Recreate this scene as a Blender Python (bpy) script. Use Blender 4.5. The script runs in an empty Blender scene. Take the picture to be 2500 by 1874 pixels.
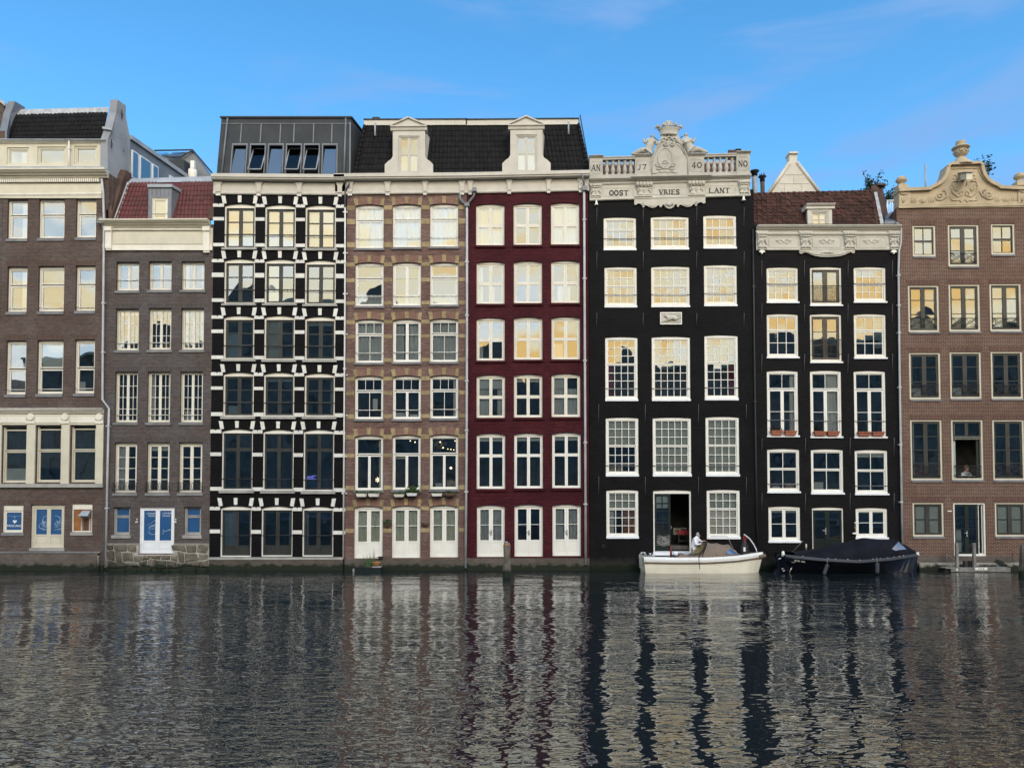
import bpy, bmesh, math, random
from mathutils import Vector, Matrix
random.seed(7)
sc = bpy.context.scene
COL = sc.collection
R_ = math.radians

# ------------------------------------------------------------------ camera
F, D, CH, PITCH = 1900.0, 38.0, 3.06, R_(2.0)
cam_d = bpy.data.cameras.new('camera'); cam = bpy.data.objects.new('camera', cam_d); COL.objects.link(cam)
cam.location = (0, -D, CH); cam.rotation_euler = (R_(90) + PITCH, 0, 0)
cam_d.sensor_width = 36; cam_d.lens = F / 2500 * 36
PY = 1238 - F * math.tan(PITCH)
cam_d.shift_y = (PY - 937) / 2500
cam_d.clip_start = .1; cam_d.clip_end = 6000
sc.camera = cam

# ------------------------------------------------------------------ sky and sun
SUN_EL, SUN_AZ = R_(38), R_(160)      # low bright western sky behind the viewer
w = bpy.data.worlds.new('World'); sc.world = w; w.use_nodes = True
nt = w.node_tree; N = nt.nodes; N.clear()
def nn(tree, typ, **kw):
    n = tree.nodes.new(typ)
    for k, v in kw.items(): setattr(n, k, v)
    return n
out = nn(nt, 'ShaderNodeOutputWorld'); bg = nn(nt, 'ShaderNodeBackground')
sky = nn(nt, 'ShaderNodeTexSky'); sky.sky_type = 'NISHITA'; sky.sun_disc = False
sky.sun_elevation = SUN_EL; sky.sun_rotation = SUN_AZ; sky.altitude = 0; sky.air_density = 1.0; sky.dust_density = .4; sky.ozone_density = 2.2
hs = nn(nt, 'ShaderNodeHueSaturation'); hs.inputs['Saturation'].default_value = 1.3; hs.inputs['Hue'].default_value = .492; hs.inputs['Value'].default_value = 1.62
tc = nn(nt, 'ShaderNodeTexCoord')
mp = nn(nt, 'ShaderNodeMapping'); mp.inputs['Scale'].default_value = (1.0, 1.0, 5.0); mp.inputs['Rotation'].default_value = (0, R_(-12), R_(20))
n1 = nn(nt, 'ShaderNodeTexNoise'); n1.inputs['Scale'].default_value = 3.3; n1.inputs['Detail'].default_value = 7; n1.inputs['Roughness'].default_value = .56; n1.inputs['Distortion'].default_value = .5
L = nt.links.new
L(tc.outputs['Generated'], mp.inputs['Vector']); L(mp.outputs['Vector'], n1.inputs['Vector'])
sep = nn(nt, 'ShaderNodeSeparateXYZ'); L(tc.outputs['Generated'], sep.inputs[0])
# western cloud deck (what the window panes mirror): cover grows smoothly towards the sun's side
west = nn(nt, 'ShaderNodeMapRange', interpolation_type='SMOOTHSTEP'); west.inputs['From Min'].default_value = .25; west.inputs['From Max'].default_value = -.75
L(sep.outputs['Y'], west.inputs['Value'])
cov = nn(nt, 'ShaderNodeMath', operation='MULTIPLY_ADD'); cov.inputs[1].default_value = .34
L(west.outputs[0], cov.inputs[0]); L(n1.outputs['Fac'], cov.inputs[2])
rmp = nn(nt, 'ShaderNodeMapRange', interpolation_type='SMOOTHSTEP'); rmp.inputs['From Min'].default_value = .45; rmp.inputs['From Max'].default_value = .70
L(cov.outputs[0], rmp.inputs['Value'])
# cloud colour: mauve grey in the east, cream to gold in the west
n2 = nn(nt, 'ShaderNodeTexNoise'); n2.inputs['Scale'].default_value = 3.2; n2.inputs['Detail'].default_value = 3
L(mp.outputs['Vector'], n2.inputs['Vector'])
glow = nn(nt, 'ShaderNodeVectorMath', operation='DOT_PRODUCT'); glow.inputs[1].default_value = Vector((.40, -.9, .12)).normalized()
L(tc.outputs['Generated'], glow.inputs[0])
gm = nn(nt, 'ShaderNodeMapRange', interpolation_type='SMOOTHSTEP'); gm.inputs['From Min'].default_value = .80; gm.inputs['From Max'].default_value = 1.0; gm.inputs['To Max'].default_value = .17
L(glow.outputs['Value'], gm.inputs['Value'])
ga = nn(nt, 'ShaderNodeMath', operation='ADD'); L(gm.outputs[0], ga.inputs[0]); L(n2.outputs['Fac'], ga.inputs[1])
warm = nn(nt, 'ShaderNodeValToRGB'); cr_ = warm.color_ramp
cr_.elements[0].position = .36; cr_.elements[0].color = (.60, .73, .84, 1); cr_.elements[1].position = .72; cr_.elements[1].color = (1.0, .62, .20, 1)
e = cr_.elements.new(.48); e.color = (.90, .92, .90, 1); e = cr_.elements.new(.60); e.color = (1.0, .86, .56, 1)
L(ga.outputs[0], warm.inputs[0])
warmS = nn(nt, 'ShaderNodeVectorMath', operation='SCALE'); warmS.inputs['Scale'].default_value = 19.0
L(warm.outputs[0], warmS.inputs[0])
cmix = nn(nt, 'ShaderNodeMix', data_type='RGBA'); cmix.inputs['A'].default_value = (1.5, 2.7, 5.0, 1)
L(west.outputs[0], cmix.inputs['Factor']); L(warmS.outputs[0], cmix.inputs['B'])
east = nn(nt, 'ShaderNodeMath', operation='MULTIPLY_ADD'); east.inputs[1].default_value = .25; east.inputs[2].default_value = .70
L(west.outputs[0], east.inputs[0])
hi = nn(nt, 'ShaderNodeMapRange', interpolation_type='SMOOTHSTEP'); hi.inputs['From Min'].default_value = .74; hi.inputs['From Max'].default_value = .50; hi.inputs['To Min'].default_value = .15
L(sep.outputs['Z'], hi.inputs['Value'])
fac0 = nn(nt, 'ShaderNodeMath', operation='MULTIPLY'); L(rmp.outputs[0], fac0.inputs[0]); L(east.outputs[0], fac0.inputs[1])
fac = nn(nt, 'ShaderNodeMath', operation='MULTIPLY'); L(fac0.outputs[0], fac.inputs[0]); L(hi.outputs[0], fac.inputs[1])
smix = nn(nt, 'ShaderNodeMix', data_type='RGBA')
L(sky.outputs[0], hs.inputs['Color']); L(fac.outputs[0], smix.inputs['Factor']); L(hs.outputs[0], smix.inputs['A']); L(cmix.outputs['Result'], smix.inputs['B'])
L(smix.outputs['Result'], bg.inputs['Color']); bg.inputs['Strength'].default_value = .115
L(bg.outputs[0], out.inputs[0])

sl = bpy.data.lights.new('sun', 'SUN'); sl.energy = .95; sl.angle = R_(26); sl.color = (1, .98, .95)
so = bpy.data.objects.new('sun', sl); COL.objects.link(so)
sdir = Vector((math.sin(SUN_AZ) * math.cos(SUN_EL), math.cos(SUN_AZ) * math.cos(SUN_EL), math.sin(SUN_EL)))
so.rotation_euler = sdir.to_track_quat('Z', 'Y').to_euler(); so.location = (0, -60, 60)

sc.view_settings.view_transform = 'Standard'; sc.view_settings.look = 'None'
sc.view_settings.exposure = 0.58; sc.view_settings.gamma = 1.0; sc.view_settings.use_curve_mapping = False
sc.render.engine = 'CYCLES'; sc.cycles.use_denoising = True
sc.cycles.max_bounces = 8; sc.cycles.diffuse_bounces = 3; sc.cycles.glossy_bounces = 5; sc.cycles.transparent_max_bounces = 12
sc.cycles.caustics_reflective = False; sc.cycles.caustics_refractive = False

# ------------------------------------------------------------------ measuring: a photo pixel and a depth give a point of the place
SKEW = .195                            # the plots run back at a slant, as the visible party walls show
def W(px, py, y=0.0):
    u = (px - 1250) / F; v = (PY - py) / F
    f = math.cos(PITCH) - v * math.sin(PITCH); up = math.sin(PITCH) + v * math.cos(PITCH)
    t = (y + D) / f
    return u * t, CH + up * t
CR = dict(a=(0, 220, 3.948), b=(0, 600, 3.948), c=(0, 980, 3.769), d=(500, 260, 4.3625), e=(500, 620, 4.145), f=(500, 1000, 3.9475),
          g=(820, 260, 3.456), h=(820, 620, 3.456), i=(820, 1000, 3.456), j=(1400, 280, 4.809), k=(1400, 500, 3.316), l=(1400, 980, 3.768),
          m=(1800, 320, 5.181), n=(1800, 620, 4.145), o=(1800, 1000, 3.948), p=(2160, 320, 4.876), q=(2160, 640, 4.606), r=(2160, 980, 3.768),
          s=(1540, 1280, 6.144), t=(1880, 1280, 5.821), u=(0, 1200, 7.373), v=(1500, 280, 6.908), w=(1670, 1290, 20.73), x=(840, 1310, 13.825), y=(2300, 1320, 11.06), z=(0, 0, 1.0))
def P(c, x, y, dep=0.0):
    ox, oy, s = CR[c]; return W(ox + x / s, oy + y / s, dep)
def RC(c, x0, y0, x1, y1, dep=0.0):
    xm, ym = (x0 + x1) / 2, (y0 + y1) / 2
    return P(c, x0, ym, dep)[0], P(c, xm, y1, dep)[1], P(c, x1, ym, dep)[0], P(c, xm, y0, dep)[1]   # X0 Z0 X1 Z1

# ------------------------------------------------------------------ materials
MATS = {}
def newmat(name):
    m = bpy.data.materials.new(name); m.use_nodes = True; MATS[name] = m
    b = m.node_tree.nodes['Principled BSDF']; return m, m.node_tree, b
def obj_xyz(t, scale=(1, 1, 1)):
    tc = nn(t, 'ShaderNodeTexCoord'); mp = nn(t, 'ShaderNodeMapping'); mp.inputs['Scale'].default_value = scale
    t.links.new(tc.outputs['Object'], mp.inputs['Vector']); return mp.outputs['Vector']
def noise(t, vec, scale, detail=3, rough=.55):
    n = nn(t, 'ShaderNodeTexNoise'); n.inputs['Scale'].default_value = scale; n.inputs['Detail'].default_value = detail; n.inputs['Roughness'].default_value = rough
    t.links.new(vec, n.inputs['Vector']); return n.outputs['Fac']
def maprange(t, v, a, b, c=0., d=1., smooth=True):
    n = nn(t, 'ShaderNodeMapRange'); n.interpolation_type = 'SMOOTHSTEP' if smooth else 'LINEAR'
    for k, x in zip(('From Min', 'From Max', 'To Min', 'To Max'), (a, b, c, d)): n.inputs[k].default_value = x
    t.links.new(v, n.inputs['Value']); return n.outputs[0]
def mixc(t, f, a, b, mode='MIX'):
    n = nn(t, 'ShaderNodeMix', data_type='RGBA', blend_type=mode)
    for k, x in (('Factor', f), ('A', a), ('B', b)):
        if hasattr(x, 'is_linked') or hasattr(x, 'links'): t.links.new(x, n.inputs[k])
        elif k == 'Factor': n.inputs[k].default_value = x
        else: n.inputs[k].default_value = (*x, 1)
    return n.outputs['Result']
def bump(t, b, h, strength, dist=.01):
    n = nn(t, 'ShaderNodeBump'); n.inputs['Strength'].default_value = strength; n.inputs['Distance'].default_value = dist
    t.links.new(h, n.inputs['Height']); t.links.new(n.outputs[0], b.inputs['Normal'])
def sc3(c, k): return tuple(min(1, x * k) for x in c)
def algae(t, vec, col, top=.75):
    """green black growth on the stones just above the water"""
    s = nn(t, 'ShaderNodeSeparateXYZ'); t.links.new(vec, s.inputs[0])
    nz = noise(t, vec, 3.0, 4); m = nn(t, 'ShaderNodeMath', operation='MULTIPLY_ADD'); m.inputs[1].default_value = .55
    t.links.new(nz, m.inputs[0]); t.links.new(s.outputs['Z'], m.inputs[2])
    c1 = mixc(t, maprange(t, m.outputs[0], top + .25, top - .25, 0, .4), col, (.06, .058, .047))
    return mixc(t, maprange(t, m.outputs[0], .62, .46), c1, (.011, .016, .008))
def paint(name, col, rough=.55, amt=.14, scale=1.6, dirt=None, dirtamt=.5, objrand=0, bmp=.25, spec=.4, alg=False, streak=True):
    m, t, b = newmat(name); v = obj_xyz(t)
    c = mixc(t, maprange(t, noise(t, v, scale, 5), .3, .7), sc3(col, 1 - amt), sc3(col, 1 + amt))
    if streak:
        vs = obj_xyz(t, (5, 5, .45)); c = mixc(t, maprange(t, noise(t, vs, 1.6, 4), .55, .85, 0, .22 if dirt else .12), c, dirt or sc3(col, .55))
    if dirt: c = mixc(t, maprange(t, noise(t, v, 7, 6, .7), .56, .78, 0, dirtamt), c, dirt)
    if objrand:
        oi = nn(t, 'ShaderNodeObjectInfo'); c = mixc(t, maprange(t, oi.outputs['Random'], 0, 1, 0, 1, False), mixc(t, 1.0, c, sc3((1, 1, 1), 1 - objrand), 'MULTIPLY'), c)
    if alg: c = algae(t, v, c)
    t.links.new(c, b.inputs['Base Color']); b.inputs['Roughness'].default_value = rough; b.inputs['Specular IOR Level'].default_value = spec
    if bmp: bump(t, b, noise(t, v, 45, 3), bmp, .006)
    return m
def brick(name, c1, c2, mort, bw=.225, bh=.068, ms=.011, painted=False, soldier=False, tint=(.5, .4, .35), rough=.8, alg=True, dirtlow=None, scuff=None):
    m, t, b = newmat(name); v = obj_xyz(t); s = nn(t, 'ShaderNodeSeparateXYZ'); t.links.new(v, s.inputs[0])
    cx = nn(t, 'ShaderNodeCombineXYZ')
    t.links.new(s.outputs['Z' if soldier else 'X'], cx.inputs[0]); t.links.new(s.outputs['X' if soldier else 'Z'], cx.inputs[1])
    br = nn(t, 'ShaderNodeTexBrick'); br.inputs['Scale'].default_value = 1; br.inputs['Brick Width'].default_value = bw; br.inputs['Row Height'].default_value = bh
    br.inputs['Mortar Size'].default_value = ms; br.inputs['Mortar Smooth'].default_value = .25; br.inputs['Bias'].default_value = 0
    br.inputs['Color1'].default_value = (*c1, 1); br.inputs['Color2'].default_value = (*c2, 1); br.inputs['Mortar'].default_value = (*mort, 1)
    t.links.new(cx.outputs[0], br.inputs['Vector'])
    c = br.outputs['Color']
    big = noise(t, v, .7, 6, .65); c = mixc(t, maprange(t, big, .36, .62, 0, .8), c, mixc(t, 1.0, c, tint, 'MULTIPLY'))
    c = mixc(t, maprange(t, noise(t, obj_xyz(t, (4.4, 4.4, 14.7)), 1.0, 2), .3, .7, 0, .5), c, mixc(t, 1.0, c, (.62, .6, .6), 'MULTIPLY'))
    c = mixc(t, maprange(t, noise(t, obj_xyz(t, (3, 3, .3)), 1.2, 4), .55, .8, 0, .35), c, sc3(mort, .6))
    if scuff:
        c = mixc(t, maprange(t, noise(t, obj_xyz(t, (3, 1, 9)), 2.3, 6, .75), .68, .76, 0, .8), c, scuff)
    if alg: c = algae(t, v, c)
    t.links.new(c, b.inputs['Base Color']); b.inputs['Roughness'].default_value = rough; b.inputs['Specular IOR Level'].default_value = .1 if painted else .3
    inv = nn(t, 'ShaderNodeMath', operation='MULTIPLY_ADD'); inv.inputs[1].default_value = -1; inv.inputs[2].default_value = 1
    t.links.new(br.outputs['Fac'], inv.inputs[0])
    ad = nn(t, 'ShaderNodeMath', operation='MULTIPLY_ADD'); ad.inputs[1].default_value = .35
    t.links.new(noise(t, v, 30, 3), ad.inputs[0]); t.links.new(inv.outputs[0], ad.inputs[2])
    bump(t, b, ad.outputs[0], .9, .008)
    return m

CREAM = (.56, .525, .42)
paint('cream', CREAM, dirt=(.36, .31, .22), dirtamt=.25, amt=.06)
paint('cream_pale', (.70, .67, .585), dirt=(.34, .3, .25), dirtamt=.25, amt=.06)
paint('trim_grey', (.49, .465, .415), dirt=(.3, .27, .23), dirtamt=.3, amt=.07)
paint('reflection_blind', (.88, .86, .78), amt=.03, rough=.9, bmp=0, streak=False)  # pale colour standing in for sky mirrored in a tilted sash
paint('white', (.76, .745, .69), amt=.04, dirt=(.5, .47, .4), dirtamt=.18)
paint('white_cool', (.74, .76, .79), amt=.05, dirt=(.42, .4, .36), dirtamt=.2)
paint('stone_white', (.40, .385, .345), dirt=(.17, .15, .12), dirtamt=.55, amt=.1, rough=.8, bmp=.6)
paint('stone_ivory', (.48, .46, .405), dirt=(.28, .25, .2), dirtamt=.35, amt=.08, rough=.75, bmp=.5)
paint('sandstone', (.42, .345, .235), dirt=(.22, .18, .12), dirtamt=.45, amt=.12, rough=.85, bmp=.6)
paint('yellow_stone', (.33, .255, .14), dirt=(.16, .12, .07), dirtamt=.5, amt=.2, scale=5, rough=.85, bmp=.6, objrand=.35)
paint('band_white', (.70, .69, .65), dirt=(.3, .29, .27), dirtamt=.5, amt=.07, scale=4, rough=.7, objrand=.12)
paint('sill_grey', (.20, .20, .21), dirt=(.1, .1, .1), amt=.2, rough=.8, objrand=.2)
paint('sill_light', (.34, .33, .31), dirt=(.14, .14, .13), amt=.15, rough=.8, objrand=.2)
paint('dark_sash', (.030, .032, .030), amt=.2, rough=.4)
paint('green_black', (.010, .017, .016), amt=.2, rough=.35)
paint('brown_sash', (.055, .045, .034), amt=.2, rough=.45)
paint('zinc', (.15, .165, .19), dirt=(.09, .10, .11), amt=.12, rough=.5, spec=.5)
paint('zinc_pale', (.30, .33, .37), dirt=(.16, .17, .18), amt=.15, rough=.6)
paint('zinc_dark', (.050, .055, .061), dirt=(.032, .035, .037), amt=.13, scale=1.1, rough=.75, spec=.12)
paint('render_grey', (.24, .255, .28), dirt=(.13, .135, .14), amt=.14, scale=.9, rough=.9)
paint('lead', (.36, .37, .38), dirt=(.13, .13, .13), amt=.25, scale=5, rough=.8)
paint('pipe_grey', (.42, .43, .45), dirt=(.2, .19, .18), amt=.12, rough=.5)
paint('pipe_white', (.66, .66, .66), dirt=(.3, .28, .26), amt=.1, rough=.5)
paint('pipe_dark', (.09, .10, .11), amt=.15, rough=.5)
paint('tile_black', (.0095, .0095, .011), dirt=(.035, .035, .033), dirtamt=.4, amt=.25, scale=5, rough=.7, objrand=.5, spec=.15)
paint('tile_red', (.105, .018, .018), dirt=(.06, .02, .02), dirtamt=.4, amt=.2, scale=5, rough=.6, objrand=.4)
paint('tile_brown', (.078, .030, .022), dirt=(.03, .022, .016), dirtamt=.8, amt=.35, scale=4, rough=.8, objrand=.6)
paint('iron', (.02, .02, .022), amt=.2, rough=.5)
paint('iron_grey', (.085, .085, .09), amt=.3, rough=.7)
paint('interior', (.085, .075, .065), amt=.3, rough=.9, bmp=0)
paint('interior_blue', (.035, .045, .075), amt=.4, scale=.8, rough=.9, bmp=0)
paint('curtain_white', (.60, .61, .59), amt=.06, rough=.9, bmp=0)
paint('curtain_green', (.70, .74, .60), amt=.08, rough=.9, bmp=0)
paint('curtain_grey', (.48, .52, .53), amt=.1, rough=.9, bmp=0)
paint('curtain_red', (.16, .012, .02), amt=.2, rough=.9, bmp=0)
paint('blind_grey', (.50, .55, .50), amt=.05, rough=.9, bmp=0, streak=False)
paint('blind_pale', (.46, .52, .53), amt=.05, rough=.9, bmp=0, streak=False)
paint('blind_dark', (.045, .05, .05), amt=.15, rough=.8, bmp=0)
paint('blind_cream', (.66, .60, .46), amt=.03, rough=.9, bmp=0, streak=False)
paint('film_blue', (.022, .085, .215), amt=.1, scale=1.2, rough=.3, bmp=.05)
paint('print_white', (.45, .58, .70), amt=.05, rough=.5, bmp=0, streak=False)
paint('print_bright', (.66, .72, .78), amt=.05, rough=.5, bmp=0, streak=False)
paint('rust_board', (.27, .11, .035), dirt=(.09, .03, .012), dirtamt=.6, amt=.3, scale=4, rough=.85)
paint('letter_black', (.012, .012, .014), amt=.1, rough=.6, bmp=0)
paint('hull_white', (.74, .70, .58), dirt=(.45, .4, .28), dirtamt=.25, amt=.05, rough=.3, spec=.5)
paint('deck_white', (.72, .72, .70), amt=.06, rough=.4)
paint('canvas_brown', (.19, .145, .115), dirt=(.12, .09, .07), amt=.1, rough=.9, bmp=.5)
paint('canvas_olive', (.15, .125, .06), amt=.3, scale=6, rough=.9)
paint('canvas_navy', (.007, .008, .014), amt=.3, rough=.85, bmp=.4, spec=.15)
paint('hull_navy', (.008, .010, .020), amt=.25, rough=.22, spec=.6)
paint('rub_brown', (.13, .10, .075), amt=.2, rough=.6)
paint('rub_navy', (.03, .034, .045), amt=.2, rough=.45)
paint('plexi_blue', (.045, .11, .24), amt=.3, scale=4, rough=.15, spec=.6, bmp=0)
paint('plexi_grey', (.13, .17, .27), amt=.2, rough=.2, spec=.6, bmp=0)
paint('chrome', (.62, .62, .63), amt=.05, rough=.25, bmp=0, streak=False); MATS['chrome'].node_tree.nodes['Principled BSDF'].inputs['Metallic'].default_value = .8
paint('rope', (.30, .27, .22), amt=.2, rough=.9)
paint('black_rubber', (.02, .02, .023), amt=.2, rough=.6)
paint('wood_post', (.12, .105, .085), dirt=(.05, .055, .035), dirtamt=.8, amt=.35, scale=3, rough=.95, alg=True)
paint('wood_grey', (.20, .19, .175), dirt=(.08, .08, .07), amt=.25, scale=4, rough=.95)
paint('terracotta', (.34, .12, .075), amt=.15, scale=6, rough=.85, objrand=.2)
paint('pot_orange', (.36, .17, .06), amt=.15, rough=.6)
paint('leaf', (.045, .085, .028), amt=.4, scale=9, rough=.6, bmp=0, streak=False)
paint('leaf_dark', (.022, .045, .022), amt=.4, scale=5, rough=.6, bmp=0, streak=False)
paint('bark', (.09, .075, .06), amt=.3, rough=.9)
paint('skin', (.45, .24, .18), amt=.08, rough=.55, bmp=0, streak=False)
paint('hair_grey', (.33, .32, .31), amt=.2, scale=20, rough=.8, streak=False)
paint('hair_blond', (.22, .15, .07), amt=.2, scale=20, rough=.8, streak=False)
paint('shirt_white', (.76, .77, .82), amt=.05, rough=.85, streak=False)
paint('shirt_rose', (.22, .05, .06), amt=.1, rough=.85, streak=False)
paint('trousers', (.34, .31, .26), amt=.1, rough=.9, streak=False)
paint('red_paint', (.20, .012, .015), amt=.1, rough=.5)
paint('picture', (.30, .24, .16), amt=.6, scale=8, rough=.6)
paint('wicker', (.10, .07, .045), amt=.4, scale=20, rough=.95)
paint('rubble_a', (.19, .165, .13), dirt=(.10, .09, .07), dirtamt=.7, amt=.3, scale=3, rough=.95, bmp=1, alg=True, objrand=.75)
paint('rubble_mortar', (.36, .34, .30), dirt=(.12, .11, .09), dirtamt=.7, amt=.3, scale=5, rough=.95, bmp=1, alg=True)
paint('chimney_brown', (.085, .052, .040), dirt=(.06, .05, .045), amt=.3, rough=.9)
paint('pavement', (.20, .19, .18), amt=.2, rough=.9)
paint('brick_dim', (.22, .215, .205), dirt=(.11, .11, .11), amt=.25, scale=2, rough=.9)
paint('soil', (.05, .04, .03), amt=.3, rough=.95)
brick('brick_brown', (.064, .046, .041), (.125, .085, .072), (.175, .145, .128), tint=(.7, .62, .6))
brick('brick_brown_soldier', (.055, .030, .025), (.095, .050, .040), (.16, .122, .10), bw=.24, bh=.062, soldier=True, tint=(.8, .75, .72), alg=False)
brick('brick_slate', (.052, .046, .048), (.108, .092, .092), (.155, .145, .142), tint=(.85, .7, .62))
brick('brick_slate_soldier', (.042, .036, .035), (.075, .062, .06), (.145, .13, .125), bw=.24, bh=.062, soldier=True, tint=(.85, .8, .8), alg=False)
brick('brick_rose', (.16, .098, .084), (.27, .172, .15), (.10, .082, .074), tint=(.75, .62, .58))
brick('brick_rose_soldier', (.21, .095, .07), (.28, .14, .11), (.24, .19, .16), bw=.24, bh=.062, soldier=True, tint=(.8, .75, .72), alg=False)
brick('brick_chestnut', (.070, .029, .023), (.125, .055, .043), (.29, .225, .175), ms=.013, tint=(.78, .7, .66))
brick('brick_chestnut_soldier', (.07, .026, .020), (.115, .045, .034), (.22, .165, .13), bw=.24, bh=.066, soldier=True, tint=(.85, .8, .8), alg=False)
brick('paint_black', (.0040, .0036, .0046), (.0078, .0070, .0082), (.0095, .0088, .0098), painted=True, tint=(.6, .6, .65), rough=.6, scuff=(.03, .03, .032))
brick('paint_wine', (.062, .0115, .0165), (.100, .0190, .0260), (.050, .010, .0145), painted=True, tint=(.62, .6, .66), rough=.65, scuff=(.11, .035, .045))
brick('paint_charcoal', (.0042, .0042, .0052), (.0088, .0086, .0100), (.0115, .0113, .0125), painted=True, tint=(.6, .6, .62), rough=.65, scuff=(.10, .10, .105))
brick('paint_charcoal_b', (.0055, .0051, .0060), (.0108, .0101, .0113), (.0140, .0133, .0145), painted=True, tint=(.6, .6, .62), rough=.65, scuff=(.06, .06, .062))
brick('brick_base', (.115, .088, .075), (.165, .125, .108), (.16, .15, .135), tint=(.6, .58, .52))
# window glass: old, slightly wavy panes
def glass(name, fac, tint, wob=.0009):
    m = bpy.data.materials.new(name); m.use_nodes = True; MATS[name] = m; t = m.node_tree; t.nodes.clear()
    o = nn(t, 'ShaderNodeOutputMaterial'); mx = nn(t, 'ShaderNodeMixShader'); g = nn(t, 'ShaderNodeBsdfGlossy'); tr = nn(t, 'ShaderNodeBsdfTransparent')
    g.inputs['Roughness'].default_value = .012; g.inputs['Color'].default_value = (.92, .97, .98, 1); tr.inputs['Color'].default_value = (*tint, 1)
    bp = nn(t, 'ShaderNodeBump'); bp.inputs['Strength'].default_value = 1; bp.inputs['Distance'].default_value = wob * 6
    t.links.new(noise(t, obj_xyz(t), 1.2, .3), bp.inputs['Height']); t.links.new(bp.outputs[0], g.inputs['Normal'])
    fr = nn(t, 'ShaderNodeFresnel'); fr.inputs['IOR'].default_value = 1.5
    ad = nn(t, 'ShaderNodeMath', operation='ADD'); ad.inputs[1].default_value = fac; ad.use_clamp = True
    t.links.new(fr.outputs[0], ad.inputs[0]); t.links.new(ad.outputs[0], mx.inputs[0])
    t.links.new(tr.outputs[0], mx.inputs[1]); t.links.new(g.outputs[0], mx.inputs[2]); t.links.new(mx.outputs[0], o.inputs[0])
glass('glass', .20, (.93, .96, .96)); glass('glass_blue', .20, (.50, .60, .68)); glass('glass_clear', .0, (.9, .93, .92))
def emit(name, col, s):
    m, t, b = newmat(name); b.inputs['Base Color'].default_value = (*col, 1); b.inputs['Emission Color'].default_value = (*col, 1); b.inputs['Emission Strength'].default_value = s
emit('bulb_warm', (1, .75, .42), 3); emit('glow_violet', (.35, .3, .9), .8); emit('bulb_white', (.9, .95, 1), 4)
# water
m, t, b = newmat('water'); v = obj_xyz(t)
b.inputs['Base Color'].default_value = (.010, .017, .020, 1); b.inputs['Roughness'].default_value = .012; b.inputs['IOR'].default_value = 2.75
nA = noise(t, obj_xyz(t, (1, 1.6, 1)), .55, 1.5, .45); nB = noise(t, obj_xyz(t, (1, 2.2, 1)), 2.9, 1.2, .4); nC = noise(t, obj_xyz(t, (1, 2.0, 1)), 7, 1., .5)
calm = maprange(t, noise(t, obj_xyz(t, (.5, 1, 1)), .22, 3), .34, .62, .45, 1.3)
s1 = nn(t, 'ShaderNodeMath', operation='MULTIPLY_ADD'); s1.inputs[1].default_value = .40; t.links.new(nB, s1.inputs[0]); t.links.new(nA, s1.inputs[2])
s2 = nn(t, 'ShaderNodeMath', operation='MULTIPLY_ADD'); s2.inputs[1].default_value = .03; t.links.new(nC, s2.inputs[0]); t.links.new(s1.outputs[0], s2.inputs[2])
s3 = nn(t, 'ShaderNodeMath', operation='MULTIPLY'); t.links.new(s2.outputs[0], s3.inputs[0]); t.links.new(calm, s3.inputs[1])
bump(t, b, s3.outputs[0], 1.0, .044)

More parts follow.
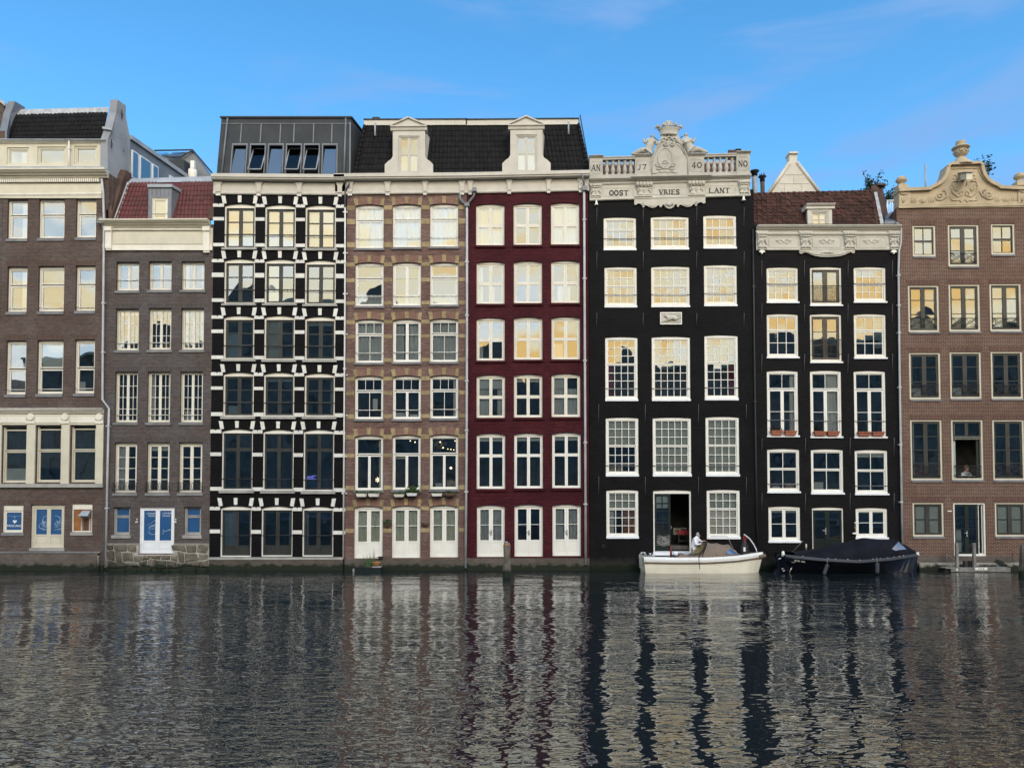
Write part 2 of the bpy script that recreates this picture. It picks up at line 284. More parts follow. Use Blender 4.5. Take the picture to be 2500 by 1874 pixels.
# ------------------------------------------------------------------ mesh helpers
class MB:
    def __init__(s): s.v = []; s.f = []; s.smooth = set()
    def add(s, vs, fs, smooth=False):
        b = len(s.v); s.v += [tuple(x) for x in vs]
        for f in fs:
            if smooth: s.smooth.add(len(s.f))
            s.f.append([b + i for i in f])
        return s
    def box(s, x0, x1, y0, y1, z0, z1):
        v = [(x0, y0, z0), (x1, y0, z0), (x1, y1, z0), (x0, y1, z0), (x0, y0, z1), (x1, y0, z1), (x1, y1, z1), (x0, y1, z1)]
        return s.add(v, [(0, 1, 5, 4), (1, 2, 6, 5), (2, 3, 7, 6), (3, 0, 4, 7), (4, 5, 6, 7), (3, 2, 1, 0)])
    def hexa(s, q0, q1):
        """two quads of four corners each, joined"""
        return s.add(list(q0) + list(q1), [(0, 1, 2, 3), (7, 6, 5, 4), (0, 4, 5, 1), (1, 5, 6, 2), (2, 6, 7, 3), (3, 7, 4, 0)])
    def prism(s, poly, y0, y1, bev=0):
        n = len(poly); vs = [(x, y0, z) for x, z in poly] + [(x, y1, z) for x, z in poly]
        return s.add(vs, [list(range(n)), list(range(2 * n - 1, n - 1, -1))] + [(i, i + n, (i + 1) % n + n, (i + 1) % n) for i in range(n)])
    def quad(s, a, b, c, d): return s.add([a, b, c, d], [(0, 1, 2, 3)])
    def tube(s, pts, r, n=6, closed=False, taper=None):
        pts = [Vector(p) for p in pts]; m = len(pts); vs = []
        for i, p in enumerate(pts):
            a = pts[(i - 1) % m] if (i or closed) else p; c = pts[(i + 1) % m] if (i < m - 1 or closed) else p
            d = (c - a).normalized() if (c - a).length > 1e-9 else Vector((0, 0, 1))
            u = d.cross(Vector((0, 1, .01))); u = u.normalized() if u.length > 1e-4 else d.cross(Vector((1, 0, 0))).normalized()
            w_ = d.cross(u); rr = r if taper is None else r * (1 + (taper - 1) * i / max(1, m - 1))
            vs += [p + (u * math.cos(2 * math.pi * k / n) + w_ * math.sin(2 * math.pi * k / n)) * rr for k in range(n)]
        fs = [(i * n + k, i * n + (k + 1) % n, ((i + 1) % m) * n + (k + 1) % n, ((i + 1) % m) * n + k) for i in range(m if closed else m - 1) for k in range(n)]
        if not closed: fs += [list(range(n))[::-1], list(range((m - 1) * n, m * n))]
        return s.add(vs, fs, True)
    def lathe(s, c, prof, n=14, a0=0, sy=1.0):
        vs = []; m = len(prof)
        for r, z in prof: vs += [(c[0] + r * math.cos(2 * math.pi * k / n), c[1] + sy * r * math.sin(2 * math.pi * k / n), z) for k in range(n)]
        fs = [(i * n + k, i * n + (k + 1) % n, (i + 1) * n + (k + 1) % n, (i + 1) * n + k) for i in range(m - 1) for k in range(n)]
        fs += [list(range(n))[::-1], list(range((m - 1) * n, m * n))]
        return s.add(vs, fs, True)
    def ball(s, c, r, sx=1, sy=1, sz=1, n=10, m=6):
        prof = [(r * math.sin(math.pi * i / m), -r * math.cos(math.pi * i / m)) for i in range(m + 1)]
        vs = []
        for q, z in prof: vs += [(c[0] + sx * q * math.cos(2 * math.pi * k / n), c[1] + sy * q * math.sin(2 * math.pi * k / n), c[2] + sz * z) for k in range(n)]
        fs = [(i * n + k, i * n + (k + 1) % n, (i + 1) * n + (k + 1) % n, (i + 1) * n + k) for i in range(m) for k in range(n)]
        return s.add(vs, fs, True)
    def sweep(s, A, B, prof):
        """moulding: profile [(y, dz)] carried from point A to point B (X, Z)"""
        n = len(prof); vs = [(A[0], y, A[1] + dz) for y, dz in prof] + [(B[0], y, B[1] + dz) for y, dz in prof]
        return s.add(vs, [(i, (i + 1) % n, (i + 1) % n + n, i + n) for i in range(n)] + [list(range(n))[::-1], list(range(n, 2 * n))])
    def mesh(s, name, mat):
        me = bpy.data.meshes.new(name); me.from_pydata(s.v, [], s.f)
        for i in s.smooth: me.polygons[i].use_smooth = True
        if mat: me.materials.append(MATS[mat] if isinstance(mat, str) else mat)
        me.update(); return me
    def build(s, name, mat, parent=None): return link(name, s.mesh(name, mat), parent)
def wloc(o):
    p = Vector((0, 0, 0))
    while o: p = p + o.location; o = o.parent if not o.get('_root') else None
    return p
def link(name, me, parent=None):
    o = bpy.data.objects.new(name, me); COL.objects.link(o)
    if parent: o.parent = parent; o.matrix_parent_inverse = Matrix.Translation(-ROOT[parent.name])
    ROOT[o.name] = ROOT[parent.name] * 0 if parent else Vector((0, 0, 0))
    return o
ROOT = {}
def thing(name, label, cat, loc=(0, 0, 0), group=None):
    o = bpy.data.objects.new(name, None); COL.objects.link(o); o.location = loc; o['label'] = label; o['category'] = cat
    if group: o['group'] = group
    ROOT[o.name] = Vector(loc); return o
def tag(o, label, cat, group=None):
    o['label'] = label; o['category'] = cat
    if group: o['group'] = group
    return o
def struct(o): o['kind'] = 'structure'; return o

def wall_mesh(mb, X0, X1, Z0, Z1, ops, y0=0., t=.3):
    xs = sorted({X0, X1} | {min(max(x, X0), X1) for o in ops for x in (o[0], o[2])}); zs = sorted({Z0, Z1} | {min(max(z, Z0), Z1) for o in ops for z in (o[1], o[3])})
    for a, b in zip(zs, zs[1:]):
        if b - a < 1e-6: continue
        zc = (a + b) / 2; run = None
        for c, d in zip(xs, xs[1:]):
            xc = (c + d) / 2; hole = any(o[0] < xc < o[2] and o[1] < zc < o[3] for o in ops)
            if not hole: run = (run[0] if run else c, d)
            if (hole or d == xs[-1]) and run:
                mb.quad((run[0], y0, a), (run[1], y0, a), (run[1], y0, b), (run[0], y0, b)); run = None
    for o in ops:
        x0, z0, x1, z1, r = o; y1 = y0 + t
        mb.quad((x0, y0, z0), (x0, y1, z0), (x0, y1, z1 - r), (x0, y0, z1 - r)); mb.quad((x1, y0, z0), (x1, y0, z1 - r), (x1, y1, z1 - r), (x1, y1, z0))
        mb.quad((x0, y0, z0), (x1, y0, z0), (x1, y1, z0), (x0, y1, z0))
        n = 8 if r else 1; arc = [(x0 + (x1 - x0) * k / n, z1 - r * (2 * k / n - 1) ** 2) for k in range(n + 1)]
        for (a, za), (c, zc) in zip(arc, arc[1:]):
            mb.quad((a, y0, za), (a, y1, za), (c, y1, zc), (c, y0, zc))
            if r: mb.quad((a, y0, za), (c, y0, zc), (c, y0, z1), (a, y0, z1))

class House:
    def __init__(s, name, label, pxl, pxr, ztop_px, mat, depth=9., zbase=-.6, pt=None):
        s.X0 = W(pxl, 950)[0]; s.X1 = W(pxr, 950)[0]; s.Zt = W((pxl + pxr) / 2, ztop_px)[1]; s.Zb = zbase; s.mat = mat; s.depth = depth
        s.root = thing(name, label, 'house', ((s.X0 + s.X1) / 2, 0, 0)); s.ops = []; s.floors = []
    def finish(s, wallname='wall'):
        mb = MB(); wall_mesh(mb, s.X0, s.X1, s.Zb, s.Zt, s.ops)
        d = s.depth; k = SKEW * d
        mb.quad((s.X0, 0, s.Zb), (s.X0 + k, d, s.Zb), (s.X0 + k, d, s.Zt), (s.X0, 0, s.Zt)); mb.quad((s.X1, 0, s.Zb), (s.X1, 0, s.Zt), (s.X1 + k, d, s.Zt), (s.X1 + k, d, s.Zb))
        mb.quad((s.X0 + k, d, s.Zb), (s.X1 + k, d, s.Zb), (s.X1 + k, d, s.Zt), (s.X0 + k, d, s.Zt)); mb.quad((s.X0, 0, s.Zt), (s.X1, 0, s.Zt), (s.X1 + k, d, s.Zt), (s.X0 + k, d, s.Zt))
        mb.build(wallname, s.mat, s.root)
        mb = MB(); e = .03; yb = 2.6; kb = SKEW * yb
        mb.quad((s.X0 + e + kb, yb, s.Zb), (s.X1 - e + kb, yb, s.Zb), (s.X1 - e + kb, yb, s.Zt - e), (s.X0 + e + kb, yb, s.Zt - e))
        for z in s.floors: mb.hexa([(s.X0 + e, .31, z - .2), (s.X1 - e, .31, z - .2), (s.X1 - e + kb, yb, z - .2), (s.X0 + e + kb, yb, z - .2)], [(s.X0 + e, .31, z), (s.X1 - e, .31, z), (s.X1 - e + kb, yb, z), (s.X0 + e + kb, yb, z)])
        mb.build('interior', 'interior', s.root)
    def box(s, name, c, x0, y0, x1, y1, mat, proud=.03, back=.05, dep=0.):
        r = RC(c, x0, y0, x1, y1, dep); return MB().box(r[0], r[2], dep - proud, dep + back, r[1], r[3]).build(name, mat, s.root)
    def poly(s, name, c, pts, mat, proud=.03, back=.05, dep=0., parent=None):
        return MB().prism([P(c, *q, dep) for q in pts], dep - proud, dep + back).build(name, mat, parent or s.root)
    def mould(s, name, c, a, b, mat, prof, dep=0.):
        return MB().sweep(P(c, *a, dep), P(c, *b, dep), [(dep + y, z) for y, z in prof]).build(name, mat, s.root)

def cyma(pr, h, back=.06):
    """cornice profile, top down: projection pr, height h"""
    return [(back, 0), (-pr, 0), (-pr, -h * .22), (-pr * .88, -h * .24), (-pr * .80, -h * .42), (-pr * .55, -h * .60), (-pr * .5, -h * .72), (-pr * .3, -h * .76), (-pr * .22, -h), (back, -h)]

def curtain_mesh(x0, x1, z0, z1, y, folds, amp=.035, flare=0):
    mb = MB(); n = max(4, int(folds * 6)); ph = random.random() * 6
    vs = []
    for k in range(n + 1):
        f = k / n; x = x0 + (x1 - x0) * f; yy = y + amp * math.sin(f * folds * 6.283 + ph) + amp * .4 * math.sin(f * folds * 2.1 * 6.283)
        xb = x + flare * (f - .5)
        vs += [(x, yy, z1), (xb, yy, z0)]
    mb.add(vs, [(2 * i, 2 * i + 1, 2 * i + 3, 2 * i + 2) for i in range(n)], True); return mb

def sash_mesh(mb, x0, z0, x1, z1, y, th, nx, nz, st, bar, low=0., rows=None):
    """frame with glazing bars; returns the pane rectangles"""
    mb.box(x0, x0 + st, y, y + th, z0, z1); mb.box(x1 - st, x1, y, y + th, z0, z1)
    mb.box(x0 + st, x1 - st, y, y + th, z1 - st, z1); zb = z0 + st
    if low:
        zb = z0 + (z1 - z0) * low; mb.box(x0 + st, x1 - st, y, y + th, zb - st * .8, zb); mb.box(x0 + st, x1 - st, y, y + th, z0, z0 + st * 1.2)
        mb.box(x0 + st, x1 - st, y + th * .45, y + th * .9, z0 + st * 1.2, zb - st * .8)
        g = st * .45; mb.box(x0 + st + g, x1 - st - g, y + th * .15, y + th * .5, z0 + st * 1.2 + g, zb - st * .8 - g)
    else: mb.box(x0 + st, x1 - st, y, y + th, z0, zb)
    gx0, gx1, gz0, gz1 = x0 + st, x1 - st, zb, z1 - st; cw = (gx1 - gx0 - (nx - 1) * bar) / nx
    if rows:
        tot = sum(rows); hs_ = [(gz1 - gz0 - (len(rows) - 1) * bar) * q / tot for q in rows]
    else: hs_ = [(gz1 - gz0 - (nz - 1) * bar) / nz] * nz
    for k in range(1, nx):
        xx = gx0 + k * cw + (k - 1) * bar; mb.box(xx, xx + bar, y + .004, y + th - .004, gz0, gz1)
    panes = []; z = gz1
    for r, hh in enumerate(hs_):
        for k in range(nx):
            xx = gx0 + k * (cw + bar); panes.append((xx, z - hh, xx + cw, z))
        if r < len(hs_) - 1:
            for k in range(nx): xx = gx0 + k * (cw + bar); mb.box(xx, xx + cw, y + .006, y + th - .006, z - hh - bar, z - hh)
        z -= hh + bar
    return panes

def pane(parent, x0, z0, x1, z1, y, mat='glass', tilt=.006, name='pane', lean=0.):
    tilt *= .3
    a = random.gauss(0, tilt); b = random.gauss(0, tilt) + lean; o = .008
    xm, zm = (x0 + x1) / 2, (z0 + z1) / 2
    f = lambda x, z: (x, y + (x - xm) * a + (z - zm) * b, z)
    return MB().quad(f(x0 - o, z0 - o), f(x1 + o, z0 - o), f(x1 + o, z1 + o), f(x0 - o, z1 + o)).build(name, mat, parent)

def window(h, R, sashes, fw=.06, ft=None, fb=None, arch=0., dep=.09, fmat='white', sill=None, bars=(), barmat='iron', name='window', curt=(), glassmat='glass', films=None, tilt=.006, ops=True, y0=0., barout=.0, lean=0.):
    X0, Z0, X1, Z1 = R; ft = fw if ft is None else ft; fb = fw if fb is None else fb; dep = dep + y0
    if ops: h.ops.append((X0, Z0, X1, Z1, arch))
    mb = MB(); y1 = dep + .12; ix0, ix1, iz0, iz1 = X0 + fw, X1 - fw, Z0 + fb, Z1 - arch - ft
    mb.box(X0, ix0, dep, y1, Z0, Z1 - arch); mb.box(ix1, X1, dep, y1, Z0, Z1 - arch); mb.box(ix0, ix1, dep, y1, Z0, iz0)
    if arch: mb.prism([(ix0, iz1), (ix1, iz1), (ix1, Z1 - arch), (X1, Z1 - arch)] + [(X1 - (X1 - X0) * k / 8, Z1 - arch * (2 * k / 8 - 1) ** 2) for k in range(9)][1:-1] + [(X0, Z1 - arch), (ix0, Z1 - arch)], dep, y1)
    else: mb.box(ix0, ix1, dep, y1, iz1, Z1)
    root = h.root if isinstance(h, House) else h
    wo = mb.build(name, fmat, root)
    for q in sashes:
        u0, v0, u1, v1, nx, nz, st, br, sm = q[:9]; opt = q[9] if len(q) > 9 else {}
        mb = MB(); sx0, sx1 = ix0 + (ix1 - ix0) * u0, ix0 + (ix1 - ix0) * u1; sz1, sz0 = iz1 - (iz1 - iz0) * v0, iz1 - (iz1 - iz0) * v1
        yo = dep + .03 + opt.get('back', 0)
        ps = sash_mesh(mb, sx0 + .002, sz0 + .002, sx1 - .002, sz1 - .002, yo, .05, nx, nz, st, br, opt.get('low', 0), opt.get('rows'))
        mb.build('sash' if not opt.get('low') else 'door_leaf', sm, wo)
        for p in ps: pane(wo, *p, yo + .028, opt.get('glass', glassmat), tilt, 'pane' if not opt.get('glass', '').startswith('film') else 'printed_panel', lean)
    if not curt and films is None and ops and y0 == 0:
        curt = random.choice([(), ((0, 0, .2, 1, 'curtain_white', 3), (.82, 0, 1, 1, 'curtain_white', 3)), ((0, 0, .14, 1, 'curtain_grey', 2),), ((.86, 0, 1, 1, 'curtain_grey', 2),), ((0, 0, 1, .12, 'blind_grey', 0),), ((.08, .78, .4, 1, 'curtain_grey', 0),), ((.6, .84, .92, 1, 'picture', 0), (.15, .9, .4, 1, 'curtain_grey', 0))])
    for (u0, v0, u1, v1, cm, folds) in curt:
        cx0, cx1 = ix0 + (ix1 - ix0) * u0, ix0 + (ix1 - ix0) * u1; cz1, cz0 = iz1 - (iz1 - iz0) * v0, iz1 - (iz1 - iz0) * v1
        if folds: curtain_mesh(cx0, cx1, cz0, cz1, max(dep + .165, y0 + .19), folds).build('curtain', cm, wo)
        else: MB().box(cx0, cx1, max(dep + .125, y0 + .16), max(dep + .135, y0 + .17), cz0, cz1).build('blind', cm, wo)
    if sill:
        sh, so_, pr, smt = sill; MB().add([(X0 - so_, y0 - pr, Z0 - sh), (X1 + so_, y0 - pr, Z0 - sh), (X1 + so_, dep + .01, Z0 - sh), (X0 - so_, dep + .01, Z0 - sh), (X0 - so_, y0 - pr, Z0 - sh * .12), (X1 + so_, y0 - pr, Z0 - sh * .12), (X1 + so_, dep + .01, Z0 + .012), (X0 - so_, dep + .01, Z0 + .012)],
            [(0, 1, 5, 4), (1, 2, 6, 5), (2, 3, 7, 6), (3, 0, 4, 7), (4, 5, 6, 7), (3, 2, 1, 0)]).build('sill', smt, wo)
    for v in bars:
        zz = iz1 - (iz1 - iz0) * v; MB().tube([(X0 + .01 - barout, dep - .025, zz), (X1 - .01 + barout, dep - .025, zz)], .016, 6).build('safety_bar', barmat, wo)
    return wo

def pipe(name, label, mat, pts, r=.05, collars=(), parent=None, group=None):
    """rain pipe: points are (px, py, depth)"""
    q = [(lambda a: (a[0], y, a[1]))(W(px, py, y)) for px, py, y in pts]
    b = thing(name, label, 'drainpipe', (q[-1][0], q[-1][1], q[-1][2]), group) if parent is None else parent
    MB().tube(q, r, 8).build('pipe', mat, b)
    for px, py, y in collars:
        x, z = W(px, py, y); MB().box(x - r * 1.5, x + r * 1.5, y - r * 1.15, y + .12, z - .035, z + .035).build('bracket', mat, b)
    return b

def skin_mesh(name, nodes, edges, root, levels=1):
    me = bpy.data.meshes.new(name); names = list(nodes); idx = {k: i for i, k in enumerate(names)}
    me.from_pydata([nodes[k][:3] for k in names], [(idx[a], idx[b]) for a, b in edges], [])
    o = bpy.data.objects.new(name, me); COL.objects.link(o)
    md = o.modifiers.new('s', 'SKIN'); md.use_smooth_shade = True
    for k in names:
        sv = me.skin_vertices[0].data[idx[k]]; r = nodes[k][3]; sv.radius = r if isinstance(r, tuple) else (r, r); sv.use_root = (k == root)
    sd = o.modifiers.new('u', 'SUBSURF'); sd.levels = levels; sd.render_levels = levels
    dg = bpy.context.evaluated_depsgraph_get(); ev = o.evaluated_get(dg); nm = bpy.data.meshes.new_from_object(ev, depsgraph=dg)
    bpy.data.objects.remove(o); nm.name = name
    for p in nm.polygons: p.use_smooth = True
    return nm
def chain(*n): return list(zip(n, n[1:]))

TEXTC = [0]
def text_mesh(s, size, mat, align='CENTER', extr=.004):
    c = bpy.data.curves.new('t', 'FONT'); c.body = s; c.size = size; c.align_x = align; c.align_y = 'CENTER'; c.extrude = extr; c.resolution_u = 2
    o = bpy.data.objects.new('t', c); COL.objects.link(o); dg = bpy.context.evaluated_depsgraph_get(); dg.update()
    me = bpy.data.meshes.new_from_object(o.evaluated_get(dg), depsgraph=dg); bpy.data.objects.remove(o)
    me.materials.clear(); me.materials.append(MATS[mat]); return me
def text(s, x, y, z, size, mat, parent, sx=1., name='lettering', rot=0):
    o = link(name, text_mesh(s, size, mat), parent); o.location = (x, y, z); o.rotation_euler = (R_(90), rot, 0); o.scale = (sx, 1, 1); return o
# carved capitals: strokes on a 0..1 box (x, z), w = heavy or thin
GL = {'A': ([(0, 0), (.5, 1)], 't', [(.5, 1), (1, 0)], 'h', [(.2, .36), (.8, .36)], 't'), 'N': ([(.1, 0), (.1, 1)], 't', [(.1, 1), (.9, 0)], 'h', [(.9, 0), (.9, 1)], 't'),
      'O': ([(.5 + .5 * math.cos(a * .3927), .5 + .5 * math.sin(a * .3927)) for a in range(17)], 'h'), 'T': ([(0, 1), (1, 1)], 't', [(.5, 0), (.5, 1)], 'h'),
      'S': ([(.9, .82), (.7, 1), (.3, 1), (.1, .8), (.25, .58), (.75, .42), (.9, .2), (.7, 0), (.3, 0), (.08, .18)], 'h'), 'V': ([(0, 1), (.5, 0)], 'h', [(.5, 0), (1, 1)], 't'),
      'R': ([(.12, 0), (.12, 1)], 'h', [(.12, 1), (.65, 1), (.85, .78), (.65, .52), (.12, .52)], 't', [(.5, .52), (1, 0)], 'h'), 'I': ([(.5, 0), (.5, 1)], 'h'),
      'E': ([(.15, 0), (.15, 1)], 'h', [(.15, 1), (.9, 1)], 't', [(.15, .52), (.7, .52)], 't', [(.15, 0), (.9, 0)], 't'), 'L': ([(.15, 0), (.15, 1)], 'h', [(.15, 0), (.9, 0)], 't'),
      'J': ([(.7, 1), (.7, .2), (.5, -.1), (.1, -.1)], 'h'), '7': ([(.05, 1), (.95, 1)], 't', [(.95, 1), (.4, -.1)], 'h'), '4': ([(.65, -.1), (.65, 1)], 'h', [(.65, 1), (0, .25), (1, .25)], 't'), '0': None}
GL['0'] = GL['O']
def carved(h, s, c, x0, y0, x1, y1, y, parent=None, hw=.022):
    """letters cut in the stone and painted, between two pixel corners (baseline y1, top y0)"""
    n = len(s); ws = [.45 if ch == 'I' else 1. for ch in s]; tot = sum(ws) + .34 * (n - 1); cur = 0
    for ch, wd in zip(s, ws):
        mb = MB(); g = GL[ch]
        for q in range(0, len(g), 2):
            ht = hw if g[q + 1] == 'h' else hw * .55; pts = []
            for (a, b) in g[q]:
                fx = (cur + a * wd) / tot; pts.append(P(c, x0 + (x1 - x0) * fx, y1 + (y0 - y1) * b, y))
            for k in range(len(pts) - 1):
                (ax, az), (bx, bz) = pts[k], pts[k + 1]; dx, dz = bx - ax, bz - az; l = math.hypot(dx, dz) or 1; nx_, nz_ = -dz / l * ht, dx / l * ht; ex, ez = dx / l * ht * .5, dz / l * ht * .5
                mb.prism([(ax - nx_ - ex, az - nz_ - ez), (bx - nx_ + ex, bz - nz_ + ez), (bx + nx_ + ex, bz + nz_ + ez), (ax + nx_ - ex, az + nz_ - ez)], y - .012 - .0007 * (q + k), y + .004)
            if len(g[q]) == 2 and g[q + 1] in 'ht' and ch not in 'O0':      # serifs
                for (ax, az), b in zip(pts, g[q]):
                    if b[1] in (0, 1): mb.box(ax - hw * 1.9, ax + hw * 1.9, y - .0155, y + .003, az - hw * .35, az + hw * .35)
        mb.build('letter', 'letter_black', parent or h.root); cur += wd + .34

def tile_mesh(name, mat, w_=1., l=1., rise=.16, lip=.09):
    """one S profile tile on the unit square: x across, y up the slope, z out"""
    prof = [(0, .25), (.12, .75), (.28, 1.), (.45, .75), (.6, .25), (.78, .0), (1.02, .22)]
    vs = []; n = len(prof)
    for x, z in prof: vs.append((x * w_, -.06, z * rise + lip))
    for x, z in prof: vs.append((x * w_, 1.03, z * rise))
    for x, z in prof: vs.append((x * w_, -.06, z * rise - .02))
    fs = [(i, i + 1, n + i + 1, n + i) for i in range(n - 1)] + [(2 * n + i, 2 * n + i + 1, i + 1, i) for i in range(n - 1)]
    me = bpy.data.meshes.new(name); me.from_pydata(vs, [], fs); me.materials.append(MATS[mat])
    for k in range(n - 1): me.polygons[k].use_smooth = True
    return me
def tile_roof(roof, BL, BR, TL, TR, nc, nr, mat, skip=(), name='roof_tile', limit=300, jit=.012, rise=.16):
    """tiles as sub-parts of the roof between four corners; skip = list of tests on (u, v) in 0..1"""
    me = tile_mesh(name, mat, rise=rise); BL, BR, TL, TR = map(Vector, (BL, BR, TL, TR)); cnt = 0; rest = MB()
    for r in range(nr):
        v0, v1 = r / nr, (r + 1) / nr; l0 = BL.lerp(TL, v0); r0 = BR.lerp(TR, v0); l1 = BL.lerp(TL, v1)
        for k in range(nc):
            u = (k + .5) / nc
            if any(f(u, (v0 + v1) / 2) for f in skip): continue
            a = l0.lerp(r0, k / nc); b = l0.lerp(r0, (k + 1) / nc); up = BL.lerp(BR, u).lerp(TL.lerp(TR, u), v1) - BL.lerp(BR, u).lerp(TL.lerp(TR, u), v0)
            ex = b - a; nrm = ex.cross(up).normalized(); nrm = nrm if nrm.y < 0 else -nrm
            s_ = ex.length; M = Matrix((ex, up * (1 + random.gauss(0, jit)), nrm * s_)).transposed().to_4x4()
            M.translation = a + nrm * (.01 + random.random() * jit) + ex * random.gauss(0, jit) + up * random.gauss(0, jit)
            if cnt < limit:
                o = link(name, me, roof); o.matrix_basis = M; cnt += 1
            else:
                rest.add([M @ v.co for v in me.vertices], [list(p.vertices) for p in me.polygons], True)
    if rest.f: rest.build('roof_tiles_far', mat, roof)['kind'] = 'stuff'
def P3(c, x, y, dep): a = P(c, x, y, dep); return Vector((a[0], dep, a[1]))

# ------------------------------------------------------------------ the setting
struct(MB().quad((-900, -900, -3), (900, -900, -3), (900, 2500, -3), (-900, 2500, -3)).build('ground', 'soil'))
struct(MB().quad((-220, -41, 0), (220, -41, 0), (220, 1.2, 0), (-220, 1.2, 0)).build('water', 'water'))
struct(MB().box(-220, 220, -400, -40, -2.9, 1.55).build('quay', 'pavement'))
struct(MB().box(-220, 220, 1.21, 600, -2.9, .3).build('land', 'pavement'))
# houses on the far side of the street behind the viewer: the window panes mirror their dark roof line
px_ = -78
HB = [(12, 22, 'g'), (12, 23, 'f'), (14, 28, 'g'), (9, 34, 'g'), (9, 30, 'f'), (8, 33, 'g'), (8, 30, 'f'), (8, 25, 'g'), (8, 22, 'f'), (11, 24, 'g'), (11, 21.5, 'f'), (10, 27, 'g'), (9, 25, 'f'), (9, 29, 'g'), (10, 27, 'f'), (12, 26, 'g')]
for wd, ht, kd in HB:
    b = thing('mirrored_house', 'dark town house across the street, seen only as a silhouette mirrored in window panes', 'house', (px_ + wd / 2, -66, 1.56), 'houses mirrored in the window panes')
    x0, x1 = px_ + .05, px_ + wd - .05; hw = ht - (4.5 if kd == 'g' else 0)
    mb = MB(); ops = []
    for fz in range(5):
        for k in range(3): ops.append((x0 + (x1 - x0) * (.12 + .28 * k), 3.6 + fz * hw * .17, x0 + (x1 - x0) * (.12 + .28 * k + .19), 3.6 + fz * hw * .17 + hw * .11, 0))
    wall_mesh(mb, x0, x1, 1.56, hw, ops, -66, -.3)
    mb.box(x0, x1, -76, -66.32, 1.56, hw - .02); mb.build('wall', 'brick_dim', b)
    if kd == 'g': MB().prism([(x0, hw), (x1, hw), ((x0 + x1) / 2 + .5, ht), ((x0 + x1) / 2 - .5, ht)], -76, -66).build('gable', 'brick_dim', b)
    else: MB().box(x0 - .1, x1 + .1, -76, -65.6, hw, hw + .5).build('cornice', 'cream', b)
    px_ += wd

def lintel(h, R, mat, hgt=.25, spl=.13, arch=0.):
    X0, Z0, X1, Z1 = R; n = 6
    low = [(X0 + (X1 - X0) * k / n, Z1 - arch * (2 * k / n - 1) ** 2 + .002) for k in range(n + 1)]
    MB().prism(low + [(X1 + spl, Z1 + hgt), (X0 - spl, Z1 + hgt)], -.006, .02).build('lintel', mat, h.root)

# ================================================================== house 1: brown brick, cream attic
H1 = House('brick_house', 'brown brick house with cream attic storey, dark tiled roof and cream shopfront', -3, 256.5, 424, 'brick_brown')
S1 = (.16, .02, .05, 'sill_grey')
for c, ws, tr, hd in (('a', [(70, 1055, 265, 1430), (372, 1050, 622, 1425), (732, 1045, 927, 1418)], .37, .05), ('b', [(68, 200, 260, 635), (367, 195, 617, 630), (728, 190, 918, 625)], .36, .14), ('b', [(55, 912, 250, 1430), (355, 908, 608, 1425), (718, 903, 912, 1420)], .50, .13)):
    for k, q in enumerate(ws):
        R = RC(c, *q); lintel(H1, R, 'brick_brown_soldier')
        cu = ()
        if k == 0: cu = [(.62, 0, 1, 1, 'curtain_white', 0)] if tr < .5 else [(.92, 0, 1, 1, 'curtain_white', 0)]
        elif k == 1: cu = [(.94, .9, 1, 1, 'blind_pale', 0)] if tr < .5 else [(0, 0, 1, .5, 'blind_pale', 0)]
        elif tr < .5: cu = [(.9, .95, 1, 1, 'blind_pale', 0)]
        window(H1, R, [(0, 0, 1, tr, 1, 1, .05, .02, 'cream_pale'), (.0, tr + .02, 1, 1, 1, 1, .07, .02, 'cream_pale', {'back': .03})], fw=.07, ft=hd, fmat='cream_pale', dep=.14, sill=S1, curt=cu, bars=() if c == 'a' else (.93,), barmat='white', tilt=.01)
    H1.floors.append(R[1] - .5)
# shopfront
for q in [(20, 225, 247, 745), (333, 220, 565, 740), (652, 215, 882, 740)]:
    R = RC('c', *q)
    window(H1, R, [(0, .05, 1, .44, 1, 1, .055, .02, 'cream'), (0, .45, 1, 1, 1, 1, .055, .02, 'cream', {'back': .03})], fw=.06, ft=.03, fmat='cream', dep=.1,
           curt=[(0, 0, 1, .76 if q[0] < 600 else .97, 'blind_dark', 0)] + ([(0, .76, 1, 1, 'curtain_grey', 0)] if q[0] < 300 else []), tilt=.008)
H1.floors.append(R[1] - .3)
H1.box('shopfront_frieze', 'c', -12, 118, 955, 215, 'cream', .06)
H1.mould('shopfront_cornice', 'c', (-12, 72), (960, 66), 'cream_pale', cyma(.2, .22))
H1.box('shopfront_lead', 'c', -12, 62, 962, 71, 'lead', .22)
for x0, x1 in ((10, 255), (330, 575), (650, 890)): H1.box('frieze_panel', 'c', x0 + 4, 142, x1 - 4, 196, 'cream_pale', .085)
for x0, x1 in ((-12, 18), (250, 328), (568, 643), (886, 953)):
    H1.box('pilaster', 'c', x0, 205, x1, 755, 'cream', .07); H1.box('capital', 'c', x0 - 4, 182, x1 + 4, 204, 'cream_pale', .11)
    if x0 > 0:
        a = P('c', (x0 + x1) / 2, 142); mb = MB(); mb.v = []
        mb.prism([(a[0] + .165 * math.cos(t_ * math.pi / 8), a[1] + .165 * math.sin(t_ * math.pi / 8)) for t_ in range(16)], -.115, 0); mb.build('roundel', 'cream_pale', H1.root)
H1.box('shopfront_sill', 'c', -12, 757, 953, 790, 'sill_light', .12)
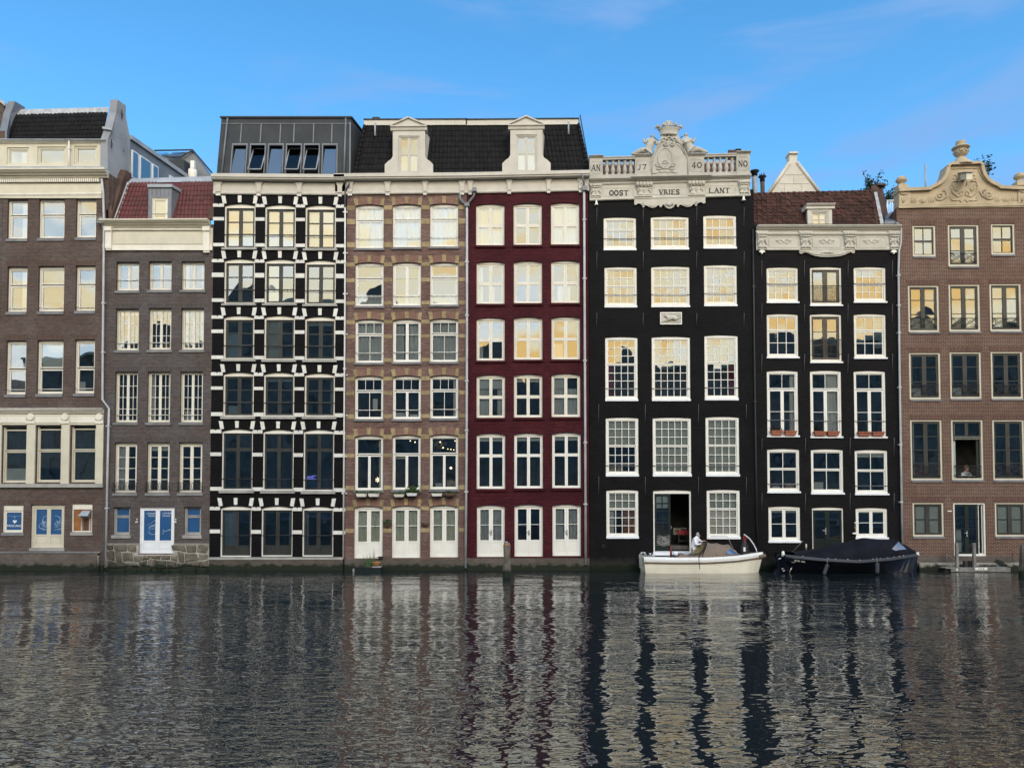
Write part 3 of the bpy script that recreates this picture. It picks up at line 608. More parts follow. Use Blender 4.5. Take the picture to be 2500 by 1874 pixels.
# ground floor
R = RC('c', 25, 950, 213, 1205); lintel(H1, R, 'brick_brown_soldier')
wo = window(H1, R, [(0, .02, 1, 1, 1, 1, .07, .02, 'cream_pale', {'glass': 'film_blue'})], fw=.06, ft=.27, fmat='cream_pale', dep=.06, sill=(.15, .05, .04, 'sill_grey'), tilt=0)
yy = .06 + .03 + .02
for s_, x, y, sz in (('I', 123, 1062, .16), ('PANCAKES', 122, 1143, .155)):
    a = P('c', x, y); text(s_, a[0], yy, a[1], sz, 'print_bright', wo)
a = P('c', 123, 1103)
MB().prism([(a[0] + .0062 * 16 * math.sin(q) ** 3, a[1] + .0058 * (13 * math.cos(q) - 5 * math.cos(2 * q) - 2 * math.cos(3 * q) - math.cos(4 * q))) for q in [k * math.pi / 12 for k in range(24)]], yy - .004, yy + .003).build('printed_heart', 'print_bright', wo)
def sketch(c, strokes, y, parent, r=.011, name='printed_drawing'):
    mb = MB()
    for st in strokes: mb.tube([(*[P(c, *q)[0]], y, P(c, *q)[1]) for q in st], r, 4)
    return mb.build(name, 'print_white', parent)
ell = lambda cx, cy, rx, ry, a0=0, a1=6.2832, n=18: [(cx + rx * math.cos(a0 + (a1 - a0) * k / n), cy + ry * math.sin(a0 + (a1 - a0) * k / n)) for k in range(n + 1)]
sketch('c', [ell(122, 1040, 62, 16, .25, 2.9)], yy, wo, .006, 'printed_garland')
R = RC('c', 283, 948, 590, 1345); lintel(H1, R, 'brick_brown_soldier')
wo = window(H1, R, [(0, 0, .5, 1, 1, 1, .09, .02, 'cream', {'low': .31, 'glass': 'film_blue'}), (.5, 0, 1, 1, 1, 1, .09, .02, 'cream', {'low': .31, 'glass': 'film_blue'})], fw=.1, ft=.13, fb=.06, fmat='cream', dep=.08, name='door', sill=(.15, .04, .03, 'sill_light'), tilt=0)
yy = .08 + .03 + .022
def pancake(side):
    st = []
    cl = (lambda p: p[0] < 428) if side < 0 else (lambda p: p[0] > 481)
    for pts in (ell(458, 1145, 116, 45), ell(458, 1150, 95, 30, .3, 2.8), ell(458, 1075, 78, 30, 3.3, 6.1), ell(458, 1092, 80, 26, .1, 3.0), ell(458, 1112, 84, 26, .1, 3.0), ell(458, 1133, 88, 24, .1, 3.0), [(382, 1075), (375, 1100), (382, 1135)], [(536, 1060), (540, 1100), (530, 1135)], [(400, 1100), (385, 1130), (398, 1150), (410, 1125), (420, 1160)], [(510, 1090), (520, 1130), (505, 1150), (495, 1120)]):
        run = []
        for q in pts:
            if cl(q): run.append(q)
            elif len(run) > 1: st.append(run); run = []
            else: run = []
        if len(run) > 1: st.append(run)
    return st
sketch('c', pancake(-1), yy, wo, .009); sketch('c', pancake(1), yy, wo, .009)
R = RC('c', 660, 940, 848, 1200); lintel(H1, R, 'brick_brown_soldier')
wo = window(H1, R, [], fw=.06, ft=.27, fmat='cream_pale', dep=.05, sill=(.16, .05, .04, 'sill_light'))
MB().box(R[0] + .06, R[2] - .06, .09, .12, R[1] + .06, R[3] - .27).build('board', 'rust_board', wo)
vx, vz = P('c', 718, 1048, -.3); vx1, vz1 = P('c', 822, 1008, -.1); vb = P('c', 740, 1075)[1]
vo = thing('vent_hood', 'grey metal vent hood with rust runs below, on an orange brown board', 'vent', (vx, 0, vb))
MB().hexa([(vx, -.32, vz - .02), (vx1 + .02, -.32, vz - .02), (vx1 - .04, -.06, vb + .03), (vx + .12, -.06, vb + .03)], [(vx + .1, -.12, vz1 + .03), (vx1 + .06, -.12, vz1 + .03), (vx1 + .06, .095, vz1 + .03), (vx + .1, .095, vz1 + .03)]).build('hood', 'zinc_pale', vo)
for x0, x1, z1 in ((736, 748, 1188), (812, 824, 1185)):
    r = RC('c', x0, 1075, x1, z1); MB().box(r[0], r[2], .08, .091, r[1], r[3]).build('lime_run', 'lead', vo)
r = RC('c', 762, 1078, 805, 1185); MB().box(r[0], r[2], .083, .091, r[1], r[3]).build('rust_run', 'red_paint', vo).active_material = MATS['chimney_brown']
H1.box('plinth', 'c', -12, 1392, 905, 1590, 'brick_base', .09, .1)
H1.box('plinth_ledge', 'c', -12, 1378, 930, 1391, 'sill_grey', .12, .1)
# cornice, attic, roof
H1.box('frieze', 'a', -12, 906, 985, 1046, 'cream', .06)
H1.mould('architrave', 'a', (-12, 1004), (987, 996), 'cream_pale', [(.02, 0), (-.1, 0), (-.1, -.05), (-.07, -.11), (.02, -.11)])
mb = MB()
for k in range(50):
    a = P('a', 4 + k * 19.4, 868 - k * .12); mb.box(a[0], a[0] + .055, -.17, -.02, a[1] - .17, a[1])
mb.build('dentil_course', 'cream_pale', H1.root)
H1.mould('cornice', 'a', (-14, 786), (1050, 782), 'cream', cyma(.42, .36))
H1.box('cornice_lead', 'a', -14, 768, 1040, 785, 'zinc_pale', .38, .5)
at = MB(); ops = []; Ra = RC('a', -12, 512, 1033, 772, .2)
class Fake: pass
fk = House.__new__(House); fk.root = H1.root; fk.ops = []
for q in [(65, 553, 278, 722), (360, 545, 635, 718), (715, 538, 935, 712)]:
    R = RC('a', *q, .2); window(fk, R, [(0, 0, 1, 1, 1, 1, .05, .02, 'cream')], fw=.09, fmat='cream', dep=.05, y0=.2, curt=() if q[0] > 100 else [(.6, 0, 1, 1, 'curtain_white', 0)], tilt=.01)
wall_mesh(at, Ra[0], Ra[2], Ra[1], Ra[3], fk.ops, .2, .3); at.box(Ra[0], Ra[2], 1.0, 1.05, Ra[1], Ra[3]); at.box(Ra[2] - .02, Ra[2], .201, 1.0, Ra[1], Ra[3]); at.build('attic_wall', 'cream', H1.root)
H1.mould('eaves', 'a', (-12, 497), (1028, 487), 'cream_pale', cyma(.16, .12, .3), .2)
H1.box('gutter', 'a', -12, 488, 1030, 496, 'zinc_pale', .2, .1, .2)
BL, BR, TL, TR = P3('a', 58, 487, .3), P3('a', 985, 470, .3), P3('a', 152, 240, .95), P3('a', 1040, 216, .95)
rf = MB().quad(BL, BR, TR, TL).build('roof', 'tile_black', H1.root)
tile_roof(rf, BL, BR, TL, TR, 24, 6, 'tile_black')
MB().hexa([P3('a', 148, 240, .92), P3('a', 1040, 217, .92), P3('a', 1050, 165, 1.15), P3('a', 150, 188, 1.15)], [P3('a', 148, 240, 1.2), P3('a', 1040, 217, 1.2), P3('a', 1050, 165, 1.3), P3('a', 150, 188, 1.3)]).build('ridge_flashing', 'lead', rf)
def gable(h, c, prof, th, mat, name='gable_wall', nm2=None):
    """party wall: profile of (x, y, depth) on its right face, thickness th to the left"""
    q = [P3(c, x, y, d) for x, y, d in prof]; n = len(q); vs = q + [p - Vector((th, 0, 0)) for p in q]
    return MB().add(vs, [list(range(n)), list(range(2 * n - 1, n - 1, -1))] + [(i, i + n, (i + 1) % n + n, (i + 1) % n) for i in range(n)]).build(name, mat, h.root)
gable(H1, 'a', [(1038, 1160, .05), (1038, 480, .12), (1078, 385, .18), (1120, 215, .62), (1134, 92, .70), (1214, 150, 1.33), (1212, 240, 1.36), (1252, 450, 1.62), (1262, 800, 1.65), (1262, 1160, 1.65)], .36, 'render_grey')
MB().hexa([P3('a', 985, 372, .08), P3('a', 1082, 388, .08), P3('a', 1080, 388, .36), P3('a', 985, 372, .36)], [P3('a', 985, 350, .08), P3('a', 1082, 366, .08), P3('a', 1080, 366, .36), P3('a', 985, 350, .36)]).build('coping', 'zinc_pale', H1.root)
for (x, y, d) in ((1168, 235, 1.0), (1068, 515, .22), (1185, 600, 1.2)):
    a = P3('a', x, y, d); MB().tube([a + Vector((.05, -.03, .22)), a + Vector((.05, 0, -.25))], .022, 5).tube([a + Vector((.06, -.1, .05)), a + Vector((.06, .1, -.02))], .018, 5).build('wall_anchor', 'iron', H1.root)
gable(H1, 'a', [(62, 480, .1), (66, 400, .1), (100, 230, .6), (145, 108, .7), (240, 165, 1.4), (240, 500, 1.5), (100, 600, .5)], .36, 'zinc')
H1.box('parapet_pier', 'a', -20, 405, 58, 470, 'chimney_brown', .12, .3, .2)
pipe('rain_pipe', '', 'cream_pale', [(168.5, 343, .08), (168.5, 418, .08)], .045, [(168.5, 362, .08)], H1.root)
# rear wing along the party wall
def wing(y0d, y1d, ztop, zbot, xoff):
    X = H1.X1 + .12 + xoff
    return X
Xw = P3('a', 1255, 450, 1.66).x - SKEW * 1.66 - .04
zt, zb_ = P3('a', 1255, 470, 1.66).z, P3('a', 1255, 1100, 1.66).z - 1
wk = lambda y, z, o=0: (Xw + SKEW * y + o, y, z)
rw = MB(); rw.hexa([wk(1.7, zb_), wk(9, zb_), wk(9, zb_, -3), wk(1.7, zb_, -3)], [wk(1.7, zt), wk(9, zt), wk(9, zt, -3), wk(1.7, zt, -3)])
rwo = rw.build('rear_wing', 'zinc', H1.root)
MB().hexa([wk(1.66, zt - .02, .12), wk(9.2, zt - .02, .12), wk(9.2, zt - .02, -3), wk(1.66, zt - .02, -3)], [wk(1.66, zt + .2, .12), wk(9.2, zt + .2, .12), wk(9.2, zt + .2, -3), wk(1.66, zt + .2, -3)]).build('roof_edge', 'zinc_pale', rwo)
for y0d, y1d in ((1.8, 2.3), (2.42, 3.3), (3.42, 3.9), (4.9, 5.5), (5.6, 6.3)):
    z1, z0 = zt - .5, zt - 1.95
    MB().hexa([wk(y0d, z0, .0), wk(y1d, z0, .0), wk(y1d, z0, .07), wk(y0d, z0, .07)], [wk(y0d, z1, .0), wk(y1d, z1, .0), wk(y1d, z1, .07), wk(y0d, z1, .07)]).build('window_frame', 'white_cool', rwo)
    MB().quad(wk(y0d + .06, z0 + .06, .075), wk(y1d - .06, z0 + .06, .075), wk(y1d - .06, z1 - .06, .075), wk(y0d + .06, z1 - .06, .075)).build('pane', 'glass_blue', rwo)
H1.finish()
# sliver of the next gable
nb = thing('brick_gable', 'red brown brick gable end with stone coping beside the dark tiled attic roof', 'gable', (-27, 1, 8))
g0 = W(10, 340, 1.2); g1 = W(11, 258, 1.2); g2 = W(-60, 200, 1.2)
MB().prism([(g0[0], 8), (g0[0], g0[1]), (g1[0] - .02, g1[1]), (g2[0], g2[1]), (g2[0], 8)], 1.2, 3).build('wall', 'brick_brown', nb)
MB().prism([(g1[0] + .06, g1[1] - .05), (g1[0] + .06, g1[1] + .12), (g2[0], g2[1] + .14), (g2[0], g2[1])], 1.1, 3.05).build('coping', 'lead', nb)

# ================================================================== house 2: slate brick, red tiles
H2 = House('brick_house', 'slate grey brick house with red tiled roof and rubble stone base', 257, 516, 548, 'brick_slate')
S2 = (.14, .06, .05, 'sill_grey'); cas = lambda nx, nz, rows=None, st=.06, m_='cream_pale': [(0, 0, .5, 1, nx, nz, st, .025, m_, {'rows': rows} if rows else {}), (.5, 0, 1, 1, nx, nz, st, .025, m_, {'rows': rows} if rows else {})]
rows2 = [('b', [(1120, 155, 1340, 430), (1432, 150, 1653, 425), (1748, 150, 1970, 423)], cas(1, 1), .62, None),
         ('b', [(1115, 605, 1337, 1005), (1430, 600, 1650, 1000), (1745, 600, 1965, 1000)], cas(2, 3), .84, None)]
for c, ws, sa, bv, cu in rows2:
    for q in ws:
        R = RC(c, *q); lintel(H2, R, 'brick_slate_soldier'); window(H2, R, sa, fw=.06, fmat='cream', dep=.15, sill=S2, bars=(bv,), barmat='white', curt=[(0, 0, 1, 1, cu, 0)] if cu else (), tilt=.012)
    H2.floors.append(R[1] - .4)
for x0, x1 in ((1057, 1266), (1354, 1565), (1657, 1866)):
    R0 = RC('c', x0, -275, x1, 190); lintel(H2, R0, 'brick_slate_soldier'); window(H2, R0, cas(2, 4), fw=.06, fmat='cream', dep=.15, sill=S2, bars=(.87,), barmat='white', tilt=.01)
H2.floors.append(R0[1] - .4)
for k, q in enumerate([(1052, 375, 1258, 840), (1350, 375, 1558, 840), (1645, 375, 1860, 838)]):
    R = RC('c', *q); lintel(H2, R, 'brick_slate_soldier'); wo = window(H2, R, cas(1, 4, None, .075), fw=.06, ft=.12, fmat='cream', dep=.13, sill=S2, curt=[(0, 0, .42, 1, 'curtain_grey', 2)] if k == 0 else (), tilt=.008)
    mb = MB(); zb0, zb1 = P('c', x0, 815)[1], P('c', x0, 745)[1]; nb_ = 9
    mb.tube([(R[0] - .03, -.06, zb0), (R[2] + .03, -.06, zb0)], .014, 5); mb.tube([(R[0] - .03, -.06, zb1), (R[2] + .03, -.06, zb1)], .014, 5)
    for j in range(nb_):
        xx = R[0] + (R[2] - R[0]) * (j + .5) / nb_; zc = (zb0 + zb1) / 2; hh = (zb1 - zb0) / 2
        mb.tube([(xx + .05 * math.cos(t_ * .785), -.06, zc + hh * math.sin(t_ * .785)) for t_ in range(8)], .009, 4, True)
    for xx in (R[0] - .03, R[2] + .03): mb.tube([(xx, .02, zb1), (xx, -.06, zb1), (xx, -.06, zb0 - .05)], .014, 5)
    mb.build('railing', 'iron', wo)
H2.floors.append(R[1] - .4)
for q in [(1040, 970, 1197, 1225), (1692, 968, 1850, 1225)]:
    R = RC('c', *q); lintel(H2, R, 'brick_slate_soldier'); window(H2, R, [(0, 0, 1, .33, 1, 1, .045, .02, 'sill_light', {'glass': 'film_blue'}), (0, .35, 1, 1, 1, 1, .05, .02, 'sill_light', {'glass': 'film_blue'})], fw=.07, ft=.04, fmat='sill_light', dep=.12, sill=(.17, .05, .05, 'sill_light'), tilt=0)
R = RC('c', 1285, 975, 1603, 1395); lintel(H2, RC('c', 1290, 965, 1600, 1300), 'brick_slate_soldier')
wo = window(H2, R, [(0, 0, .5, 1, 1, 1, .1, .02, 'white_cool', {'low': .27, 'glass': 'film_blue'}), (.5, 0, 1, 1, 1, 1, .1, .02, 'white_cool', {'low': .27, 'glass': 'film_blue'})], fw=.07, ft=.04, fb=.04, fmat='white_cool', dep=.03, name='door', tilt=0)
yy = .03 + .03 + .022
for s_, x, y in (('A PANCAKE', 1382, 1029), ('THE DOC', 1388, 1052), ('A DAY KEEPS', 1530, 1027), ('TOR AWAY', 1524, 1051)):
    a = P('c', x, y); text(s_, a[0], yy, a[1], .098, 'print_bright', wo, .80)
sketch('c', [ell(1397, 1192, 34, 30, .2, 3.1), ell(1397, 1180, 34, 12, 3.2, 6.2), ell(1398, 1160, 36, 12, 2.8, 5.8), [(1345, 1135), (1380, 1120), (1405, 1100), (1425, 1092)], [(1370, 1150), (1395, 1138), (1425, 1125)], [(1362, 1175), (1375, 1150), (1425, 1135)]], yy, wo, .008)
sketch('c', [[(1484, 1205), (1500, 1192), (1512, 1190), (1565, 1172), (1568, 1178), (1515, 1196)], ell(1484, 1198, 18, 22, -1.2, 1.4)], yy, wo, .008)
for x in (1260, 1615):
    a = P('c', x, 1098); wl = thing('wall_lamp', 'small white lamp fitting on slate brick wall beside the white pancake door', 'lamp', (a[0], 0, a[1] - .08), 'white lamp fittings beside the blue door')
    MB().box(a[0] - .05, a[0] + .05, -.07, .0, a[1] - .07, a[1] - .02).tube([(a[0] + .04, -.05, a[1] - .04), (a[0] + .04, -.07, a[1] + .08)], .014, 5).build('fitting', 'white_cool', wl)
    MB().ball((a[0] + .04, -.07, a[1] + .09), .03).build('bulb', 'white', wl)
# rubble base
mb = RC('c', 985, 1312, 1925, 1590); base = MB().box(mb[0], R[0] - .012, -.07, .1, R[1] - .05, mb[3]).box(R[2] + .012, mb[2], -.07, .1, R[1] - .05, mb[3]).box(mb[0], mb[2], -.07, .1, -.6, R[1] - .05).build('rubble_base', 'rubble_mortar', H2.root)
random.seed(31)
dx0, dx1, dzb = R[0] - .05, R[2] + .05, R[1] - .06
zr = [mb[3] - .02]
for q in (.36, .42, .34, .40, .32): zr.append(zr[-1] - q)
bound = lambda r, x: zr[r] + (0 if r in (0, 5) else .075 * math.sin(x * 2.3 + r * 1.9) + .04 * math.sin(x * 6.1 + r))
for r in range(5):
    x = mb[0] + .02
    while x < mb[2] - .05:
        x1 = x + random.uniform(.32, .95); x1 = mb[2] - .02 if mb[2] - .02 - x1 < .25 else x1; sl0, sl1 = random.uniform(-.06, .06), random.uniform(-.06, .06); xm = (x + x1) / 2
        pts = [(x - sl0, bound(r + 1, x)), (xm, bound(r + 1, xm)), (x1 - sl1, bound(r + 1, x1)), (x1 + .02, (bound(r, x1) + bound(r + 1, x1)) / 2), (x1 + sl1, bound(r, x1)), (xm, bound(r, xm)), (x + sl0, bound(r, x)), (x - .01, (bound(r, x) + bound(r + 1, x)) / 2)]
        if dx0 < xm < dx1: pts = [(px, min(pz, dzb - .02)) for px, pz in pts]
        zc = sum(p[1] for p in pts) / 8; n = 8; hh = max(p[1] for p in pts) - min(p[1] for p in pts)
        if hh > .12:
            g = .022; sh = lambda px, pz, k: (xm + (px - xm) * (1 - g * 2 * k / (x1 - x)), zc + (pz - zc) * (1 - g * 2 * k / hh)); yo = -.085 - random.random() * .06
            vs = [(sh(*p, 1)[0], -.06, sh(*p, 1)[1]) for p in pts] + [(sh(*p, 2.6)[0], yo + random.uniform(-.012, .012), sh(*p, 2.6)[1]) for p in pts] + [(xm, yo - .02, zc)]
            MB().add(vs, [(k, (k + 1) % n, n + (k + 1) % n, n + k) for k in range(n)] + [(n + k, n + (k + 1) % n, 2 * n) for k in range(n)]).build('stone', 'rubble_a', base)
        x = x1
MB().box(mb[0] - .02, R[0] - .012, -.11, .02, mb[3], mb[3] + .05).box(R[2] + .012, mb[2], -.11, .02, mb[3], mb[3] + .05).build('stone_ledge', 'sill_light', base)
# cornice and roof
H2.box('frieze', 'a', 1032, 1332, 2052, 1548, 'cream', .05); H2.box('frieze_panel', 'a', 1095, 1375, 1965, 1488, 'cream', .075)
H2.box('architrave', 'a', 1034, 1500, 2050, 1548, 'cream_pale', .09)
mb = MB()
for k in range(62):
    a = P('a', 1100 + k * 13.8, 1344); mb.box(a[0], a[0] + .04, -.15, -.02, a[1] - .07, a[1])
mb.build('dentil_course', 'cream_pale', H2.root)
for x0, x1, yb in ((1030, 1088, 1550), (1968, 2030, 1572)):
    c0 = RC('a', x0, 1330, x1, yb); MB().box(c0[0], c0[2], -.16, 0, c0[1] + .08, c0[3]).box(c0[0] - .02, c0[2] + .02, -.22, 0, c0[3] - .2, c0[3] + .005).box(c0[0] + .02, c0[2] - .02, -.13, 0, c0[1], c0[1] + .079).build('console', 'cream_pale', H2.root)
H2.mould('cornice', 'a', (992, 1266), (2030, 1262), 'cream', cyma(.38, .32))
BL, BR, TL, TR = P3('a', 1108, 1258, .15), P3('a', 2062, 1252, .15), P3('a', 1240, 893, 1.05), P3('a', 2068, 880, 1.05)
rf = MB().quad(BL, BR, TR, TL).build('roof', 'tile_red', H2.root)
uv = lambda x, y: ((x - 1140) / (2064 - 1140), (1256 - y) / 365)
tile_roof(rf, BL, BR, TL, TR, 26, 8, 'tile_red', [lambda u, v: .345 < u < .625 and v < .97])
MB().hexa([P3('a', 1225, 895, 1.0), P3('a', 2068, 880, 1.0), P3('a', 2052, 830, 1.25), P3('a', 1265, 852, 1.25)], [P3('a', 1225, 895, 1.5), P3('a', 2068, 880, 1.5), P3('a', 2052, 830, 1.55), P3('a', 1265, 852, 1.55)]).build('ridge_flashing', 'zinc_pale', rf)
gable(H2, 'a', [(1070, 1160, .02), (1150, 765, .9), (1215, 770, 1.0), (1270, 810, 1.5), (1250, 1000, 1.5), (1110, 1260, .1), (1070, 1255, .02)], .3, 'chimney_brown', 'verge_wall')
H2.box('verge_pier', 'a', 1030, 1155, 1088, 1250, 'chimney_brown', .05, .3, .05)
H2.box('verge_pier', 'a', 2008, 1140, 2062, 1240, 'chimney_brown', .03, .2, .12)
MB().hexa([P3('a', 1090, 1258, .1), P3('a', 1125, 1258, .1), P3('a', 1250, 890, 1.0), P3('a', 1225, 885, 1.0)], [P3('a', 1090, 1258, .22), P3('a', 1125, 1258, .22), P3('a', 1250, 890, 1.1), P3('a', 1225, 885, 1.1)]).build('verge_flashing', 'lead', rf)
dm = MB(); q0 = [P3('a', 1427, 1258, .12), P3('a', 1650, 1258, .12), P3('a', 1652, 930, .12), P3('a', 1430, 930, .12)]
dback = [v + Vector((SKEW * 1.1 + .02, 1.1, 0)) for v in q0]
R = RC('a', 1462, 1035, 1618, 1248, .12)
x0, x1, z0, z1 = q0[0].x, q0[1].x, q0[0].z, q0[2].z
wall_mesh(dm, x0, x1, z0, z1, [(*R, 0)], .12, .2)
dm.quad(q0[1], dback[1], dback[2], q0[2]); dm.quad(q0[0], q0[3], dback[3], dback[0]); dm.quad(q0[3], q0[2], dback[2], dback[3]); dm.quad(*dback)
dmo = dm.build('dormer', 'zinc', H2.root)
window(dmo, R, [(0, 0, 1, 1, 1, 1, .06, .02, 'white')], fw=.06, fmat='cream', dep=.03, y0=.12, ops=False, curt=[(0, 0, 1, .8, 'blind_grey', 0)], bars=(.72,), barmat='white')
MB().hexa([P3('a', 1420, 935, .04), P3('a', 1658, 935, .04), q0[2] + Vector((.3, 1.2, .0)), q0[3] + Vector((.2, 1.2, .0))], [P3('a', 1420, 905, .04), P3('a', 1658, 905, .04), q0[2] + Vector((.3, 1.2, .14)), q0[3] + Vector((.2, 1.2, .14))]).build('dormer_roof', 'zinc_pale', H2.root)
for k in range(5):
    a = P('a', 1465 + k * 40, 980, .11); MB().box(a[0] - .01, a[0] + .01, .1, .125, a[1] - .18, a[1] + .2).build('seam', 'zinc', dmo)
H2.finish()
# roofs behind
a0 = P3('a', 1500, 590, 9); sk = thing('skylight_roof', 'zinc clad roof extension with two glass skylights behind the red tiled roof', 'roof', (a0.x, 9, a0.z - 3))
q = lambda x, y, d: P3('a', x, y, d)
MB().hexa([q(1400, 900, 8.5), q(2070, 900, 8.5), q(2100, 900, 12), q(1500, 900, 12)], [q(1500, 630, 8.5), q(1860, 590, 8.5), q(1870, 590, 12), q(1500, 630, 12)]).build('roof', 'zinc', sk)
MB().quad(q(1535, 650, 8.35), q(1640, 602, 8.35), q(1600, 600, 8.6), q(1515, 602, 8.6)).add([q(1600, 640, 8.3), q(1735, 640, 8.3), q(1795, 598, 8.45), q(1665, 598, 8.45)], [(0, 1, 2, 3)]).build('skylight', 'glass_blue', sk)
MB().tube([q(1490, 583, 8.4), q(1855, 576, 8.4)], .05, 6).tube([q(1855, 576, 8.4), q(2070, 830, 8.4)], .05, 6).tube([q(1600, 645, 8.3), q(1740, 645, 8.3), q(1860, 580, 8.4)], .05, 6).build('ridge', 'zinc_dark', sk)
MB().hexa([q(1620, 900, 7), q(1775, 900, 7), q(1870, 900, 8.2), q(1700, 900, 8.2)], [q(1620, 680, 7), q(1775, 672, 7), q(1870, 735, 8.2), q(1700, 740, 8.2)]).build('stair_head', 'zinc_dark', sk)
a = q(1857, 800, 6.5); fl = thing('flue', 'cream round flue pot behind the red roof ridge', 'chimney', (a.x, 6.5, a.z - 1))
MB().lathe((a.x, 6.5), [(.24, a.z - 1), (.24, a.z + .18), (.2, a.z + .2)], 14).build('pot', 'cream_pale', fl)
a2 = q(1858, 710, 7.2); MB().box(a2.x - .1, a2.x + .12, 7.1, 7.3, a2.z - .3, a2.z + .15).build('cap', 'white', fl)

# ================================================================== house 3: black, white stone bands
H3 = House('banded_house', 'black painted house with white stone bands and a grey zinc roof box', 516.5, 843.5, 440, 'paint_black')
rows3 = [('d', [(208, 1035, 538, 1505), (640, 1045, 968, 1510), (1070, 1050, 1395, 1515)], (1508, 1532), [(1035, 1070), (1180, 1215), (1455, 1490)], 1.0), ('e', [(195, 48, 505, 500), (605, 52, 917, 500), (1012, 62, 1325, 508)], (500, 524), [(52, 85), (190, 235), (450, 485)], .95),
         ('e', [(190, 622, 500, 1060), (600, 622, 910, 1066), (1012, 632, 1320, 1068)], (1070, 1098), [(622, 655), (765, 800), (1027, 1062)], .95), ('e', [(185, 1195, 495, 1640), (595, 1197, 905, 1640), (1008, 1205, 1315, 1640)], (1645, 1675), [(1195, 1230), (1340, 1372), (1600, 1638)], .95),
         ('f', [(163, 185, 460, 772), (560, 190, 855, 775), (950, 190, 1245, 780)], (780, 810), [(190, 225), (410, 445), (742, 778)], .905), ('f', [(150, 925, 448, 1415), (545, 927, 845, 1412), (940, 930, 1238, 1412)], None, [(932, 966), (1152, 1188)], .905)]
for ri, (c, ws, sl_, bands, k_) in enumerate(rows3):
    s = CR[c][2]
    for k, q in enumerate(ws):
        R = RC(c, *q); ar = .10
        if ri < 4: sa = [(0, 0, .5, 1, 1, 3, .09, .05, 'dark_sash', {'back': .04}), (.5, 0, 1, 1, 1, 3, .09, .05, 'dark_sash', {'back': .04})]
        elif ri == 4: sa = [(0, 0, .5, .29, 1, 1, .08, .04, 'dark_sash', {'back': .04}), (.5, 0, 1, .29, 1, 1, .08, .04, 'dark_sash', {'back': .04}), (0, .29, .5, 1, 1, 1, .08, .04, 'dark_sash', {'back': .04}), (.5, .29, 1, 1, 1, 1, .08, .04, 'dark_sash', {'back': .04})]
        else: sa = [(0, 0, .5, 1, 1, 1, .09, .04, 'dark_sash', {'back': .04, 'low': .22}), (.5, 0, 1, 1, 1, 1, .09, .04, 'dark_sash', {'back': .04, 'low': .22})]
        cu = []
        if ri == 0: cu = [[(0, 0, .5, 1, 'blind_cream', 0), (.5, 0, 1, 1, 'blind_pale', 0)], [(0, 0, .5, 1, 'blind_cream', 0), (.5, 0, 1, 1, 'curtain_white', 4)], [(.5, 0, 1, 1, 'blind_cream', 0), (0, 0, .5, 1, 'curtain_white', 4)]][k]
        if ri == 1: cu = [[(0, .98, .1, 1, 'blind_dark', 0)], [(0, 0, .5, 1, 'blind_pale', 0)], [(0, .98, .1, 1, 'blind_dark', 0)]][k]
        if ri == 2 and k == 1: cu = [(0, 0, .5, 1, 'blind_cream', 0)]
        if ri == 2 and k == 0: cu = [(0, .35, .5, 1, 'curtain_grey', 0)]
        if ri == 3 and k == 0: cu = [(.1, .75, .45, 1, 'curtain_white', 0)]
        if ri == 4: cu = [(0, 0, 1, .24, 'blind_dark', 0)]
        if ri == 5: cu = [[(0, 0, .48, .9, 'curtain_grey', 3)], [], []][k]
        wo = window(H3, R, sa, fw=.065 if ri < 4 else .05, ft=.10, fb=.05, arch=ar, dep=.07, fmat='cream_pale' if ri < 4 else 'white', sill=(abs(sl_[1] - sl_[0]) / s / 50, .09, .10, 'sill_light') if sl_ else None, bars=(.68 if ri < 4 else .82 if ri == 4 else .56,), barout=.05, curt=cu, glassmat='glass_blue' if ri > 1 else 'glass', tilt=.012, name='window' if ri < 5 else 'door')
        x0, y0, x1, y1 = q; wv = 40 * s / 4.36; hv = 85 * s / 4.36
        H3.poly('voussoir', c, [(x0 - wv * .75, y0 - hv), (x0 + wv * .3, y0 - hv * .97), (x0 + wv * .62, y0 - 2), (x0 - wv * .35, y0 + 4)], 'band_white', .03)
        H3.poly('voussoir', c, [(x1 - wv * .3, y0 - hv * .97), (x1 + wv * .75, y0 - hv), (x1 + wv * .35, y0 + 4), (x1 - wv * .62, y0 - 2)], 'band_white', .03)
        xm = (x0 + x1) / 2; H3.poly('keystone', c, [(xm - wv * .5, y0 - hv * 1.0), (xm + wv * .5, y0 - hv * 1.0), (xm + wv * .43, y0 - hv * .14), (xm - wv * .43, y0 - hv * .14)], 'band_white', .035)
    xl = (512.5 + [8, 5, 4, 3, 1, 0][ri] - CR[c][0]) * s; xr = (843 - CR[c][0]) * s
    piers = [(xl, ws[0][0] - 2), (ws[0][2] + 2, ws[1][0] - 2), (ws[1][2] + 2, ws[2][0] - 2), (ws[2][2] + 2, xr)]
    for bi, (ya, yb) in enumerate(bands):
        for pi, (xa, xb) in enumerate(piers):
            dy = pi * 4
            if bi == 0:
                xm = (xa + xb) / 2; n_ = 7 * s / 4.1
                H3.poly('band_stone', c, [(xa, ya + dy + 5), (xa + (xb - xa) * .12, ya + dy), (xm - n_, ya + dy + 1), (xm - n_ * .3, ya + dy + 13), (xm + n_ * .3, ya + dy + 13), (xm + n_, ya + dy + 1), (xb - (xb - xa) * .12, ya + dy), (xb, ya + dy + 5), (xb, yb + dy), (xa, yb + dy)], 'band_white', .03)
            else: H3.box('band_stone', c, xa, ya + dy, xb, yb + dy, 'band_white', .03)
    H3.floors.append(R[1] - .35)
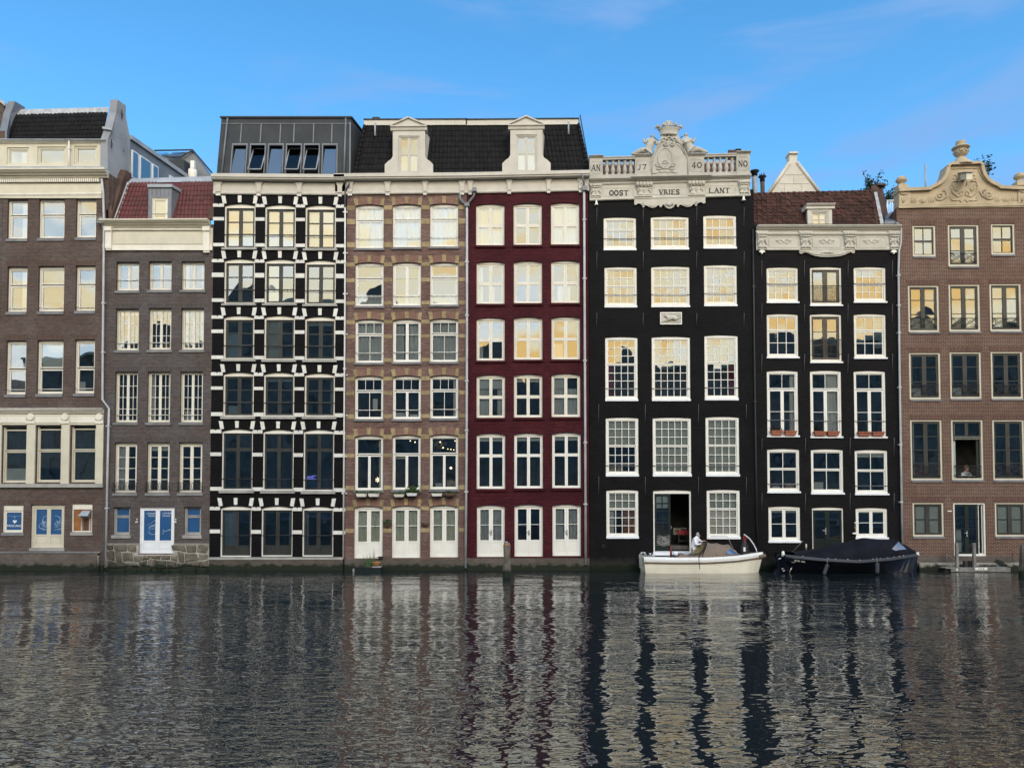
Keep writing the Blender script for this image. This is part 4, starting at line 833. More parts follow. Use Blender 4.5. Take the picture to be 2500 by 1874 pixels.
def console_cornice(h, c, xa, xb, ytop_a, ytop_b, yf0, yf1, brk, tag_='cornice'):
    """cream gutter cornice with bracketed frieze"""
    f = lambda x: ytop_a + (ytop_b - ytop_a) * (x - xa) / (xb - xa); s = CR[c][2]
    h.mould('cornice', c, (xa, f(xa)), (xb, f(xb)), 'trim_grey', [(.3, 0), (-.38, 0), (-.38, -.17), (-.33, -.20), (-.33, -.245), (-.28, -.27), (.02, -.27)])
    h.poly('frieze', c, [(xa, f(xa) + yf0), (xb, f(xb) + yf0), (xb, f(xb) + yf1), (xa, f(xa) + yf1)], 'trim_grey', .05)
    h.mould('frieze_moulding', c, (xa, f(xa) + yf1 - .12 * 50 * s), (xb, f(xb) + yf1 - .12 * 50 * s), 'trim_grey', [(.02, 0), (-.08, 0), (-.10, -.05), (-.10, -.1), (-.075, -.14), (.02, -.14)])
    for x0, x1 in brk:
        m_ = (x0 + x1) / 2; yb = f(m_)
        h.poly('bracket', c, [(x0 - .10 * 50 * s * .8, yb + yf0 - 1), (x1 + .10 * 50 * s * .8, yb + yf0 - 1), (x1, yb + yf0 + .18 * 50 * s), (x1, yb + yf1 - .08 * 50 * s), (x0, yb + yf1 - .08 * 50 * s), (x0, yb + yf0 + .18 * 50 * s)], 'trim_grey', .13)
        mb = MB(); z = P(c, m_, yb + yf1)[1]; w_ = (P(c, x1, yb)[0] - P(c, x0, yb)[0])
        for k in (-1, 0, 1): a = P(c, m_, yb)[0] + k * w_ * .3; mb.box(a - w_ * .11, a + w_ * .11, -.1, .0, z - .09, z + .0)
        mb.build('drop', 'white', h.root)
console_cornice(H3, 'd', 95, 1500, 745, 756, 66, 190, [(122, 178), (556, 606), (986, 1036), (1418, 1466)])
# zinc box
_before = set(bpy.data.objects); fz = House.__new__(House); fz.root = H3.root; fz.ops = []; YB = .5
x0, z0, x1, z1 = RC('d', 128, 95, 1556, 742, YB)
zf = lambda y: P('d', 800, y, YB)[1]
zx = MB()
for k, (a, b) in enumerate([(268, 437), (463, 636), (658, 830), (853, 1026), (1046, 1220), (1243, 1412)]):
    R = RC('d', a, 380, b, 738, YB); op = k in (1, 3, 4)
    wo = window(fz, R, [] if op else [(0, 0, 1, 1, 1, 1, .035, .02, 'zinc_dark', {'glass': 'glass_blue'})], fw=.05, ft=.08, fb=.02, fmat='zinc', dep=-.03, y0=YB, tilt=0, lean=.13)
    if op:
        xa, xb, zt_, zb_2 = R[0] + .08, R[2] - .08, R[3] - .12, R[1] + .04; pv = (zt_ + zb_2) / 2 + .1; hl = (zt_ - zb_2) / 2; th = R_(24)
        f = lambda u, x: (x, YB - math.sin(th) * u * hl, pv - math.cos(th) * u * hl)     # pivot: lower half swings out
        sm = MB()
        for xx in (xa, xb): sm.tube([f(-.95, xx), f(1, xx)], .035, 4)
        for u in (-.95, 1): sm.tube([f(u, xa), f(u, xb)], .035, 4)
        sm.build('pivot_sash', 'zinc_pale', wo); MB().quad(f(.97, xa), f(.97, xb), f(-.93, xb), f(-.93, xa)).build('pane', 'glass_clear', wo)
wall_mesh(zx, x0, x1, z0, z1, fz.ops, YB, .15)
kk = SKEW * 5
zx.quad((x1, YB, z0), (x1 + kk, YB + 5, z0), (x1 + kk, YB + 5, z1), (x1, YB, z1)); zx.quad((x0, YB, z0), (x0, YB, z1), (x0 + kk, YB + 5, z1), (x0 + kk, YB + 5, z0)); zx.quad((x0, YB, z1), (x1, YB, z1), (x1 + kk, YB + 5, z1), (x0 + kk, YB + 5, z1)); zx.quad((x0 + kk, YB + 5, z0), (x0 + kk, YB + 5, z1), (x1 + kk, YB + 5, z1), (x1 + kk, YB + 5, z0))
zx.box(x0 + .1, x1 - .1, 2.2, 2.25, z0, z1 - .05)
zo = zx.build('roof_box', 'zinc_dark', H3.root)
ze = zf(78) - z1
MB().hexa([(x0 - .06, YB - .08, z1), (x1 + .06, YB - .08, z1), (x1 + kk + .06, YB + 5, z1), (x0 + kk, YB + 5, z1)], [(x0 - .06, YB - .08, z1 + ze), (x1 + .06, YB - .08, z1 + ze), (x1 + kk + .06, YB + 5, z1 + ze), (x0 + kk, YB + 5, z1 + ze)]).build('roof_edge', 'zinc_dark', zo)
MB().box(x0 - .02, x1 + .02, YB - .03, YB, zf(160), zf(154)).build('cladding_joint', 'zinc', zo)
for x in (360, 575, 788, 937, 1150, 1350):
    a = P('d', x, 200, YB)[0]; MB().box(a - .025, a + .025, YB - .035, YB, zf(372), zf(161)).build('seam', 'zinc', zo)
for x, xb in ((200, 178), (1500, 1482)):
    a, b = P3('d', x, 95, YB - .06), P3('d', xb, 740, YB - .06); MB().tube([a, b], .045, 7).build('rain_pipe', 'zinc', zo)
a = P('d', 1548, 300, YB)[0]; MB().box(a - .03, a + .03, YB - .025, YB, zf(742), zf(140)).build('corner_trim', 'zinc', zo)
for o in set(bpy.data.objects) - _before:      # the box tapers and leans back like a mansard
    for vt in o.data.vertices:
        f_ = (vt.co.z - z0) / (z1 - z0); vt.co.x += -(vt.co.x - (x0 + x1) / 2) * .024 * f_ + .02 * f_; vt.co.y += .3 * f_
H3.box('plinth_ledge', 'f', 45, 1418, 1335, 1442, 'sill_light', .14, .1); H3.box('plinth', 'f', 45, 1443, 1332, 1620, 'brick_base', .1, .1)
H3.finish()

# ================================================================== house 4: rose brick with yellow stone bands
H4 = House('brick_house', 'rose brown brick house with yellow sandstone bands and white windows', 844, 1138.5, 440, 'brick_rose')
def sash32(k): return [(0, 0, 1, .30, 3, 1, .045, .022, 'white'), (0, .32, 1, 1, 2, 1, .055, .025, 'white', {'back': .02})]
cas2 = [(0, 0, .5, 1, 1, 1, .07, .02, 'white', {'rows': [.3, .7]}), (.5, 0, 1, 1, 1, 1, .07, .02, 'white', {'rows': [.3, .7]})]
one1 = [(0, 0, 1, .31, 1, 1, .045, .02, 'white'), (0, .33, 1, 1, 1, 1, .055, .02, 'white', {'back': .02})]
mid3 = [(0, 0, 1, .30, 3, 1, .045, .022, 'white'), (0, .32, .5, 1, 1, 1, .06, .02, 'white'), (.5, .32, 1, 1, 1, 1, .06, .02, 'white')]
tall = [(0, 0, 1, .32, 1, 1, .05, .02, 'white'), (0, .335, .5, 1, 1, 1, .06, .02, 'white'), (.5, .335, 1, 1, 1, 1, .06, .02, 'white')]
door4 = [(0, 0, .5, 1, 1, 2, .10, .025, 'white', {'low': .32}), (.5, 0, 1, 1, 1, 2, .10, .025, 'white', {'low': .32})]
rows4 = [('g', [(165, 828, 403, 1195), (480, 825, 718, 1187), (795, 820, 1032, 1182)], [sash32(0)] * 3, [(838, 875), (950, 996), (1147, 1190)], .78), ('h', [(163, 72, 403, 437), (480, 70, 718, 435), (795, 70, 1032, 428)], [one1, cas2, one1], [(72, 108), (205, 238), (400, 430)], .78),
         ('h', [(163, 550, 403, 915), (480, 548, 718, 910), (795, 545, 1032, 908)], [sash32(0), cas2, sash32(0)], [(560, 592), (682, 712), (880, 912)], .78), ('h', [(160, 1028, 400, 1391), (480, 1025, 718, 1391), (795, 1022, 1032, 1385)], [sash32(0), mid3, sash32(0)], [(1038, 1070), (1157, 1190), (1352, 1386)], .80),
         ('i', [(160, 215, 398, 678), (477, 212, 715, 675), (793, 208, 1032, 670)], [tall] * 3, [(210, 250), (370, 402), (640, 676)], None), ('i', [(155, 812, 395, 1252), (473, 808, 713, 1248), (793, 805, 1032, 1243)], [door4] * 3, [(818, 850), (1003, 1036)], None)]
for ri, (c, ws, sas, bands, bv) in enumerate(rows4):
    s = CR[c][2]
    for k, q in enumerate(ws):
        R = RC(c, *q)
        cu = {0: [(0, 0, 1, 1, 'curtain_white', 5)], 1: [(0, .72, 1, 1, 'curtain_grey', 6)], 2: [(0, 0, 1 if k != 1 else .38, 1, 'curtain_grey', 6)] + ([(.55, 0, 1, 1, 'curtain_grey', 3)] if k == 1 else []), 5: [(0, 0, 1, 1, 'curtain_green', 6)]}.get(ri, [])
        if ri == 3: cu = [[(.62, .5, .8, .78, 'curtain_white', 0)], [(0, .86, .4, 1, 'curtain_grey', 0), (.6, .9, .9, 1, 'curtain_white', 0)], [(.85, 0, 1, 1, 'curtain_grey', 0)]][k]
        if ri == 4 and k == 1: cu = [(.02, .34, .46, .41, 'blind_cream', 0)]
        wo = window(H4, R, sas[k], fw=.065, ft=.05, fb=.06, arch=.085, dep=.10, fmat='white', sill=(.12, .05, .07, 'sill_grey') if ri < 5 else None, bars=(bv,) if bv else (), barmat='white', curt=cu, tilt=.014, name='window' if ri < 5 else 'door')
        x0, y0, x1, y1 = q; xm = (x0 + x1) / 2; hv = 60
        n = 8; arc = [(x0 + (x1 - x0) * t_ / n, y0 - 2 + 14 * (2 * t_ / n - 1) ** 2) for t_ in range(n + 1)]
        H4.poly('arch', c, arc + [(x1 + 8, y0 - hv + 12), (xm, y0 - hv - 3), (x0 - 8, y0 - hv + 12)], 'brick_rose_soldier', .012)
        H4.poly('voussoir', c, [(x0 - 16, y0 - hv + 8), (x0 + 18, y0 - hv + 4), (x0 + 27, y0 + 4), (x0 - 2, y0 + 12)], 'yellow_stone', .025)
        H4.poly('voussoir', c, [(x1 - 18, y0 - hv + 4), (x1 + 10, y0 - hv + 6), (x1 + 2, y0 + 12), (x1 - 27, y0 + 4)], 'yellow_stone', .025)
        H4.poly('keystone', c, [(xm - 18, y0 - hv - 3), (xm + 17, y0 - hv - 3), (xm + 14, y0 - 4), (xm - 15, y0 - 4)], 'yellow_stone', .03)
    xl = {'g': 92, 'h': 87, 'i': 80}[c]; xr = 1098
    piers = [(xl, ws[0][0] - 3), (ws[0][2] + 3, ws[1][0] - 3), (ws[1][2] + 3, ws[2][0] - 3), (ws[2][2] + 3, xr)]
    for ya, yb in bands:
        for pi, (xa, xb) in enumerate(piers): H4.box('band_stone', c, xa, ya - pi * 2, xb, yb - pi * 2, 'yellow_stone', .018)
    H4.floors.append(R[1] - .35)
H4.box('plinth', 'i', 75, 1258, 1097, 1480, 'brick_base', .06, .1)
console_cornice(H4, 'g', -5, 1108, 592, 583, 50, 152, [(102, 142), (420, 458), (738, 770), (1046, 1086)])
# ================================================================== house 5: wine red
H5 = House('red_house', 'wine red painted brick house with white four pane windows', 1139, 1437.5, 436, 'paint_wine')
four = [(0, 0, .5, .5, 1, 1, .075, .02, 'cream_pale'), (.5, 0, 1, .5, 1, 1, .075, .02, 'cream_pale'), (0, .5, .5, 1, 1, 1, .075, .02, 'cream_pale'), (.5, .5, 1, 1, 1, 1, .075, .02, 'cream_pale')]
f36 = [(0, 0, .5, .38, 1, 1, .07, .02, 'white'), (.5, 0, 1, .38, 1, 1, .07, .02, 'white'), (0, .38, .5, 1, 1, 1, .07, .02, 'white'), (.5, .38, 1, 1, 1, 1, .07, .02, 'white')]
rows5 = [('g', [(1183, 820, 1422, 1172), (1500, 815, 1738, 1168), (1815, 810, 2055, 1165)], four), ('h', [(1187, 62, 1423, 420), (1502, 57, 1740, 415), (1817, 53, 2058, 412)], four), ('h', [(1187, 535, 1425, 898), (1503, 530, 1743, 890), (1820, 527, 2060, 888)], four),
         ('h', [(1187, 1017, 1427, 1380), (1503, 1012, 1743, 1377), (1820, 1007, 2063, 1373)], four), ('i', [(1188, 198, 1428, 667), (1505, 195, 1747, 663), (1825, 190, 2067, 660)], f36), ('i', [(1190, 802, 1425, 1240), (1508, 797, 1747, 1237), (1828, 795, 2068, 1232)], door4)]
for ri, (c, ws, sa) in enumerate(rows5):
    for k, q in enumerate(ws):
        R = RC(c, *q); cu = []
        if ri == 0: cu = [[(0, 0, 1, 1, 'curtain_white', 6)], [(0, .985, .06, 1, 'blind_dark', 0)], [(0, 0, 1, 1, 'curtain_white', 7)]][k]
        if ri == 1: cu = [[(0, 0, .2, 1, 'curtain_white', 2), (.5, .5, .65, 1, 'curtain_white', 2)], [(0, .985, .06, 1, 'blind_dark', 0)], [(.2, .5, .7, 1, 'curtain_white', 4)]][k]
        if ri == 2: cu = [[(.05, .6, .2, 1, 'curtain_grey', 2)], [(0, .985, .06, 1, 'blind_dark', 0)], [(0, .6, .4, 1, 'curtain_white', 3)]][k]
        if ri == 3: cu = [[(0, 0, 1, .28, 'blind_pale', 0), (0, .3, .5, 1, 'curtain_grey', 4), (.75, .3, 1, 1, 'curtain_grey', 3)], [], [(0, 0, .5, .3, 'blind_pale', 0), (0, .3, 1, 1, 'curtain_grey', 8)]][k]
        if ri == 4: cu = [(0, 0, 1, .10, 'blind_pale', 0)]
        if ri == 5: cu = [[(0, 0, 1, .75, 'curtain_grey', 7)], [], [(0, 0, .4, .75, 'curtain_grey', 4), (.5, 0, 1, .75, 'curtain_grey', 4)]][k]
        wo = window(H5, R, sa, fw=.06, ft=.045, fb=.055, arch=.085, dep=.10, fmat='cream_pale' if ri < 4 else 'white', sill=(.12, .04, .08, 'paint_wine') if ri < 5 else None, curt=cu, tilt=.014, name='window' if ri < 5 else 'door')
        if ri == 5:
            xm = (R[0] + R[2]) / 2 + .01; zh = P('i', 1300, 1028)[1]
            MB().box(xm - .03, xm + .03, .10, .13, zh - .16, zh + .08).tube([(xm, .10, zh), (xm, .06, zh), (xm - .12, .05, zh)], .016, 6).build('handle', 'chrome', wo)
    H5.floors.append(R[1] - .35)
H5.box('plinth', 'i', 1103, 1250, 2140, 1480, 'brick_base', .06, .1)
console_cornice(H5, 'g', 1108, 2137, 583, 562, 50, 152, [(1118, 1152), (1446, 1480), (1778, 1810), (2046, 2080)])
# shared mansard, split at the party wall
def mansard(h, xa_b, xb_b, xa_t, xb_t, nc, dorm):
    gy = lambda x: 592 - 30 * x / 2137
    BL, BR, TL, TR = P3('g', xa_b, gy(xa_b) - 2, .3), P3('g', xb_b, gy(xb_b) - 2, .3), P3('g', xa_t, 168, 1.25), P3('g', xb_t, 156 if xb_t > 1500 else 163, 1.25)
    rf = MB().quad(BL, BR, TR, TL).build('roof', 'tile_black', h.root)
    d0, d1 = dorm; sk = []
    n0 = (d0 - xa_b) / (xb_b - xa_b); n1 = (d1 - xa_b) / (xb_b - xa_b)
    tile_roof(rf, BL, BR, TL, TR, nc, 9, 'tile_black', [lambda u, v: n0 + .04 < u < n1 - .04 and v < .97])
    a, b = P3('g', xa_t - 8, 158, 1.15), P3('g', xb_t + 3, 150 if xb_t > 1500 else 155, 1.15); dz = .27
    MB().hexa([a, b, b + Vector((.4, 3, 0)), a + Vector((.4, 3, 0))], [a + Vector((0, 0, dz)), b + Vector((0, 0, dz)), b + Vector((.4, 3, dz)), a + Vector((.4, 3, dz))]).build('fascia', 'trim_grey', rf)
    MB().hexa([a + Vector((-.02, -.05, dz)), b + Vector((.02, -.05, dz)), b + Vector((.4, 3, dz)), a + Vector((.4, 3, dz))], [a + Vector((-.02, -.05, dz + .05)), b + Vector((.02, -.05, dz + .05)), b + Vector((.4, 3, dz + .05)), a + Vector((.4, 3, dz + .05))]).build('roof_edge', 'zinc_dark', rf)
    return rf, BL, BR, TL, TR
def hip(rf, A, B, n=11):
    for k in range(n):
        p, q = A.lerp(B, k / n), A.lerp(B, (k + 1.1) / n); mb = MB(); mb.tube([p + Vector((0, -.05, .02)), q + Vector((0, -.02, .02))], .105, 8, taper=.85); mb.build('hip_tile', 'tile_black', rf)
rf4, BL4, _, TL4, _ = mansard(H4, 160, 1108, 245, 1104, 27, (412, 820)); hip(rf4, BL4, TL4)
rf5, _, BR5, _, TR5 = mansard(H5, 1108, 2130, 1104, 2044, 29, (1407, 1815)); hip(rf5, BR5, TR5)
side = MB().quad(BR5 + Vector((.06, .1, 0)), BR5 + Vector((1.1, 5, 0)), TR5 + Vector((.8, 4, 0)), TR5 + Vector((.06, .1, 0))); side.build('roof_side', 'tile_black', rf5)
side = MB().quad(BL4 + Vector((-.06, .1, 0)), BL4 + Vector((.9, 5, 0)), TL4 + Vector((.8, 4, 0)), TL4 + Vector((-.06, .1, 0))); side.build('roof_side', 'tile_black', rf4)
MB().tube([BR5 + Vector((.1, -.02, 0)), TR5 + Vector((.1, -.02, .5))], .03, 5).build('verge_trim', 'zinc_dark', rf5)
def dormer(h, dx, dy):
    y0 = .18; g = lambda x, y: P('g', x + dx, y + dy, y0)
    L_ = [(412, 578), (412, 490), (440, 462), (466, 444), (480, 420), (480, 200), (527, 200), (527, 578)]
    R2 = [(705, 578), (705, 200), (752, 200), (752, 420), (766, 442), (795, 462), (820, 488), (820, 578)]
    mb = MB(); mb.prism([g(*p) for p in L_], y0, y0 + .14); mb.prism([g(*p) for p in R2], y0, y0 + .14); mb.prism([g(*p) for p in [(527, 248), (705, 248), (705, 200), (527, 200)]], y0 + .001, y0 + .14)
    a, b = g(480, 200), g(752, 578); kk = SKEW * 1.3
    for x in (a[0] + .02, b[0] - .02): mb.hexa([(x - .02, y0 + .14, b[1]), (x + .02, y0 + .14, b[1]), (x + .02 + kk, y0 + 1.4, b[1]), (x - .02 + kk, y0 + 1.4, b[1])], [(x - .02, y0 + .14, a[1]), (x + .02, y0 + .14, a[1]), (x + .02 + kk, y0 + 1.4, a[1]), (x - .02 + kk, y0 + 1.4, a[1])])
    do = mb.build('dormer', 'trim_grey', h.root)
    A, B = g(462, 172), g(768, 168); MB().sweep(A, B, [(y0 + .2, .0), (y0 - .14, .0), (y0 - .14, -.05), (y0 - .08, -.08), (y0 - .05, -.2), (y0 - .02, -.22), (y0 + .2, -.22)]).build('dormer_cornice', 'trim_grey', do)
    ap = g(613, 106); l, r = g(466, 171), g(762, 168)
    MB().prism([l, r, ap], y0 - .06, y0 + .5).build('pediment', 'trim_grey', do)
    mb = MB()
    for p in (l, r): mb.hexa([(p[0], y0 - .14, p[1] + .0), (p[0], y0 + .9, p[1] + .0), (ap[0], y0 + .9, ap[1]), (ap[0], y0 - .14, ap[1])], [(p[0], y0 - .14, p[1] + .07), (p[0], y0 + .9, p[1] + .07), (ap[0], y0 + .9, ap[1] + .07), (ap[0], y0 - .14, ap[1] + .07)])
    mb.build('pediment_coping', 'trim_grey', do)
    MB().box(g(404, 578)[0], g(828, 578)[0], y0 - .08, y0 + .2, g(400, 584)[1], g(400, 574)[1]).build('dormer_sill', 'sill_light', do)
    q = [g(527, 560), g(705, 248)]
    window(do, (q[0][0], q[0][1], q[1][0], q[1][1]), [(0, 0, .5, 1, 1, 2, .06, .025, 'trim_grey'), (.5, 0, 1, 1, 1, 2, .06, .025, 'trim_grey')], fw=.06, fmat='trim_grey', dep=.04, y0=y0, ops=False, curt=[(0, .5, 1, 1, 'curtain_grey' if dx == 0 else 'blind_cream', 0)])
    for x in (492, 515, 717, 740): a = g(x, 220); MB().box(a[0] - .012, a[0] + .012, y0 - .012, y0, g(x, 540 if 500 < x < 730 else 420)[1], a[1]).build('fluting', 'trim_grey', do)
dormer(H4, 0, 0); dormer(H5, 992, -10)
H4.finish(); H5.finish()
# roof outlets
for px, yt, lab in ((916, 300, 'grey roof outlet pipe beside the black chimney box on tiles'), (1388, 296, 'grey roof outlet pipe near the right end of the black tiled roof')):
    x, z = W(px, yt, .9); x2, z2 = W(px, yt + 32, .7); o = thing('outlet_pipe', lab, 'pipe', (x2, .7, z2)); MB().tube([(x, 1.0, z), (x, .85, z - .08), (x2, .7, z2)], .045, 7).build('pipe', 'zinc_pale', o)
x, z = W(918.5, 299, 2); cb = thing('roof_vent', 'black square vent box on the mansard roof edge', 'vent', (x, 2, z)); MB().box(x - .19, x + .19, 1.9, 2.3, z - .1, z + .24).build('box', 'black_rubber', cb); MB().hexa([(x - .19, 1.9, z + .24), (x + .19, 1.9, z + .24), (x + .19, 2.3, z + .24), (x - .19, 2.3, z + .24)], [(x - .05, 2.05, z + .32), (x + .05, 2.05, z + .32), (x + .05, 2.15, z + .32), (x - .05, 2.15, z + .32)]).build('cap', 'black_rubber', cb)

# ================================================================== house 6: charcoal house with the carved attic
H6 = House('charcoal_house', 'tall charcoal house with white carved balustrade attic, crown and lettering', 1439, 1845, 462, 'paint_charcoal')
def grid(nx, nt, nb, split, st=.045, br=.03, m_='white'): return [(0, 0, 1, split, nx, nt, st, br, m_), (0, split, 1, 1, nx, nb, st + .01, br, m_, {'back': .025})]
rows6 = [('k', [(245, 102, 507, 370), (627, 95, 933, 365), (1052, 85, 1318, 357)], (1, 2, .36), .70), ('k', [(252, 503, 513, 832), (630, 498, 940, 830), (1058, 487, 1323, 822)], (2, 2, .49), .74),
         ('k', [(258, 1070, 520, 1588), (635, 1067, 945, 1588), (1062, 1055, 1333, 1582)], (3, 4, .425), .85), ('l', [(298, 147, 598, 688), (730, 147, 1083, 688), (1217, 140, 1525, 688)], (3, 3, .49), .87), ('l', [(303, 812, 598, 1258), None, (1227, 810, 1532, 1263)], (2, 3, .39), None)]
for ri, (c, ws, (nt_, nb_, sp), bv) in enumerate(rows6):
    for k, q in enumerate(ws):
        if q is None: continue
        s = CR[c][2]; q = (q[0], q[1], q[2], q[3] - 18 * s / 3.3); R = RC(c, *q); cu = []
        if ri < 2: cu = [(0, .985, .06, 1, 'blind_dark', 0)]
        if ri == 2: cu = [(0, .985, .06, 1, 'blind_dark', 0)] + ([(0, sp, .25, 1, 'curtain_red', 2)] if k == 0 else [(.76, sp, 1, 1, 'curtain_red', 2)] if k == 2 else [])
        if ri == 3: cu = [(0, 0, 1, sp * .98 if k == 0 else 1, 'blind_grey', 0)] + ([(.0, .88, .5, 1, 'picture', 0)] if k == 0 else [])
        if ri == 4: cu = [[(0, 0, 1, sp, 'blind_grey', 0), (0, sp, .22, 1, 'curtain_white', 2), (.55, sp, 1, 1, 'rust_board', 0)], None, [(0, 0, 1, sp, 'blind_grey', 0), (0, sp, 1, 1, 'reflection_blind', 0)]][k]  # right window, lower sash: sky reflection painted as a pale sheet
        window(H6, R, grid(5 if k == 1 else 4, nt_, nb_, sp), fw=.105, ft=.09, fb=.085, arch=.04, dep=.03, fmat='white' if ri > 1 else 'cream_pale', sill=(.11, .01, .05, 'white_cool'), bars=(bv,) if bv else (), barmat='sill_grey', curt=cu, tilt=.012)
    H6.floors.append(R[1] - .45)
# open ground floor door
R = RC('l', 735, 812, 1085, 1380)
wo = window(H6, R, [(0, 0, .46, 1, 2, 5, .10, .03, 'green_black', {'low': .30, 'back': .02})], fw=.07, ft=.14, fb=.02, arch=.04, dep=.05, fmat='white', name='door', sill=(.32, .03, .12, 'white_cool'), curt=[(.05, .02, .42, .25, 'blind_pale', 0)])
a = P('l', 901, 1158); MB().box(a[0] - .02, a[0] + .02, .05, .1, a[1] - .05, a[1] + .07).build('handle', 'chrome', wo)
r = RC('l', 768, 1232, 890, 1328); mb = MB()
for k in range(7):
    f = (k + .5) / 7; mb.tube([(r[0] + (r[2] - r[0]) * t_ / 8, .078 - .01 * (k % 2), r[1] + (r[3] - r[1]) * f + .03 * math.sin(t_ * 1.1 + k)) for t_ in range(9)], .014, 4)
for k in range(3): mb.tube([(x, .07, z) for x, z in [((r[0] + r[2]) / 2 + (.1 + .1 * k) * math.cos(t_ * .785), (r[1] + r[3]) / 2 + (.06 + .06 * k) * math.sin(t_ * .785)) for t_ in range(8)]], .014, 4, True)
mb.build('grille', 'sill_light', wo)
# ties
for c, xs, yy_ in (('k', (190, 565, 998, 1381), [(20, 175), (378, 525), (876, 980)]), ('l', (233, 661, 1150, 1590), [(25, 190), (690, 858)])):
    for y0, y1 in yy_:
        for x in xs:
            a, b = P('k' if c == 'k' else 'l', x, y0), P(c, x - 3, y1); MB().tube([(a[0], -.03, a[1]), (b[0], -.03, b[1])], .014, 5).build('wall_tie', 'iron_grey', H6.root)
# plaque
r = RC('k', 700, 872, 875, 970); pl = MB().box(r[0], r[2], -.05, .02, r[1], r[3]).build('plaque', 'stone_ivory', H6.root)
mb = MB(); t_ = .06
for q in ((r[0], r[2], r[3] - t_, r[3]), (r[0], r[2], r[1], r[1] + t_ * .7), (r[0], r[0] + t_ * .7, r[1] + t_ * .7, r[3] - t_), (r[2] - t_ * .7, r[2], r[1] + t_ * .7, r[3] - t_)): mb.box(q[0], q[1], -.085, -.045, q[2], q[3])
mb.build('plaque_frame', 'white', pl)
pc = lambda x, y: (1600 + x / 27.65, 755 + y / 27.65)
PL = lambda x, y, d=-.07: (lambda a: (a[0], d, a[1]))(W(*pc(x, y)))
dog = skin_mesh('hound_relief', {'hip': (*PL(1330, 560), .115), 'mid': (*PL(1100, 560), .10), 'chest': (*PL(880, 600), .125), 'neck': (*PL(780, 480), .08), 'head': (*PL(690, 440), .065), 'nose': (*PL(540, 450), .035),
    'k1': (*PL(800, 790), .045), 'p1': (*PL(520, 800), .03), 'k2': (*PL(1380, 720), .05), 'p2': (*PL(1200, 800), .03), 't1': (*PL(1520, 640), .04), 't2': (*PL(1650, 520), .035), 't3': (*PL(1560, 410), .035), 't4': (*PL(1450, 450), .03), 'e': (*PL(850, 380), .03)},
    chain('hip', 'mid', 'chest', 'neck', 'head', 'nose') + chain('chest', 'k1', 'p1') + chain('hip', 'k2', 'p2') + chain('hip', 't1', 't2', 't3', 't4') + [('neck', 'e')], 'hip')
dog.materials.append(MATS['stone_ivory']); link('hound_relief', dog, pl)
a = PL(1010, 930); text('EEN WITTEN HONT', a[0], -.056, a[2] + .005, .105, 'sill_light', pl, 1.05)
# --- carved attic (crop j)
TOP = 'stone_white'; fy = lambda x: 820 - 40 * (x - 190) / 1880; by = lambda x: 1020 - 56 * (x - 190) / 1880
H6.poly('frieze', 'j', [(190, 815), (2070, 772), (2070, 965), (190, 1021)], 'stone_ivory', .06)
H6.mould('frieze_moulding', 'j', (188, 985), (2072, 930), 'stone_ivory', [(.02, 0), (-.09, 0), (-.12, -.05), (-.12, -.12), (-.08, -.15), (.02, -.15)])
H6.mould('cornice', 'j', (188, 768), (2072, 724), TOP, cyma(.26, .22)); H6.mould('cornice_centre', 'j', (665, 752), (1602, 734), TOP, cyma(.36, .24))
H6.mould('cornice_bed', 'j', (195, 812), (2066, 768), 'stone_ivory', [(.02, 0), (-.13, 0), (-.13, -.04), (-.1, -.09), (.02, -.1)])
for (x0, y0, x1, y1, tx, tq) in ((190, 512, 342, 762, 'AN', (216, 592, 312, 657)), (722, 500, 906, 748, 'J7', (752, 586, 852, 640)), (1350, 490, 1533, 740, '40', (1392, 562, 1502, 622)), (1912, 462, 2068, 728, 'NO', (1940, 545, 2040, 606))):
    pr = H6.box('pier', 'j', x0, y0, x1, y1, TOP, .05, .3); H6.box('pier_base', 'j', x0 - 4, y1 - 56, x1 + 4, y1 + 6, TOP, .085, .33)
    H6.mould('pier_cap', 'j', (x0 - 8, y0 - 22), (x1 + 8, y0 - 25), TOP, cyma(.17, .13, .35))
    r = RC('j', x0 + 16, y0 + 40, x1 - 16, y1 - 68); cx, cz = (r[0] + r[2]) / 2, (r[1] + r[3]) / 2; k_ = .09
    oct_ = [(r[0] + k_, r[1]), (r[2] - k_, r[1]), (r[2], r[1] + k_), (r[2], r[3] - k_), (r[2] - k_, r[3]), (r[0] + k_, r[3]), (r[0], r[3] - k_), (r[0], r[1] + k_)]
    MB().tube([(x, -.052, z) for x, z in oct_], .012, 4, True).build('panel_moulding', TOP, pr)
    carved(H6, tx, 'j', *tq, -.052, pr, .019)
for (xa, ya, xb, yb, y2a, y2b) in ((338, 498, 726, 488, 765, 752), (1528, 465, 1916, 455, 738, 728)):
    H6.mould('handrail', 'j', (xa, ya), (xb, yb), TOP, [(.25, 0), (-.06, 0), (-.1, -.05), (-.06, -.11), (-.06, -.16), (.25, -.16)])
    H6.poly('balustrade_base', 'j', [(xa, y2a - 55), (xb, y2b - 55), (xb, y2b + 5), (xa, y2a + 5)], TOP, .06, .28)
BP = [(.085, 0), (.085, .05), (.06, .07), (.065, .12), (.095, .22), (.10, .29), (.085, .40), (.052, .56), (.045, .62), (.06, .64), (.05, .68), (.075, .74), (.08, .80), (.08, .9)]
for xs, yt, yb in (((392, 463, 532, 603, 672), 537, 712), ((1580, 1652, 1722, 1795, 1862), 496, 686)):
    for x in xs:
        z1, z0 = P('j', x, yt - (x % 400) * .02, .1)[1], P('j', x, yb, .1)[1]; sc_ = (z1 - z0) / .9
        MB().lathe((P('j', x, 600, .1)[0], .1), [(r_ * 1.12, z0 + z_ * sc_) for r_, z_ in BP], 10).build('baluster', TOP, H6.root)
